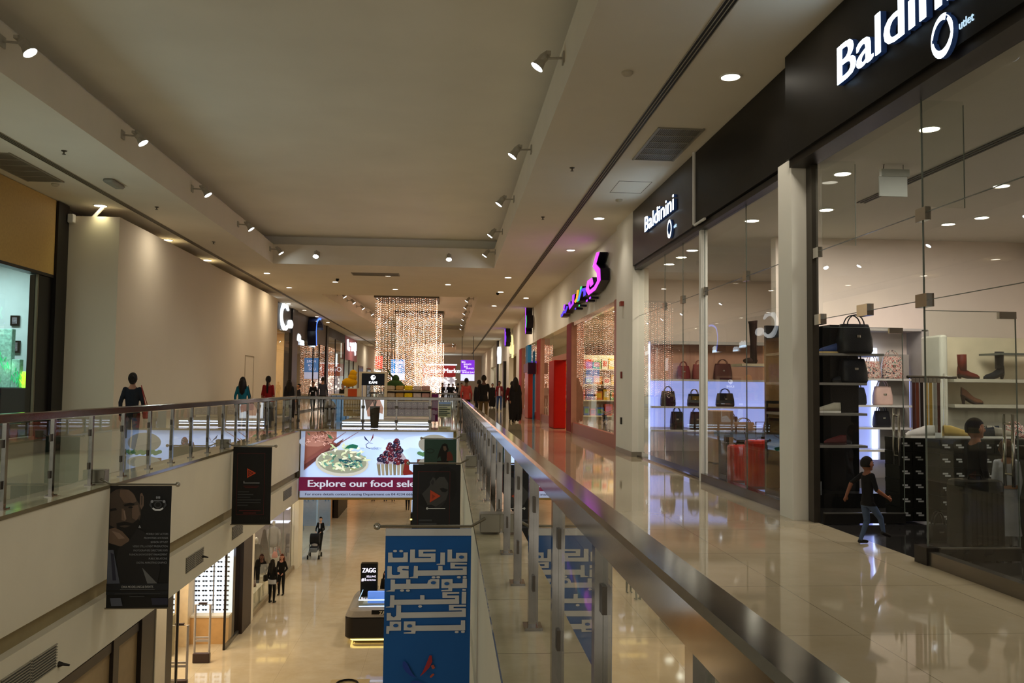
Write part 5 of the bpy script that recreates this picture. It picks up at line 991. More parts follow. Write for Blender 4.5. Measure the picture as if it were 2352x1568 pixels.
# ================================================================== fairy light curtains
fairy = emis('fairy_warm', 'ffb088', 4.6); fairy2 = emis('fairy_pale', 'ffe0cc', 7.0)
def curtain(x0, x1, y0, y1, z0, z1, lab, nx, ny, dz, seed, r=.012):
    rr = random.Random(seed); b = MB(); wb = MB(); cols_ = []
    for i in range(nx): x = x0+(x1-x0)*i/(nx-1); cols_ += [(x, y0), (x, y1)]
    for j in range(1, ny-1): y = y0+(y1-y0)*j/(ny-1); cols_ += [(x0, y), (x1, y)]
    for x, y in cols_:
        x += rr.uniform(-.02, .02); z = z0+rr.uniform(0, .3)
        wb.tube([(x, y, z), (x, y, z1)], .0018, 3, cap=False)
        while z < z1:
            q = r*rr.uniform(.7, 1.25); k = 1 if rr.random() < .35 else 0
            b.add([(x, y, z-q), (x+q, y, z), (x, y+q, z), (x-q, y, z), (x, y-q, z), (x, y, z+q)], [(0, 2, 1), (0, 3, 2), (0, 4, 3), (0, 1, 4), (5, 1, 2), (5, 2, 3), (5, 3, 4), (5, 4, 1)], k); z += dz*rr.uniform(.8, 1.2)
    t = thing('fairy_light_curtain', lab, 'fairy lights', ((x0+x1)/2, (y0+y1)/2, z0)); o = b.build('light_bulbs', [fairy, fairy2], t); o['kind'] = 'stuff'; o = wb.build('wires', M('clear_wire', 'a8987c', .4), t); o['kind'] = 'stuff'
    MB().box(x0-.12, y0-.1, z1, x1+.12, y1+.1, 6.0).build('hanging_frame', M('frame_grey', '5c584e', .6), t)
curtain(-3.66, -.64, 43.0, 46.0, 1.0, 5.85, 'nearest and widest curtain of warm fairy lights hanging from the ceiling', 34, 9, .105, 1, .0135)
curtain(-3.2, -.45, 52.0, 55.0, .6, 5.85, 'middle curtain of warm fairy lights hanging behind the first', 34, 9, .12, 2, .0155)
curtain(-3.4, -.5, 86.0, 90.0, .4, 5.85, 'farthest curtain of warm fairy lights, deepest orange', 30, 7, .17, 3, .024)
# ================================================================== kiosks at the crossing
led = emis('led_strip', 'cfdcff', 5); kcream = M('kiosk_cream', 'c9b99a', .5)
t = thing('kiosk_counter', 'low kiosk base with two white glowing light strips facing the opening', 'kiosk', (-2.0, 31.5, 0))
MB().rbox(-3.63, 29.62, .01, -.60, 33.4, .20, .06).build('base', M('kiosk_base', '8c8272', .4), t)
b = MB(); b.box(-3.60, 29.59, .045, -.63, 29.62, .07); b.box(-3.60, 29.59, .13, -.63, 29.62, .155); b.build('led_strip', led, t)
def kb(px0, py0, px1, py1, Y, d=.3):
    a = U(px0, py0, 'y', Y); c_ = U(px1, py1, 'y', Y); return a[0], Y, c_[2], c_[0], Y+d, a[2]
t = thing('kiosk_sign', 'dark blue kiosk sign with white KAMI logo in a cream frame', 'sign', (-2.8, 31, .9)); x0, y0, z0, x1, y1, z1 = kb(831, 857, 883, 885, 31.2, .08)
MB().box(x0, y0, z0, x1, y1, z1).build('panel', M('navy_panel', '0c1322', .4), t); b = MB(); b.box(x0-.10, y0, .3, x0, y1, z1); b.box(x1, y0, .3, x1+.10, y1, z1); b.box(x0-.1, y0, z1, x1+.1, y1, z1+.06); b.build('frame', kcream, t)
B = Board((x0, y0-.002, z0), (1, 0, 0), (0, 0, 1), (0, -1, 0)); w = x1-x0; wl2 = emis('kiosk_letters', 'e8ecf4', 1.6); B.text('KAMI', w/2, .06, .13, wl2, 'c', bold=.01); B.ell(w/2, .29, .09, .08, wl2); B.ell(w/2+.03, .31, .035, .03, M('navy_panel')); B.ribbon([(w/2-.07, .24), (w/2, .19), (w/2+.05, .25)], .03, wl2); B.build('printed_logo', t)
t = thing('lightbox_sign', 'bright white lightbox with a woman portrait standing behind the plant pot', 'sign', (-2.8, 31.3, .3)); x0, y0, z0, x1, y1, z1 = kb(829, 915, 881, 976, 31.0, .1)
MB().box(x0, y0, z0, x1, y1, 1.0).build('box', M('sign_frame'), t); B = Board((x0, y0-.002, z0), (1, 0, 0), (0, 0, 1), (0, -1, 0)); w = x1-x0; h = 1.0-z0; B.rect(0, 0, w, h, emis('poster_white', 'e0e4f4', 1.0)); B.poly([(w*.3, h*.95), (w*.8, h*.95), (w*.98, h*.6), (w*.95, h*.4), (w*.75, h*.45), (w*.6, h*.3), (w*.3, h*.3), (w*.22, h*.7)], emis('poster_skin', 'b08478', .7)); B.poly([(w*.15, h*.98), (w*.7, h*.98), (w*.5, h*.8), (w*.25, h*.5)], emis('poster_hair', '5c4038', .4)); B.build('printed_artwork', t)
t = thing('box_stack', 'column of tan boxes under the yellow plush toy', 'boxes', (-3.6, 31.2, 0)); x0, y0, z0, x1, y1, z1 = kb(790, 884, 826, 976, 31.1, .5); MB().box(x0, y0, .3, x1, y1, .95).build('carton', M('tan_carton', 'a08a60', .6), t); MB().box(x0+.02, y0, .95, x1, y1, 1.3).build('top_tray', kcream, t); MB().box(x0+.15, y0-.01, .98, x1-.12, y0, 1.28).build('orange_print', M('orange_print', 'b8481c', .6), t)
for z in (.5, .72): MB().box(x0-.01, y0-.012, z, x1+.01, y0, z+.02).build('seam', M('carton_seam', '6b5a3a', .6), t)
t = thing('plush_toy', 'big yellow plush toy on the box column of the kiosk', 'plush toy', (-3.55, 31.3, 1.32)); b = MB(); p = U(803, 884, 'y', 31.3); 
b.ell((p[0], 31.3, p[2]+.10), (.28, .2, .17)); b.ell((p[0]+.12, 31.3, p[2]+.42), (.13, .12, .14)); b.ell((p[0]+.1, 31.3, p[2]+.28), (.16, .14, .16)); b.ell((p[0]+.22, 31.28, p[2]+.45), (.06, .04, .03)); b.build('plush_body', M('plush_yellow', 'd0960e', .85, bump=.3, sc=25), t, smooth=True)
t = thing('plush_toy', 'pile of dark green plush with a long tail on the kiosk shelves', 'plush toy', (-2.0, 31.6, 1.3)); b = MB(); p = U(907, 894, 'y', 31.6); b.ell((p[0], 31.6, p[2]+.16), (.32, .25, .2)); b.ell((p[0]+.02, 31.6, p[2]+.38), (.14, .12, .16)); b.ell((p[0]-.2, 31.55, p[2]+.1), (.18, .2, .12)); b.ell((p[0]+.22, 31.55, p[2]+.1), (.16, .2, .12)); b.tube([(p[0]-.05, 31.55, p[2]+.42), (p[0]-.18, 31.5, p[2]+.55), (p[0]-.26, 31.5, p[2]+.72)], [.04, .03, .015]); b.build('plush_body', M('plush_green', '2f4420', .9, bump=.3, sc=25), t, smooth=True)
t = thing('kiosk_shelves', 'kiosk shelving full of printed boxes and cushions', 'shelf', (-1.4, 31.6, 0)); x0, y0, z0, x1, y1, z1 = kb(884, 895, 990, 976, 31.3, .5)
MB().box(x0, y1, .3, x1, y1+.05, z1).build('back_panel', M('kiosk_grey', '8d8378', .5), t)
for z in (.3, .86, z1-.02): MB().box(x0, y0, z-.025, x1, y1, z).build('shelf_board', kcream, t)
for x in (x0, x1-.04): MB().box(x, y0, .3, x+.04, y1, z1).build('side_panel', kcream, t)
n = 7
for r in range(3):
    for k in range(n):
        w = (x1-x0-.1)/n; x = x0+.05+w*k; z = .31+r*.18; tt = thing('gift_box', 'grey lilac patterned box stacked on the kiosk shelves', 'box', (x, y0+.03, z), 0, 'grey lilac kiosk boxes'); MB().box(x+.005, y0+.03, z, x+w-.005, y0+.4, z+.175).build('carton', M('lilac_box', '8a8090', .5, var=.12, sc=14), tt)
        b = MB(); b.tube([(x+w/2+.045*cos(a*pi/6), y0+.026, z+.07+.045*sin(a*pi/6)) for a in range(7)], .008, 5); b.build('printed_arc', M('arc_print', 'c8c4cc', .5), tt)
for k, (c_, nm) in enumerate([('b4a088', 'beige'), ('b08a4c', 'tan'), ('d8b41c', 'yellow'), ('b8a8a0', 'pale pink'), ('a88078', 'dusty pink')]):
    for r, z in enumerate((.875, z1-.01)):
        w = (x1-x0-.1)/5; x = x0+.05+w*k; b = MB(); b.rbox(x+.01, y0+.05, z, x+w-.01, y0+.42, z+(.28 if r == 0 else .17), .05); b.build('cushion', M('cushion_'+nm.replace(' ', '_'), c_, .8, var=.08, sc=14), label='%s folded cushion on the %s of the kiosk shelves' % (nm, ['middle shelf', 'top'][r]), cat='cushion')
b = MB(); x0, y0, z0, x1, y1, z1 = kb(991, 905, 1006, 968, 31.4, .3); n = 8; b.prism([(x0+(x1-x0)*i/n, (.03 if i % 2 else 0)) for i in range(n+1)]+[(x1, .12), (x0, .12)], lambda u, v, w: (u, 31.4+v, w), z0, z1); b.build('hanging_cloth', M('purple_cloth', '6a2058', .8), label='purple cloth hanging at the right end of the kiosk shelves', cat='cloth')
# second kiosk (left), bin, plant, notice board
t = thing('planter', 'tapered black planter with a thin bare plant behind the end railing', 'potted plant', (-2.45, 28.3, 0)); p = U(860, 983, 'y', 28.3); px_ = p[0]
b = MB(); b.lathe([(.12, .0), (.17, .70), (.19, .72), (.17, .72), (.16, .66)], px_, 28.3, 0.01, 4); b.build('pot', M('pot_black', '121110', .35), t); b = MB(); rr = random.Random(8)
for k in range(9):
    a = rr.uniform(0, 6.3); q = rr.uniform(.05, .22); h = rr.uniform(.3, .75); b.tube([(px_, 28.3, .66), (px_+q*.4*cos(a), 28.3+q*.4*sin(a), .66+h*.5), (px_+q*cos(a), 28.3+q*sin(a), .66+h)], [.012, .008, .003], 5)
b.build('stems', M('stem_dark', '2f2a1c', .7), t); b = MB()
for k in range(60):
    a = rr.uniform(0, 6.3); q = rr.uniform(.02, .22); z = rr.uniform(.95, 1.5); x, y = px_+q*cos(a), 28.3+q*sin(a); d = rr.uniform(.04, .09); b.add([(x, y, z), (x+d*cos(a)+.01, y+d*sin(a), z-.03), (x+2*d*cos(a), y+2*d*sin(a), z-.07), (x+d*cos(a)-.01, y+d*sin(a)+.01, z-.025)], [(0, 1, 2, 3)])
b.build('leaves', M('dark_leaf', '2c3418', .6), t)
t = thing('waste_bin', 'round brushed steel waste bin with domed lid behind the railing', 'bin', (-3.9, 28.5, 0)); p = U(757, 983, 'y', 28.5); b = MB(); b.lathe([(.17, 0), (.18, .03), (.18, .60)], p[0], 28.5, .0, 22); b.build('bin_body', M('satin_steel', '8a847c', .38, .9), t, smooth=False); MB().lathe([(.175, .60), (.175, .66)], p[0], 28.5, 0, 22).build('dark_band', black_m, t); MB().lathe([(.185, .66), (.18, .74), (.15, .82), (.09, .88), (.02, .90)], p[0], 28.5, 0, 22).build('domed_lid', M('satin_steel'), t, smooth=True)
t = thing('notice_stand', 'small framed notice board with blue heading and dark text lines beside the kiosk', 'sign', (-.25, 34, 0)); x0, y0, z0, x1, y1, z1 = kb(1007, 922, 1036, 958, 34, .04); MB().box(x0, y0, z0, x1, y1, z1).build('board', M('notice_pale', 'a8b098', .5), t); B = Board((x0, y0-.002, z0), (1, 0, 0), (0, 0, 1), (0, -1, 0)); w = x1-x0; h = z1-z0; B.rect(.02, h*.85, w-.02, h*.98, M('notice_blue', '4a78c0', .5)); B.rect(.02, h*.72, w-.02, h*.83, M('notice_dark', '2a3c34', .5))
for k in range(5): B.rect(.03, h*(.6-k*.12), w*(.9 if k % 2 else .7), h*(.65-k*.12), M('notice_dark', '2a3c34', .5))
B.build('printed_text', t); b = MB()
for x in (x0+.02, x1-.04): b.box(x, y0+.04, 0, x+.02, y0+.06, z0)
b.build('leg', dark_m, t)
# glass bridge counter with blue lit cabinet left of the kiosk
t = thing('display_case', 'glass counter with blue lit panels left of the kiosk', 'display case', (-4.3, 33.5, 0)); x0, y0, z0, x1, y1, z1 = kb(773, 908, 795, 955, 33, .4); MB().box(x0-.2, 33, 0, x1, 34, z1).build('case', M('case_blue', '5c84b0', .3, 0, .35), t); MB().box(x0-.2, 32.98, z1, x1+.02, 34.02, z1+.06).build('counter_top', kcream, t)
for k in range(4): x = x0-.2+(x1-x0+.2)*k/3; MB().box(x-.015, 32.98, .05, x+.015, 33, z1).build('frame_bar', dark_m, t)
# ================================================================== lower floor
zL = -7
gr = M('grille_paint')
for k, (px, py) in enumerate([(68, 1545), (447, 1285), (545, 1217), (660, 1133)]):
    p = U(px, py, 'x', VX0); t = thing('wall_grille', 'slatted air grille on the lower cream band of the left slab, %s' % ORD[k], 'wall vent', (VX0, p[1], p[2])); w = [.62, .52, .45, .6][k]; MB().box(VX0, p[1]-w, p[2]-.13, VX0+.012, p[1]+w, p[2]+.13).build('backing', M('grille_dark'), t); b = MB(); b.box(VX0, p[1]-.02, p[2]-.14, VX0+.02, p[1]+.02, p[2]+.14)
    for j in range(9): z = p[2]-.13+j*.0325; b.box(VX0, p[1]-w-.02, z-.006, VX0+.02, p[1]+w+.02, z+.006)
    b.build('slats', gr, t)
for k, (px, py) in enumerate([(135, 1525), (463, 1278)]): p = U(px, py, 'x', VX0); b = MB(); b.tube([(VX0, p[1], p[2]), (VX0+.05, p[1], p[2]), (VX0+.12, p[1]+.02, p[2]-.02)], [.04, .02, .012], 8); b.build('wall_sprinkler', dark_m, label='small dark sprinkler head on the left slab band, %s' % ORD[k], cat='sprinkler')
SX = -6.95
def LL(px, py): return U(px, py, 'x', SX)
warmw = M('optic_cream', 'dcc49c', .6)
# near dark framed shop (bottom left corner)
t = thing('shop_window', 'dark framed shop front with brown glass at the lower left corner', 'shop window', (SX, 21, zL))
yA = LL(345, 1500)[1]; yB = LL(212, 1568)[1]
MB().box(SX-.05, 14, zL, SX, yA-.9, -4.2).build('lower_glass', M('bronze_blind', '8a7858', .5), t); MB().box(SX-.05, 14, -4.0, SX, yA-.9, -2.2).build('upper_glass', M('bronze_blind_dark', '6f6248', .4), t); MB().box(SX-.08, 14, -4.2, SX+.05, yA-.9, -4.0).build('transom', dark_m, t)
MB().box(SX-.1, yA-.9, zL, SX+.1, yA, -2.2).build('frame_post', dark_m, t); MB().box(SX-.1, 18.6, zL, SX+.08, 18.9, -2.2).build('frame_post', dark_m, t); MB().box(SX-.1, 12, -3.4, SX+.06, 18.6, -2.2).build('sign_board', black_m, t)
B = Board((SX+.07, 16.2, -2.75), (0, 1, 0), (0, 0, 1), (1, 0, 0)); B.text('opticare', 0, 0, .5, M('sign_cream', 'a89c84', .5), th=.03); 
b = MB(); b.box(SX-.15, yA, zL, SX+.12, yA+.75, -2.2); b.build('column_lower', plaster, kind='structure'); b = MB(); b.box(SX-.1, yA+.75, zL, SX+.1, yA+1.3, -2.2); b.build('dark_pillar', dark_m, label='dark frame pillar beside the bright optician shop', cat='pillar')
# optician shop
OY = 29.0
for q in ((-12, 23.2, zL, -11.8, OY+.02, -2.2), (-12, OY+.025, zL, SX-.1, OY+.2, -2.2)): s = MB(); s.box(*q); struct('wall_optician', s, warmw)
area(-8.8, 26.3, -2.3, 2.4, 2.4, 330, (1, .84, .6)); area(-9.6, 24, -2.3, 2, 1, 150, (1, .84, .6))
t = thing('eyewear_display', 'brightly lit white display wall holding rows of glasses', 'display wall', (-7.9, OY, zL)); ex0 = U(447, 1400, 'y', OY)[0]; ex1 = U(533, 1400, 'y', OY)[0]; ez0 = U(490, 1406, 'y', OY)[2]
MB().box(ex0, OY-.03, ez0, ex1, OY+.02, -3.3).build('lit_panel', M('eyewear_panel', 'dce8f2', .5, 0, .75, ecol='d4e6ff'), t); MB().box(ex0-.05, OY-.4, zL, ex1, OY, ez0-.06).build('drawer_base', M('honey_wood', 'c09560', .4), t); MB().box(ex0-.05, OY-.42, ez0-.06, ex1, OY, ez0).build('base_top', M('pale_top', 'cfc4b0', .4), t)
for x in (ex0-.04, (ex0+ex1)/2): MB().box(x-.02, OY-.06, ez0, x+.02, OY, -3.3).build('upright', M('silver_upright', '9a9a9c', .3, .6), t)
gp = None; rr = random.Random(2)
for r in range(19):
    for k in range(5):
        x = ex0+.09+k*(ex1-ex0-.05)/5; z = ez0+.1+r*.155
        if z > -3.4: continue
        if gp is None:
            gp = thing('eyeglasses', 'pair of dark glasses on the lit white wall of the optician', 'glasses', (x, OY-.05, z), 0, 'glasses on the optician wall'); b = MB()
            b.ell((-.045, 0, 0), (.04, .008, .026), 10, 5); b.ell((.045, 0, 0), (.04, .008, .026), 10, 5); b.build('lenses', M('dark_lens', '20242c', .2), gp, world=False); b = MB(); b.tube([(-.09, -.01, .012), (0, -.012, .016), (.09, -.01, .012)], .005, 5); b.build('frame', black_m, gp, world=False)
        else: dup(gp, (x+rr.uniform(-.01, .01), OY-.05, z))
t = thing('eyewear_display', 'second lit display strip of sunglasses beside the near dark pillar', 'display wall', (-8.6, 27.5, zL)); x0 = U(384, 1350, 'y', 27.6)[0]; x1 = U(402, 1350, 'y', 27.6)[0]; z0 = U(390, 1408, 'y', 27.6)[2]
MB().box(x0-.3, 27.6, z0, x1, 27.65, -3.0).build('lit_panel', M('eyewear_panel'), t); MB().box(x0-.3, 27.3, zL, x1+.03, 27.65, z0-.02).build('drawer_base', M('khaki_base', '8f8460', .5), t)
for r in range(9): 
    for k in range(2): dup(gp, (x0-.02+k*.19, 27.58, z0+.1+r*.17))
MB().box(-8.55, 28.3, zL, -8.2, 28.95, -2.6).build('cream_partition', warmw, label='tall cream partition inside the optician shop', cat='partition')
def gate(px0, px1, pyt, pyb, lab):
    p = U((px0+px1)/2, pyb, 'z', zL); Y = p[1]; x0 = U(px0, pyb, 'y', Y)[0]; x1 = U(px1, pyb, 'y', Y)[0]; zt = U(px0, pyt, 'y', Y)[2]; t = thing('security_gate', lab, 'security gate', ((x0+x1)/2, Y, zL)); g = M('gate_grey', 'a39a92', .4)
    MB().tube([(x0+.03, Y, zL+.05), (x0+.03, Y, zt), (x1-.03, Y, zt), (x1-.03, Y, zL+.05)], .035, 10).build('loop_frame', g, t); b = MB(); b.box(x0+.03, Y-.02, zL+.62, x1-.03, Y+.02, zL+.68); b.box(x0+.03, Y-.02, zL+.72, x1-.03, Y+.02, zL+.77); b.build('cross_bars', g, t); MB().rbox(x0, Y-.09, zL, x1, Y+.09, zL+.28, .03).build('base', M('gate_base', '3c2c28', .4), t); MB().box((x0+x1)/2-.12, Y-.04, zt+.02, (x0+x1)/2+.12, Y+.04, zt+.06).build('top_cap', M('gate_base'), t)
gate(443, 482, 1388, 1521, 'security gate loop with brown base in the optician doorway, right one'); gate(386, 430, 1436, 1585, 'security gate loop at the left of the optician doorway, partly behind glass')
t = thing('shop_front_glazing', 'dark edged glass panels at the optician entrance', 'shop window', (SX, 26, zL))
yC = LL(514, 1492)[1]; yD = LL(419, 1568)[1]
for (a, b_) in ((yC, 29.7), (yA+1.3, yD-.6)): MB().box(SX-.01, a, zL+.12, SX+.01, b_, -2.2).build('glass_panel', sglass, t); MB().box(SX-.04, a, zL, SX+.04, b_, zL+.12).build('bottom_rail', M('rail_trim'), t)
for y in (yC, yD-.6): MB().box(SX-.03, y-.035, zL, SX+.03, y+.035, -2.2).build('edge_post', dark_m, t)
b = MB(); b.box(SX-.12, 29.7, zL, SX+.14, 31.0, -2.2); b.build('dark_pillar', M('brown_pillar', '2a1d18', .4), label='dark brown pillar between the optician and the clothes shop', cat='pillar'); b = MB(); b.box(SX-.12, 31.0, zL, SX+.10, 31.5, -2.2); b.build('column_lower', plaster, kind='structure')
# clothes shop window lower
t = thing('shop_window', 'clothes shop window with mannequins on the lower floor', 'shop window', (SX, 36, zL)); MB().box(SX-.01, 31.5, zL+.15, SX+.01, 40.0, -2.2).build('glass_panel', sglass, t); MB().box(SX-.05, 31.5, zL, SX+.05, 40, zL+.15).build('plinth', M('warm_plinth', '8a7a60', .4), t)
for y in (34.6, 37.4): MB().box(SX-.012, y-.02, zL+.15, SX+.014, y+.02, -2.2).build('glass_joint', seam, t)
s = MB(); s.box(-10.4, 31.3, zL, -10.2, 41, -2.2); s.box(-10.4, 40.0, zL, SX-.1, 40.2, -2.2); s.box(-10.4, 31.3, zL, SX-.12, 31.5, -2.2); struct('wall_clothes_shop', s, M('grey_pink_wall', '9c9088', .7)); area(-8.7, 35.5, -2.3, 1.5, 4, 150, (1, .88, .72))
MB().box(-8.3, 31.8, zL, SX-.15, 34.4, zL+.62).build('display_plinth', M('bright_plinth', 'e0d4b8', .5), label='bright low display plinth inside the lower clothes window', cat='plinth')
for k in range(6): handbag(-7.5+.12*(k % 2), 32.1+k*.36, zL+.62, .26, .2, .2, ['8a8070', '5c5a64', 'a08a70', '4a4038', '9c9aa0', '7a5a48'][k], 'small bag on the bright plinth of the lower window, %s' % ORD[k], R_(90))
MB().box(-8.0, 37.9, zL, -7.2, 38.9, zL+.9).build('display_table', M('glass_table', 'a8a49c', .3), label='display table with pink accessories in the lower window', cat='table')
for k, y in enumerate((38.05, 38.4, 38.75)): handbag(-7.4, y, zL+.9, .3, .25, .24, ['c07068', '3c5060', '8a3c34'][k], 'small colourful bag on the lower window table, %s' % ORD[k], R_(90))
t = thing('shop_shelving', 'yellow lit shelves at the far end of the lower clothes window', 'shelf', (-8, 39.8, zL)); 
for z in (-3.0, -3.6, -4.2, -4.8): MB().box(-8.4, 39.4, z-.04, -7.1, 39.95, z).build('shelf_board', emis('shelf_yellow', 'ffe08a', 1.3) if z > -4 else emis('shelf_white', 'e4e8ff', 1.1), t)
def mannequin(x, y, lab, colr, cone=False):
    t = thing('mannequin', lab, 'mannequin', (x, y, zL)); b = MB(); bz_ = zL+.35
    if cone: b.lathe([(.32, 0), (.22, .5), (.12, 1.0), (.06, 1.35), (.03, 1.4)], x, y, bz_+.5, 16); b.build('dress', M(*colr), t, smooth=True)
    else:
        b.lathe([(.20, .75), (.22, 1.0), (.19, 1.2), (.24, 1.5), (.20, 1.6), (.07, 1.66)], x, y, bz_, 16, sy=.6); b.tube([(x+.22, y, bz_+1.52), (x+.28, y, bz_+1.15), (x+.25, y-.05, bz_+.85)], [.07, .055, .045], 8); b.tube([(x-.22, y, bz_+1.52), (x-.28, y, bz_+1.15), (x-.25, y-.05, bz_+.85)], [.07, .055, .045], 8)
        b.tube([(x-.09, y, bz_+.8), (x-.1, y, bz_+.05)], [.1, .06]); b.tube([(x+.09, y, bz_+.8), (x+.1, y, bz_+.05)], [.1, .06]); b.build('suit', M(*colr), t, smooth=True); b = MB(); b.ell((x, y, bz_+1.80), (.085, .1, .12)); b.tube([(x, y, bz_+1.6), (x, y, bz_+1.72)], .05); b.build('head', M('mannequin_white', 'c8c0b4', .4), t, smooth=True)
    MB().lathe([(.3, 0), (.3, .33)], x, y, zL, 20).build('stand', M('bright_plinth'), t)
mannequin(-7.6, 35.2, 'mannequin in a black suit in the lower clothes window', ('suit_black', '131114', .7)); mannequin(-7.7, 37.2, 'dark cone shaped dress on display in the lower clothes window', ('dress_dark', '241c20', .7), True); mannequin(-7.75, 39.45, 'pale mannequin at the far end of the lower clothes window', ('suit_pale', '9a9490', .7))
b = MB(); b.box(SX-.15, 40.0, zL, SX+.2, 41.2, -2.2); b.build('column_lower', plaster, kind='structure')
t = thing('shop_window', 'blue grey shop window behind the woman with the stroller', 'shop window', (SX, 47, zL)); MB().box(SX-.01, 41.2, zL+.1, SX+.01, 52, -2.2).build('glass_panel', sglass, t); MB().box(SX-.05, 46.9, zL, SX+.05, 47.1, -2.2).build('mullion', M('pale_mullion', '8ea0b0', .4), t)
s = MB(); s.box(-10, 41.2, zL, -9.9, 52, -2.2); s.box(-10, 52, zL, SX, 52.4, -2.2); struct('wall_blue_shop', s, M('blue_grey_wall', '7c9ab4', .6)); area(-8.4, 46, -2.3, 1.5, 4, 230, (.7, .86, 1))
b = MB(); b.box(SX-.15, 55, zL, SX+.12, 60, -2.2); b.build('dark_pillar', dark_m, label='dark shop front panel far along the lower left wall', cat='pillar'); s = MB(); s.box(-7.4, 60, zL, -7.2, 80, -2.2); s.box(-7.4, 52.4, zL, -7.2, 55, -2.2); struct('wall_lower_far', s, M('orange_wall', 'c49468', .6)); area(-4, 66, -2.3, 4, 6, 260, (1, .7, .45))
t = thing('kiosk_counter', 'small bright kiosk with yellow light strips on the lower floor beyond the food sign', 'kiosk', (-1.3, 52, zL)); MB().rbox(-2.1, 51, zL+.1, -.2, 52.5, zL+.9, .06).build('base', black_m, t); b = MB()
for z in (.12, .5): b.box(-2.12, 50.96, zL+z, -.2, 51, zL+z+.07)
b.build('led_strip', emis('led_yellow', 'ffe27a', 3), t); MB().box(-2.05, 51.2, zL+.95, -.3, 52.2, zL+1.6).build('glass_case', emis('case_bright', 'b4d0ff', .9), t)
# phone accessory kiosk
kk = M('kiosk_black', '15100e', .25); kg = M('kiosk_grey_top', '7c7468', .3)
p = U(793, 1478, 'z', zL); KY = 28.4; kx0 = U(790, 1455, 'y', KY)[0]; kx1 = kx0+3.0
t = thing('kiosk_counter', 'black phone accessory kiosk with grey sloping top and blue lit glass case, ZAGG lettering', 'kiosk', ((kx0+kx1)/2, 30, zL))
MB().rbox(kx0, KY, zL+.16, kx1, KY+3.2, zL+.86, .28, 6, .05).build('body', kk, t); MB().rbox(kx0+.25, KY+.12, zL+.02, kx1-.25, KY+3.0, zL+.16, .2).build('toe_kick', M('kick', '4c3c1c', .4), t); b = MB(); b.rbox(kx0+.18, KY+.06, zL+.10, kx1-.18, KY+3.1, zL+.14, .2, 5, .005); b.build('yellow_led', emis('led_yellow'), t)
b = MB(); vs = []
for z, i_ in ((.86, 0.0), (1.02, .12), (1.10, .3)):
    for cx, cy, a0 in ((kx1-.3, KY+2.9, 0), (kx0+.3, KY+2.9, 90), (kx0+.3, KY+.3, 180), (kx1-.3, KY+.3, 270)):
        for k in range(6): a = R_(a0+90*k/5); r = .3-i_*.6; vs.append((cx+(r if abs(cos(a)) >= 0 else 0)*cos(a)-(i_*.5 if cx > (kx0+kx1)/2 else -i_*.5), cy+r*sin(a)-(i_*.5 if cy > KY+1.6 else -i_*.5), zL+z))
b.add(vs, [(i*24+k, i*24+(k+1) % 24, (i+1)*24+(k+1) % 24, (i+1)*24+k) for i in range(2) for k in range(24)]+[tuple(range(48, 72))]); b.build('sloping_top', kg, t)
gx0, gx1, gy0, gy1 = kx0+.42, kx1-.42, KY+.42, KY+2.3
b = MB(); b.box(gx0, gy0, zL+1.08, gx1, gy0+.02, zL+1.34); b.box(gx0, gy0, zL+1.08, gx0+.02, gy1, zL+1.34); b.box(gx0, gy0, zL+1.33, gx1, gy0+.5, zL+1.345); b.box(gx0, gy0, zL+1.33, gx0+.5, gy1, zL+1.345); b.build('glass_case', rglass, t); b = MB(); b.box(gx0, gy0-.01, zL+1.30, gx1, gy0+.01, zL+1.33); b.box(gx0-.01, gy0, zL+1.30, gx0+.01, gy1, zL+1.33); b.box(gx0, gy0-.01, zL+1.10, gx1, gy0+.01, zL+1.12); b.build('case_led', emis('case_led', 'b8d8ff', 2.5), t)
MB().box(gx0+.1, gy0+.3, zL+1.09, gx1-.2, gy0+.8, zL+1.12).build('case_floor', M('pale_floor', 'b8b4ac', .4), t); MB().rbox(gx0+.25, gy0+.35, zL+1.1, gx0+.85, gy0+.5, zL+1.5, .03).build('screen_stand', emis('screen_blue', '5c84d8', .8), t); MB().rbox(gx0+1.0, gy0+.5, zL+1.1, gx0+1.7, gy0+1.0, zL+1.4, .03).build('dark_monitor', black_m, t)
MB().box(gx0+.9, KY-.012, zL+.25, kx1-.3, KY, zL+.75).build('front_screen', M('screen_dark', '16182c', .15), t); b = MB(); b.box(gx0+1.0, KY-.02, zL+.40, kx1-.4, KY-.012, zL+.425); b.box(gx0+1.0, KY-.02, zL+.34, kx1-.4, KY-.012, zL+.35); b.build('screen_light', emis('screen_line', 'a8b8ff', 3), t)
B = Board((gx0+.45, KY+.06, zL+.92), (1, 0, 0), (0, .25, 1), (0, -1, .2)); B.rect(0, -.02, 1.3, .15, black_m); B.text('ZAGG C', .25, .01, .15, M('zagg_cream', 'c8c0a8', .4), bold=.01); B.build('name_strip', t)
tz = U(847, 1353, 'y', 30.2)[2]; x0 = U(828, 1320, 'y', 30.2)[0]; x1 = U(867, 1320, 'y', 30.2)[0]; z1 = U(847, 1294, 'y', 30.2)[2]
t = thing('sign_tower', 'black illuminated ZAGG number one selling sign block on the kiosk', 'sign', ((x0+x1)/2, 30.2, zL)); MB().rbox(x0, 30.2, zL+1.1, x1, 30.5, z1, .05).build('sign_box', black_m, t)
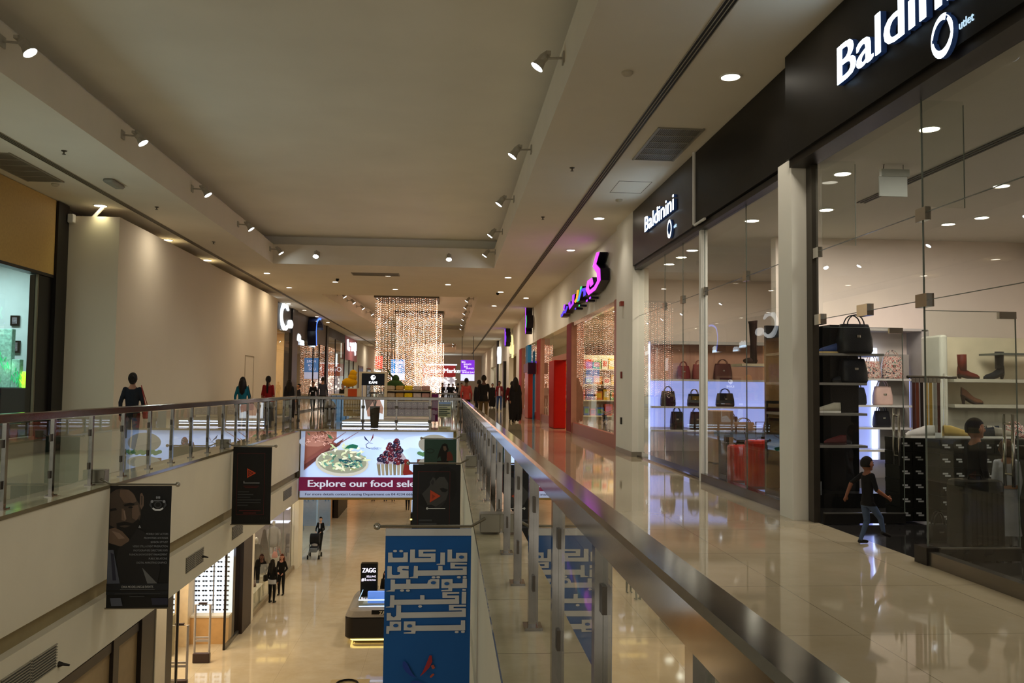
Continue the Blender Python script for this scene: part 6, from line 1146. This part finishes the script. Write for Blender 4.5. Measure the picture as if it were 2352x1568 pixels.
B = Board((x0, 30.19, tz), (1, 0, 0), (0, 0, 1), (0, -1, 0)); w = x1-x0; h = z1-tz; B.text('ZAGG', w/2, h*.66, .22, wem2, 'c', bold=.015, wid=w*.78/max(p[0] for p in text_mesh('ZAGG')[0])); B.text('#1', .04, h*.33, .15, wem2, bold=.01); B.text('SELLING', w*.36, h*.47, .09, wem2, wid=w*.55/max(p[0] for p in text_mesh('SELLING')[0])); B.text('PROTECTION', w*.36, h*.33, .08, wem2, wid=w*.55/max(p[0] for p in text_mesh('PROTECTION')[0])); B.build('printed_letters', t)
t = thing('rug', 'dark curved ring on a pale mat on the lower floor at the bottom edge', 'floor mat', (-2.6, 25, zL)); p = U(800, 1563, 'z', zL+.02); b = MB(); b.box(p[0]-.5, p[1]-.9, zL+.001, p[0]+.6, p[1]+.15, zL+.01); b.build('mat', M('pale_mat', 'a08c64', .6), t); b = MB(); b.tube([(p[0]+.3*cos(a*pi/8), p[1]-.35+.35*sin(a*pi/8), zL+.05) for a in range(9)], .03, 8); b.build('ring', black_m, t)
# ================================================================== people
def capsule(b, a, c, ra, rc, n=10):
    a, c = Vector(a), Vector(c); d = (c-a)
    if d.length < 1e-5: d = Vector((0, 0, 1e-4))
    t = d.normalized(); b.tube([a-t*ra*.98, a-t*ra*.7, a-t*ra*.3, a, c, c+t*rc*.3, c+t*rc*.7, c+t*rc*.98], [ra*.2, ra*.71, ra*.95, ra, rc, rc*.95, rc*.71, rc*.2], n)
def person(lab, x, y, z0, H, face, top, bot, skin='8a5f48', hairc='120d0b', hair='short', pose='stand', coat=.50, sleeve=True, vox=.012, shoe_c='14110f', child=False, robe=None, skirt=None, scarf=None, arms=None, hide_legs=False, build_=1.0, extra=None, face_detail=True):
    t = thing('person', lab, 'person', (x, y, z0), R_(face))
    hs = 1.30 if child else 1.08; k = H
    J = {}
    hipz = .50 if not child else .46; shz = .818 if not child else .805
    for s_, nm in ((-1, 'L'), (1, 'R')):
        J['sh'+nm] = (s_*.082*build_, 0, shz-.016); J['el'+nm] = (s_*.108*build_, -.012, shz-.18); J['wr'+nm] = (s_*.112*build_, .03, shz-.335)
        J['hp'+nm] = (s_*.048, 0, hipz); J['kn'+nm] = (s_*.054, .012, hipz*.55); J['an'+nm] = (s_*.054, -.008, .045)
    if pose == 'walk':
        J['knL'] = (-.052, .065, hipz*.56); J['anL'] = (-.052, .09, .045); J['knR'] = (.052, .0, hipz*.55); J['anR'] = (.052, -.125, .075)
        J['wrL'] = (-.118, -.05, shz-.33); J['elL'] = (-.122, -.04, shz-.175); J['wrR'] = (.118, .08, shz-.31); J['elR'] = (.122, .01, shz-.18)
    if pose == 'run':
        J['knL'] = (-.052, .03, hipz*.55); J['anL'] = (-.052, -.06, .05); J['knR'] = (.05, .13, hipz*.66); J['anR'] = (.05, .17, .15)
        J['elL'] = (-.15, -.10, shz-.12); J['wrL'] = (-.16, -.16, shz-.26); J['elR'] = (.15, .0, shz-.17); J['wrR'] = (.17, .12, shz-.25)
    if arms: J.update(arms)
    V = lambda p: tuple(q*k for q in p)
    b = MB(); segs = []
    def seg(a, c, ra, rc, mi): capsule(b, V(a), V(c), ra*k, rc*k); segs.append((np.array(a), np.array(c), ra, rc, mi))
    # torso loft
    n = 16; bw = build_; rings = [(hipz-.035, .060*bw, .048), (hipz, .088*bw, .060), (hipz+.05, .086*bw, .058), (.60 if not child else .56, .074*bw, .050), (shz-.12, .082*bw, .056), (shz-.05, .088*bw, .054), (shz-.012, .072*bw, .044), (shz+.012, .042, .036), (shz+.035, .030, .030)]
    vs = [(rx*k*cos(2*pi*i/n), ry*k*sin(2*pi*i/n), z*k) for z, rx, ry in rings for i in range(n)]
    b.add(vs, [(j*n+i, j*n+(i+1) % n, (j+1)*n+(i+1) % n, (j+1)*n+i) for j in range(len(rings)-1) for i in range(n)]+[tuple(range(n))[::-1], tuple(range((len(rings)-1)*n, len(rings)*n))])
    segs.append((np.array((-.05, 0, .62)), np.array((.05, 0, .62)), .06, .06, 1)); segs.append((np.array((-.07, 0, shz-.08)), np.array((.07, 0, shz-.08)), .06, .06, 1)); segs.append((np.array((-.05, 0, hipz)), np.array((.05, 0, hipz)), .06, .06, 2))
    hc = 1-.066*hs
    seg((0, -.002, shz), (0, .004, hc-.03*hs), .031 if not child else .036, .029 if not child else .034, 0)
    hb = .0
    for c_, r_ in (((0, 0, hc), (.044, .054, .062)), ((0, .014, hc-.024*hs), (.034, .038, .043)), ((0, .053*hs, hc-.012), (.010, .018, .015)), ((0, .036*hs, hc-.046*hs), (.018, .016, .014))):
        b.ell(V((c_[0], c_[1], c_[2])), tuple(q*k*hs for q in r_), 14, 10)
    for s_ in (-1, 1): b.ell(V((s_*.045*hs, -.004, hc-.004)), tuple(q*k*hs for q in (.007, .012, .017)), 8, 6)
    segs.append((np.array((0, 0, hc)), np.array((0, .012, hc-.02)), .05*hs, .045*hs, 0))
    up = 1; fo = 1 if sleeve else 0
    for nm in 'LR':
        s_ = -1 if nm == 'L' else 1
        seg(J['sh'+nm], J['el'+nm], .030*bw, .025*bw, up); seg(J['el'+nm], J['wr'+nm], .025, .018, fo)
        w = np.array(J['wr'+nm]); d = w-np.array(J['el'+nm]); d = d/np.linalg.norm(d); side = np.array((0, 1.0, 0)); side = side-d*(side@d); side /= (np.linalg.norm(side)+1e-9); nrm = np.cross(d, side)
        pl = w+d*.045; seg(w, pl, .014, .017, 0)
        for i in range(4):
            o = side*(.017-.0112*i); base = pl+o; L_ = [.030, .036, .034, .026][i]
            mid = base+d*L_*.55; tip = mid+(d*.8-nrm*s_*.55)*L_*.5; seg(base, mid, .0058, .0054, 0); seg(mid, tip, .0054, .0045, 0)
        th0 = w+d*.014+side*.014; th1 = th0+(d*.6+side*.75)*.026; seg(th0, th1, .0075, .006, 0); seg(th1, th1+d*.018, .006, .005, 0)
        if not hide_legs:
            seg(J['hp'+nm], J['kn'+nm], .050, .035, 2); seg(J['kn'+nm], J['an'+nm], .035, .023, 2)
            a = np.array(J['an'+nm]); up_ = a[2]-.045; seg(a+np.array((0, -.012, -.020)), a+np.array((0, .085, -.026+min(0, -up_*.3))), .024, .019, 3)
    o = b.build('body', [M('skin_'+skin, skin, .5, var=.05), M('top_'+top, top, .8, var=.08, sc=20), M('bottom_'+bot, bot, .8, var=.1, sc=20), M('shoe_'+shoe_c, shoe_c, .4, var=.1)], t, world=False)
    md = o.modifiers.new('r', 'REMESH'); md.mode = 'VOXEL'; md.voxel_size = vox; sm = o.modifiers.new('s', 'SMOOTH'); sm.factor = .5; sm.iterations = 2
    dg = bpy.context.evaluated_depsgraph_get(); me = bpy.data.meshes.new_from_object(o.evaluated_get(dg)); o.modifiers.clear(); old = o.data; mats = list(old.materials); o.data = me; me.materials.clear()
    for m_ in mats: me.materials.append(m_)
    nf = len(me.polygons); ce = np.zeros(nf*3); me.polygons.foreach_get('center', ce); ce = ce.reshape(-1, 3)/k
    best = np.full(nf, 9.0); mi = np.zeros(nf, int)
    for a, c_, ra, rc, m_ in segs:
        ab = c_-a; tt = np.clip(((ce-a)@ab)/(ab@ab+1e-12), 0, 1); dd = np.linalg.norm(ce-a-tt[:, None]*ab, axis=1)-(ra+(rc-ra)*tt); q = dd < best; best[q] = dd[q]; mi[q] = m_
    tor = (mi == 1) | (mi == 2); inx = np.abs(ce[:, 0]) < .11
    mi[tor & inx & (ce[:, 2] > coat)] = 1; mi[(mi == 1) & inx & (ce[:, 2] <= coat) & (np.abs(ce[:, 0]) < .10)] = 2
    mi[(mi == 2) & (ce[:, 2] > coat)] = 1
    me.polygons.foreach_set('material_index', mi.astype(np.int32)); me.polygons.foreach_set('use_smooth', [True]*nf); me.update()
    # hair
    hm = M('hair_'+hairc, hairc, .6, var=.15, sc=40); b = MB()
    def hf(px_, py_, pz_):
        q = (pz_/k-hc)/(.062*hs); f = py_/k/(.054*hs)
        if f > .25 and q < .48: return (px_*.6, py_*.55, pz_)
        if q < -.45 and hair == 'short': return (px_*.7, py_*.7, max(pz_, (hc-.03*hs)*k))
        return (px_, py_, pz_)
    if hair != 'none':
        b.ell(V((0, -.006, hc+.006)), tuple(q*k*hs for q in (.049, .060, .066)), 18, 14, f=hf)
        if hair in ('long', 'tail'):
            wdt = .056 if hair == 'long' else .02; b.tube([V((0, -.03*hs, hc+.03)), V((0, -.052*hs, hc-.03)), V((0, -.062, shz+.01)), V((0, -.066, shz-.10)), V((0, -.06, shz-.15))], [.03*k, wdt*k, wdt*k, wdt*.85*k, .008*k], 12)
            if hair == 'long':
                for s_ in (-1, 1): b.tube([V((s_*.03, -.01, hc+.03)), V((s_*.047, -.012, hc-.03)), V((s_*.05, -.02, shz+.01)), V((s_*.052, -.03, shz-.06))], [.02*k, .02*k, .026*k, .008*k], 8)
        if hair == 'bun': b.ell(V((0, -.062, hc+.02)), (.028*k, .026*k, .028*k)); b.ell(V((0, -.03, hc-.04)), (.035*k, .03*k, .03*k))
        b.build('hair', hm, t, world=False, smooth=True)
    if face_detail and abs(face) > 60:
        b = MB()
        for s_ in (-1, 1): b.ell(V((s_*.017*hs, .047*hs, hc+.002)), (.0075*k*hs, .004*k, .0045*k*hs), 8, 5); b.ell(V((s_*.017*hs, .0475*hs, hc+.014*hs)), (.011*k*hs, .004*k, .0022*k*hs), 8, 5)
        b.build('eyes_and_brows', M('eye_dark', '140e0c', .3), t, world=False); b = MB(); b.ell(V((0, .049*hs, hc-.033*hs)), (.013*k*hs, .005*k, .0035*k*hs), 10, 5); b.build('mouth', M('lip', '6e3a32', .5), t, world=False)
    if robe:
        b = MB(); n = 28; vs = []; R0 = [(shz+.01, .045, .036), (shz-.01, .10, .056), (shz-.12, .125, .07), (.60, .13, .082), (.45, .14, .09), (.28, .145, .095), (.12, .13, .09), (.05, .12, .085)]
        for j, (z, rx, ry) in enumerate(R0):
            for i in range(n):
                a = 2*pi*i/n; w = 1+(.10*sin(a*7+j*.3)*(j/7)); vs.append((rx*k*w*cos(a), ry*k*w*sin(a), z*k+(.03*k*sin(a*9) if j == 7 else 0)))
        b.add(vs, [(j*n+i, j*n+(i+1) % n, (j+1)*n+(i+1) % n, (j+1)*n+i) for j in range(len(R0)-1) for i in range(n)]).build('robe', M('robe_'+robe, robe, .8, var=.2, sc=12), t, world=False, smooth=True)
    if skirt:
        b = MB(); n = 24; vs = []; R0 = [(hipz+.03, .088, .062), (hipz-.06, .10, .078), (hipz-.22, .105, .085), (.14, .12, .10)]
        for j, (z, rx, ry) in enumerate(R0):
            for i in range(n): a = 2*pi*i/n; w = 1+.06*sin(a*6)*j/3; vs.append((rx*k*w*cos(a), ry*k*w*sin(a), z*k))
        b.add(vs, [(j*n+i, j*n+(i+1) % n, (j+1)*n+(i+1) % n, (j+1)*n+i) for j in range(len(R0)-1) for i in range(n)]).build('skirt', M('skirt_'+skirt, skirt, .8, var=.1), t, world=False, smooth=True)
    if extra: extra(t, k, hipz, shz, hc, V)
    return t
def at(px, y): return U(px, 900, 'y', y)[0]
def shoulder_bag(c_, side=1, h=.42):
    def f(t, k, hz_, sz, hc, V):
        b = MB(); b.rbox(side*.17*k-.05, -.13, h*k-.02, side*.17*k+.05, .13, h*k+.22, .03); b.build('shoulder_bag', M('bag_'+c_, c_, .5), t, world=False); b = MB(); b.tube([(side*.17*k, -.1, h*k+.2), V((side*.10, -.01, sz+.03)), (side*.17*k, .1, h*k+.2)], .008, 5); b.build('bag_strap', M('bag_'+c_, c_, .5), t, world=False)
    return f
def white_panel(c_='c8c8cc', w=.03, z0=.5, z1=.76):
    def f(t, k, hz_, sz, hc, V):
        b = MB(); b.add([V((-w, .066, z0)), V((w, .066, z0)), V((w, .062, (z0+z1)/2)), V((w*.7, .056, z1)), V((-w*.7, .056, z1)), V((-w, .062, (z0+z1)/2))], [(0, 1, 2, 3, 4, 5)]); b.build('shirt_front', M('shirt_'+c_, c_, .8), t, world=False)
    return f
# upper floor, left walkway
person('woman with bun, dark jacket and jeans walking past the hoarding with a red bag', -6.1, 17.0, 0, 1.60, 8, '15181e', '3c4660', hair='bun', pose='walk', coat=.46, vox=.011, extra=shoulder_bag('8a2a24', 1, .46))
person('woman in a teal top with long black hair walking beside the hoarding', at(557, 26), 26, 0, 1.62, 5, '0e6a80', '2a2a2c', hair='long', pose='walk', extra=shoulder_bag('1c1a1c', 1, .40))
person('woman in red top and long dark skirt seen from behind by the hoarding end', at(616, 28), 28, 0, 1.68, -5, '8e1218', '241c1c', hair='tail', skirt='261d1d', sleeve=False)
person('woman with long black hair in black, standing before the dark pillar on the left', at(664, 35), 35, 0, 1.62, 10, '121114', '121114', hair='long', robe='141316', vox=.014)
person('dark figure bending by the shop window left of the boy', at(686, 40), 40, 0, 1.45, 120, '16161e', '17171c', vox=.016)
person('boy in a black sweater with white mark walking towards the camera', at(719, 45.5), 45.5, 0, 1.60, 178, '101013', '121215', skin='8a6048', pose='walk', vox=.016, extra=white_panel('c8c8cc', .035, .66, .69))
person('man in grey jacket walking away in front of the mirrored window', at(741, 43), 43, 0, 1.80, 0, '2c2c34', '121113', pose='walk', vox=.015)
person('person in black with pale face at the kiosk left end', at(787, 40), 40, 0, 1.50, 160, '14130f', '14130f', vox=.016, skin='9a705c')
person('second person in black sitting close together at the kiosk left end', at(797, 41), 41, 0, 1.58, 150, '100f10', '14130f', vox=.016)
# right walkway
person('man in a salmon red shirt walking away just beyond the corner of the railing', at(1071, 35), 35, 0, 1.76, 0, '9c3a34', '14120f', pose='walk', vox=.014, skin='5c3c2c')
person('man in a black jacket and khaki trousers walking away on the right walkway', at(1111, 31.5), 31.5, 0, 1.84, 3, '0f0e0f', '5c4a2c', pose='walk', coat=.47, vox=.013, skin='4c3226')
person('person in dark clothes half hidden behind the man in khaki trousers', at(1100, 36), 36, 0, 1.70, 0, '15141a', '15141a', vox=.016)
person('thin figure in long black robe standing by the doorway behind the walkers', at(1131, 58), 58, 0, 1.66, 170, '0e0d0e', '0e0d0e', robe='0e0d0e', vox=.02)
person('man in open dark red jacket, white shirt and blue jeans facing the camera', at(1147, 50), 50, 0, 1.76, 180, '6a1822', '27406e', hair='short', pose='walk', vox=.014, skin='7a503c', extra=white_panel('c4c0c4', .030, .5, .78))
person('woman in a flowing black abaya walking away on the right walkway', at(1184, 34.0), 34, 0, 1.80, 0, '0f0d0e', '0f0d0e', hair='long', robe='121012', vox=.014, pose='walk')
person('person in dark red coat partly hidden by the black abaya', at(1176, 37), 37, 0, 1.66, 0, '5e1016', '2a1214', hair='short', vox=.016, build_=1.35)
for i, (px, yy, c_, lb) in enumerate([(1016, 62, '14131a', 'dark figure walking in the far crowd, leftmost'), (1031, 74, '1b1a22', 'dark figure in the far crowd, second from left'), (1040, 80, '201c20', 'dark figure in the far crowd, third from left'), (1052, 70, '17161b', 'dark figure in the far crowd, fourth from left'), (1060, 60, '8a7c74', 'pale clothed figure in the far crowd, nearest the salmon shirt')]):
    person(lb, at(px, yy), yy, 0, 1.68, 0 if i % 2 else 180, c_, '17151a', vox=.025, pose='walk', face_detail=False)
# shop entrance
kid_arms = None
person('toddler in a black shirt and faded jeans running into the shop doorway', 3.86, 7.60, 0, .80, -78, '0d0c0e', '46546c', skin='7c4e38', child=True, pose='run', sleeve=False, vox=.0045, shoe_c='1a1614', coat=.44)
person('boy in a black top standing behind the black suitcase inside the shop', 4.92, 7.62, 0, 1.16, -86, '0e0d0f', '15141a', skin='8a5a42', child=True, vox=.0065, hairc='0c0807')
person('small child in white dress with tan belt beside the door handle', 5.0, 7.3, 0, .98, -20, '9c999c', '9c999c', skin='8a5a42', child=True, vox=.0075, skirt='9c999c', hairc='3a2418', hair='bun', extra=lambda t, k, hz_, sz, hc, V: MB().lathe([(.092*k, 0), (.092*k, .03)], 0, 0, .56*k, 16, sy=.75).build('belt', M('tan_belt', '8a5c34', .6), t, world=False))
# lower floor
p = U(636, 1366, 'z', -7); person('woman with auburn hair in black facing the camera on the lower floor', p[0]+.16, p[1], -7, 1.62, 172, '100f10', '100f12', skin='b88068', hairc='4a2014', hair='long', vox=.012, arms={'elR': (.13, -.03, .64), 'wrR': (.06, .07, .56), 'elL': (-.13, -.03, .64), 'wrL': (-.06, .07, .54)})
p = U(612, 1384, 'z', -7); person('woman in black with white shirt hem, seen from behind on the lower floor', p[0]+.2, p[1], -7, 1.66, -20, '0e0d0e', '0d0d0f', hair='long', coat=.50, vox=.012, extra=lambda t, k, hz_, sz, hc, V: (MB().lathe([(.10*k, 0), (.108*k, .10*k)], 0, 0, .44*k, 18, sy=.72).build('shirt_hem', M('hem_white', 'b0b0b0', .8), t, world=False), shoulder_bag('14130f', -1, .5)(t, k, hz_, sz, hc, V)))
p = U(735, 1262, 'z', -7); mo = person('person in a black coat with white shirt pushing the stroller on the lower floor', p[0], p[1], -7, 1.66, 168, '0f0f12', '0f0f12', skin='b08a70', hair='short', vox=.013, pose='walk', extra=white_panel('b8b8bc', .022, .66, .79), arms={'wrL': (-.08, .16, .57), 'wrR': (.08, .16, .57), 'elL': (-.13, .03, .63), 'elR': (.13, .03, .63)})
p = U(722, 1281, 'z', -7); sx_, sy_ = p[0], p[1]
t = thing('stroller', 'dark baby stroller with grey footrest on the lower floor', 'stroller', (sx_, sy_, -7)); b = MB()
for s_ in (-1, 1): b.tube([(sx_+s_*.25, sy_-.3, -6.88), (sx_+s_*.24, sy_+.15, -6.4), (sx_+s_*.24, sy_+.55, -5.95)], .015, 6); b.tube([(sx_+s_*.26, sy_+.4, -6.88), (sx_+s_*.24, sy_+.0, -6.35)], .015, 6)
b.tube([(sx_-.24, sy_+.55, -5.95), (sx_+.24, sy_+.55, -5.95)], .018, 6); b.build('frame', black_m, t)
for s_ in (-1, 1):
    for yy in (-.32, .42): b = MB(); b.tube([(sx_+s_*.27-.03, sy_+yy, -6.9), (sx_+s_*.27+.03, sy_+yy, -6.9)], .10, 14); b.build('wheel', black_m, t)
b = MB(); b.rbox(sx_-.2, sy_-.25, -6.62, sx_+.2, sy_+.25, -6.42, .05); b.box(sx_-.2, sy_+.15, -6.45, sx_+.2, sy_+.25, -5.98); b.build('seat', M('stroller_seat', '2c2e34', .7), t); b = MB(); b.rbox(sx_-.18, sy_-.42, -6.66, sx_+.18, sy_-.24, -6.48, .03); b.build('footrest', M('stroller_grey', '6c7278', .7), t)
b = MB(); b.tube([(sx_-.22, sy_+.1, -6.1), (sx_+.22, sy_+.1, -6.1)], [.27, .27], 16); b.build('canopy', M('stroller_canopy', '17181d', .7), t); b = MB(); b.ell((sx_, sy_-.05, -6.36), (.16, .13, .09)); b.ell((sx_-.02, sy_, -6.25), (.075, .075, .08)); b.build('baby_bundle', M('baby_blanket', 'a8a4a4', .8), t, smooth=True)
for i, (px, c_) in enumerate([(857, '17161c'), (885, '20304e'), (903, '17161c'), (936, '14141a')]):
    p = U(px, 1152 if i < 3 else 1172, 'z', -7); person('shopper whose legs show under the food sign, %s' % ['leftmost', 'second from left', 'third from left', 'rightmost by the bright kiosk'][i], p[0], p[1], -7, 1.72, 0, '201c1c', c_, vox=.02, pose='walk', face_detail=False)
p = U(878, 1352, 'y', 31.5); person('seller with dark hair bending at the black kiosk, half hidden by the blue banner', p[0]+.1, 31.9, -7, 1.62, 200, '14130f', '14130f', vox=.015, hair='long')
p = U(1079, 1560, 'z', -7); person('person in dark clothes at the right of the blue banner on the lower floor', -.0+U(1079, 1540, 'y', 24.5)[0], 24.5, -7, 1.7, 0, '17151a', '141216', vox=.016, pose='walk')
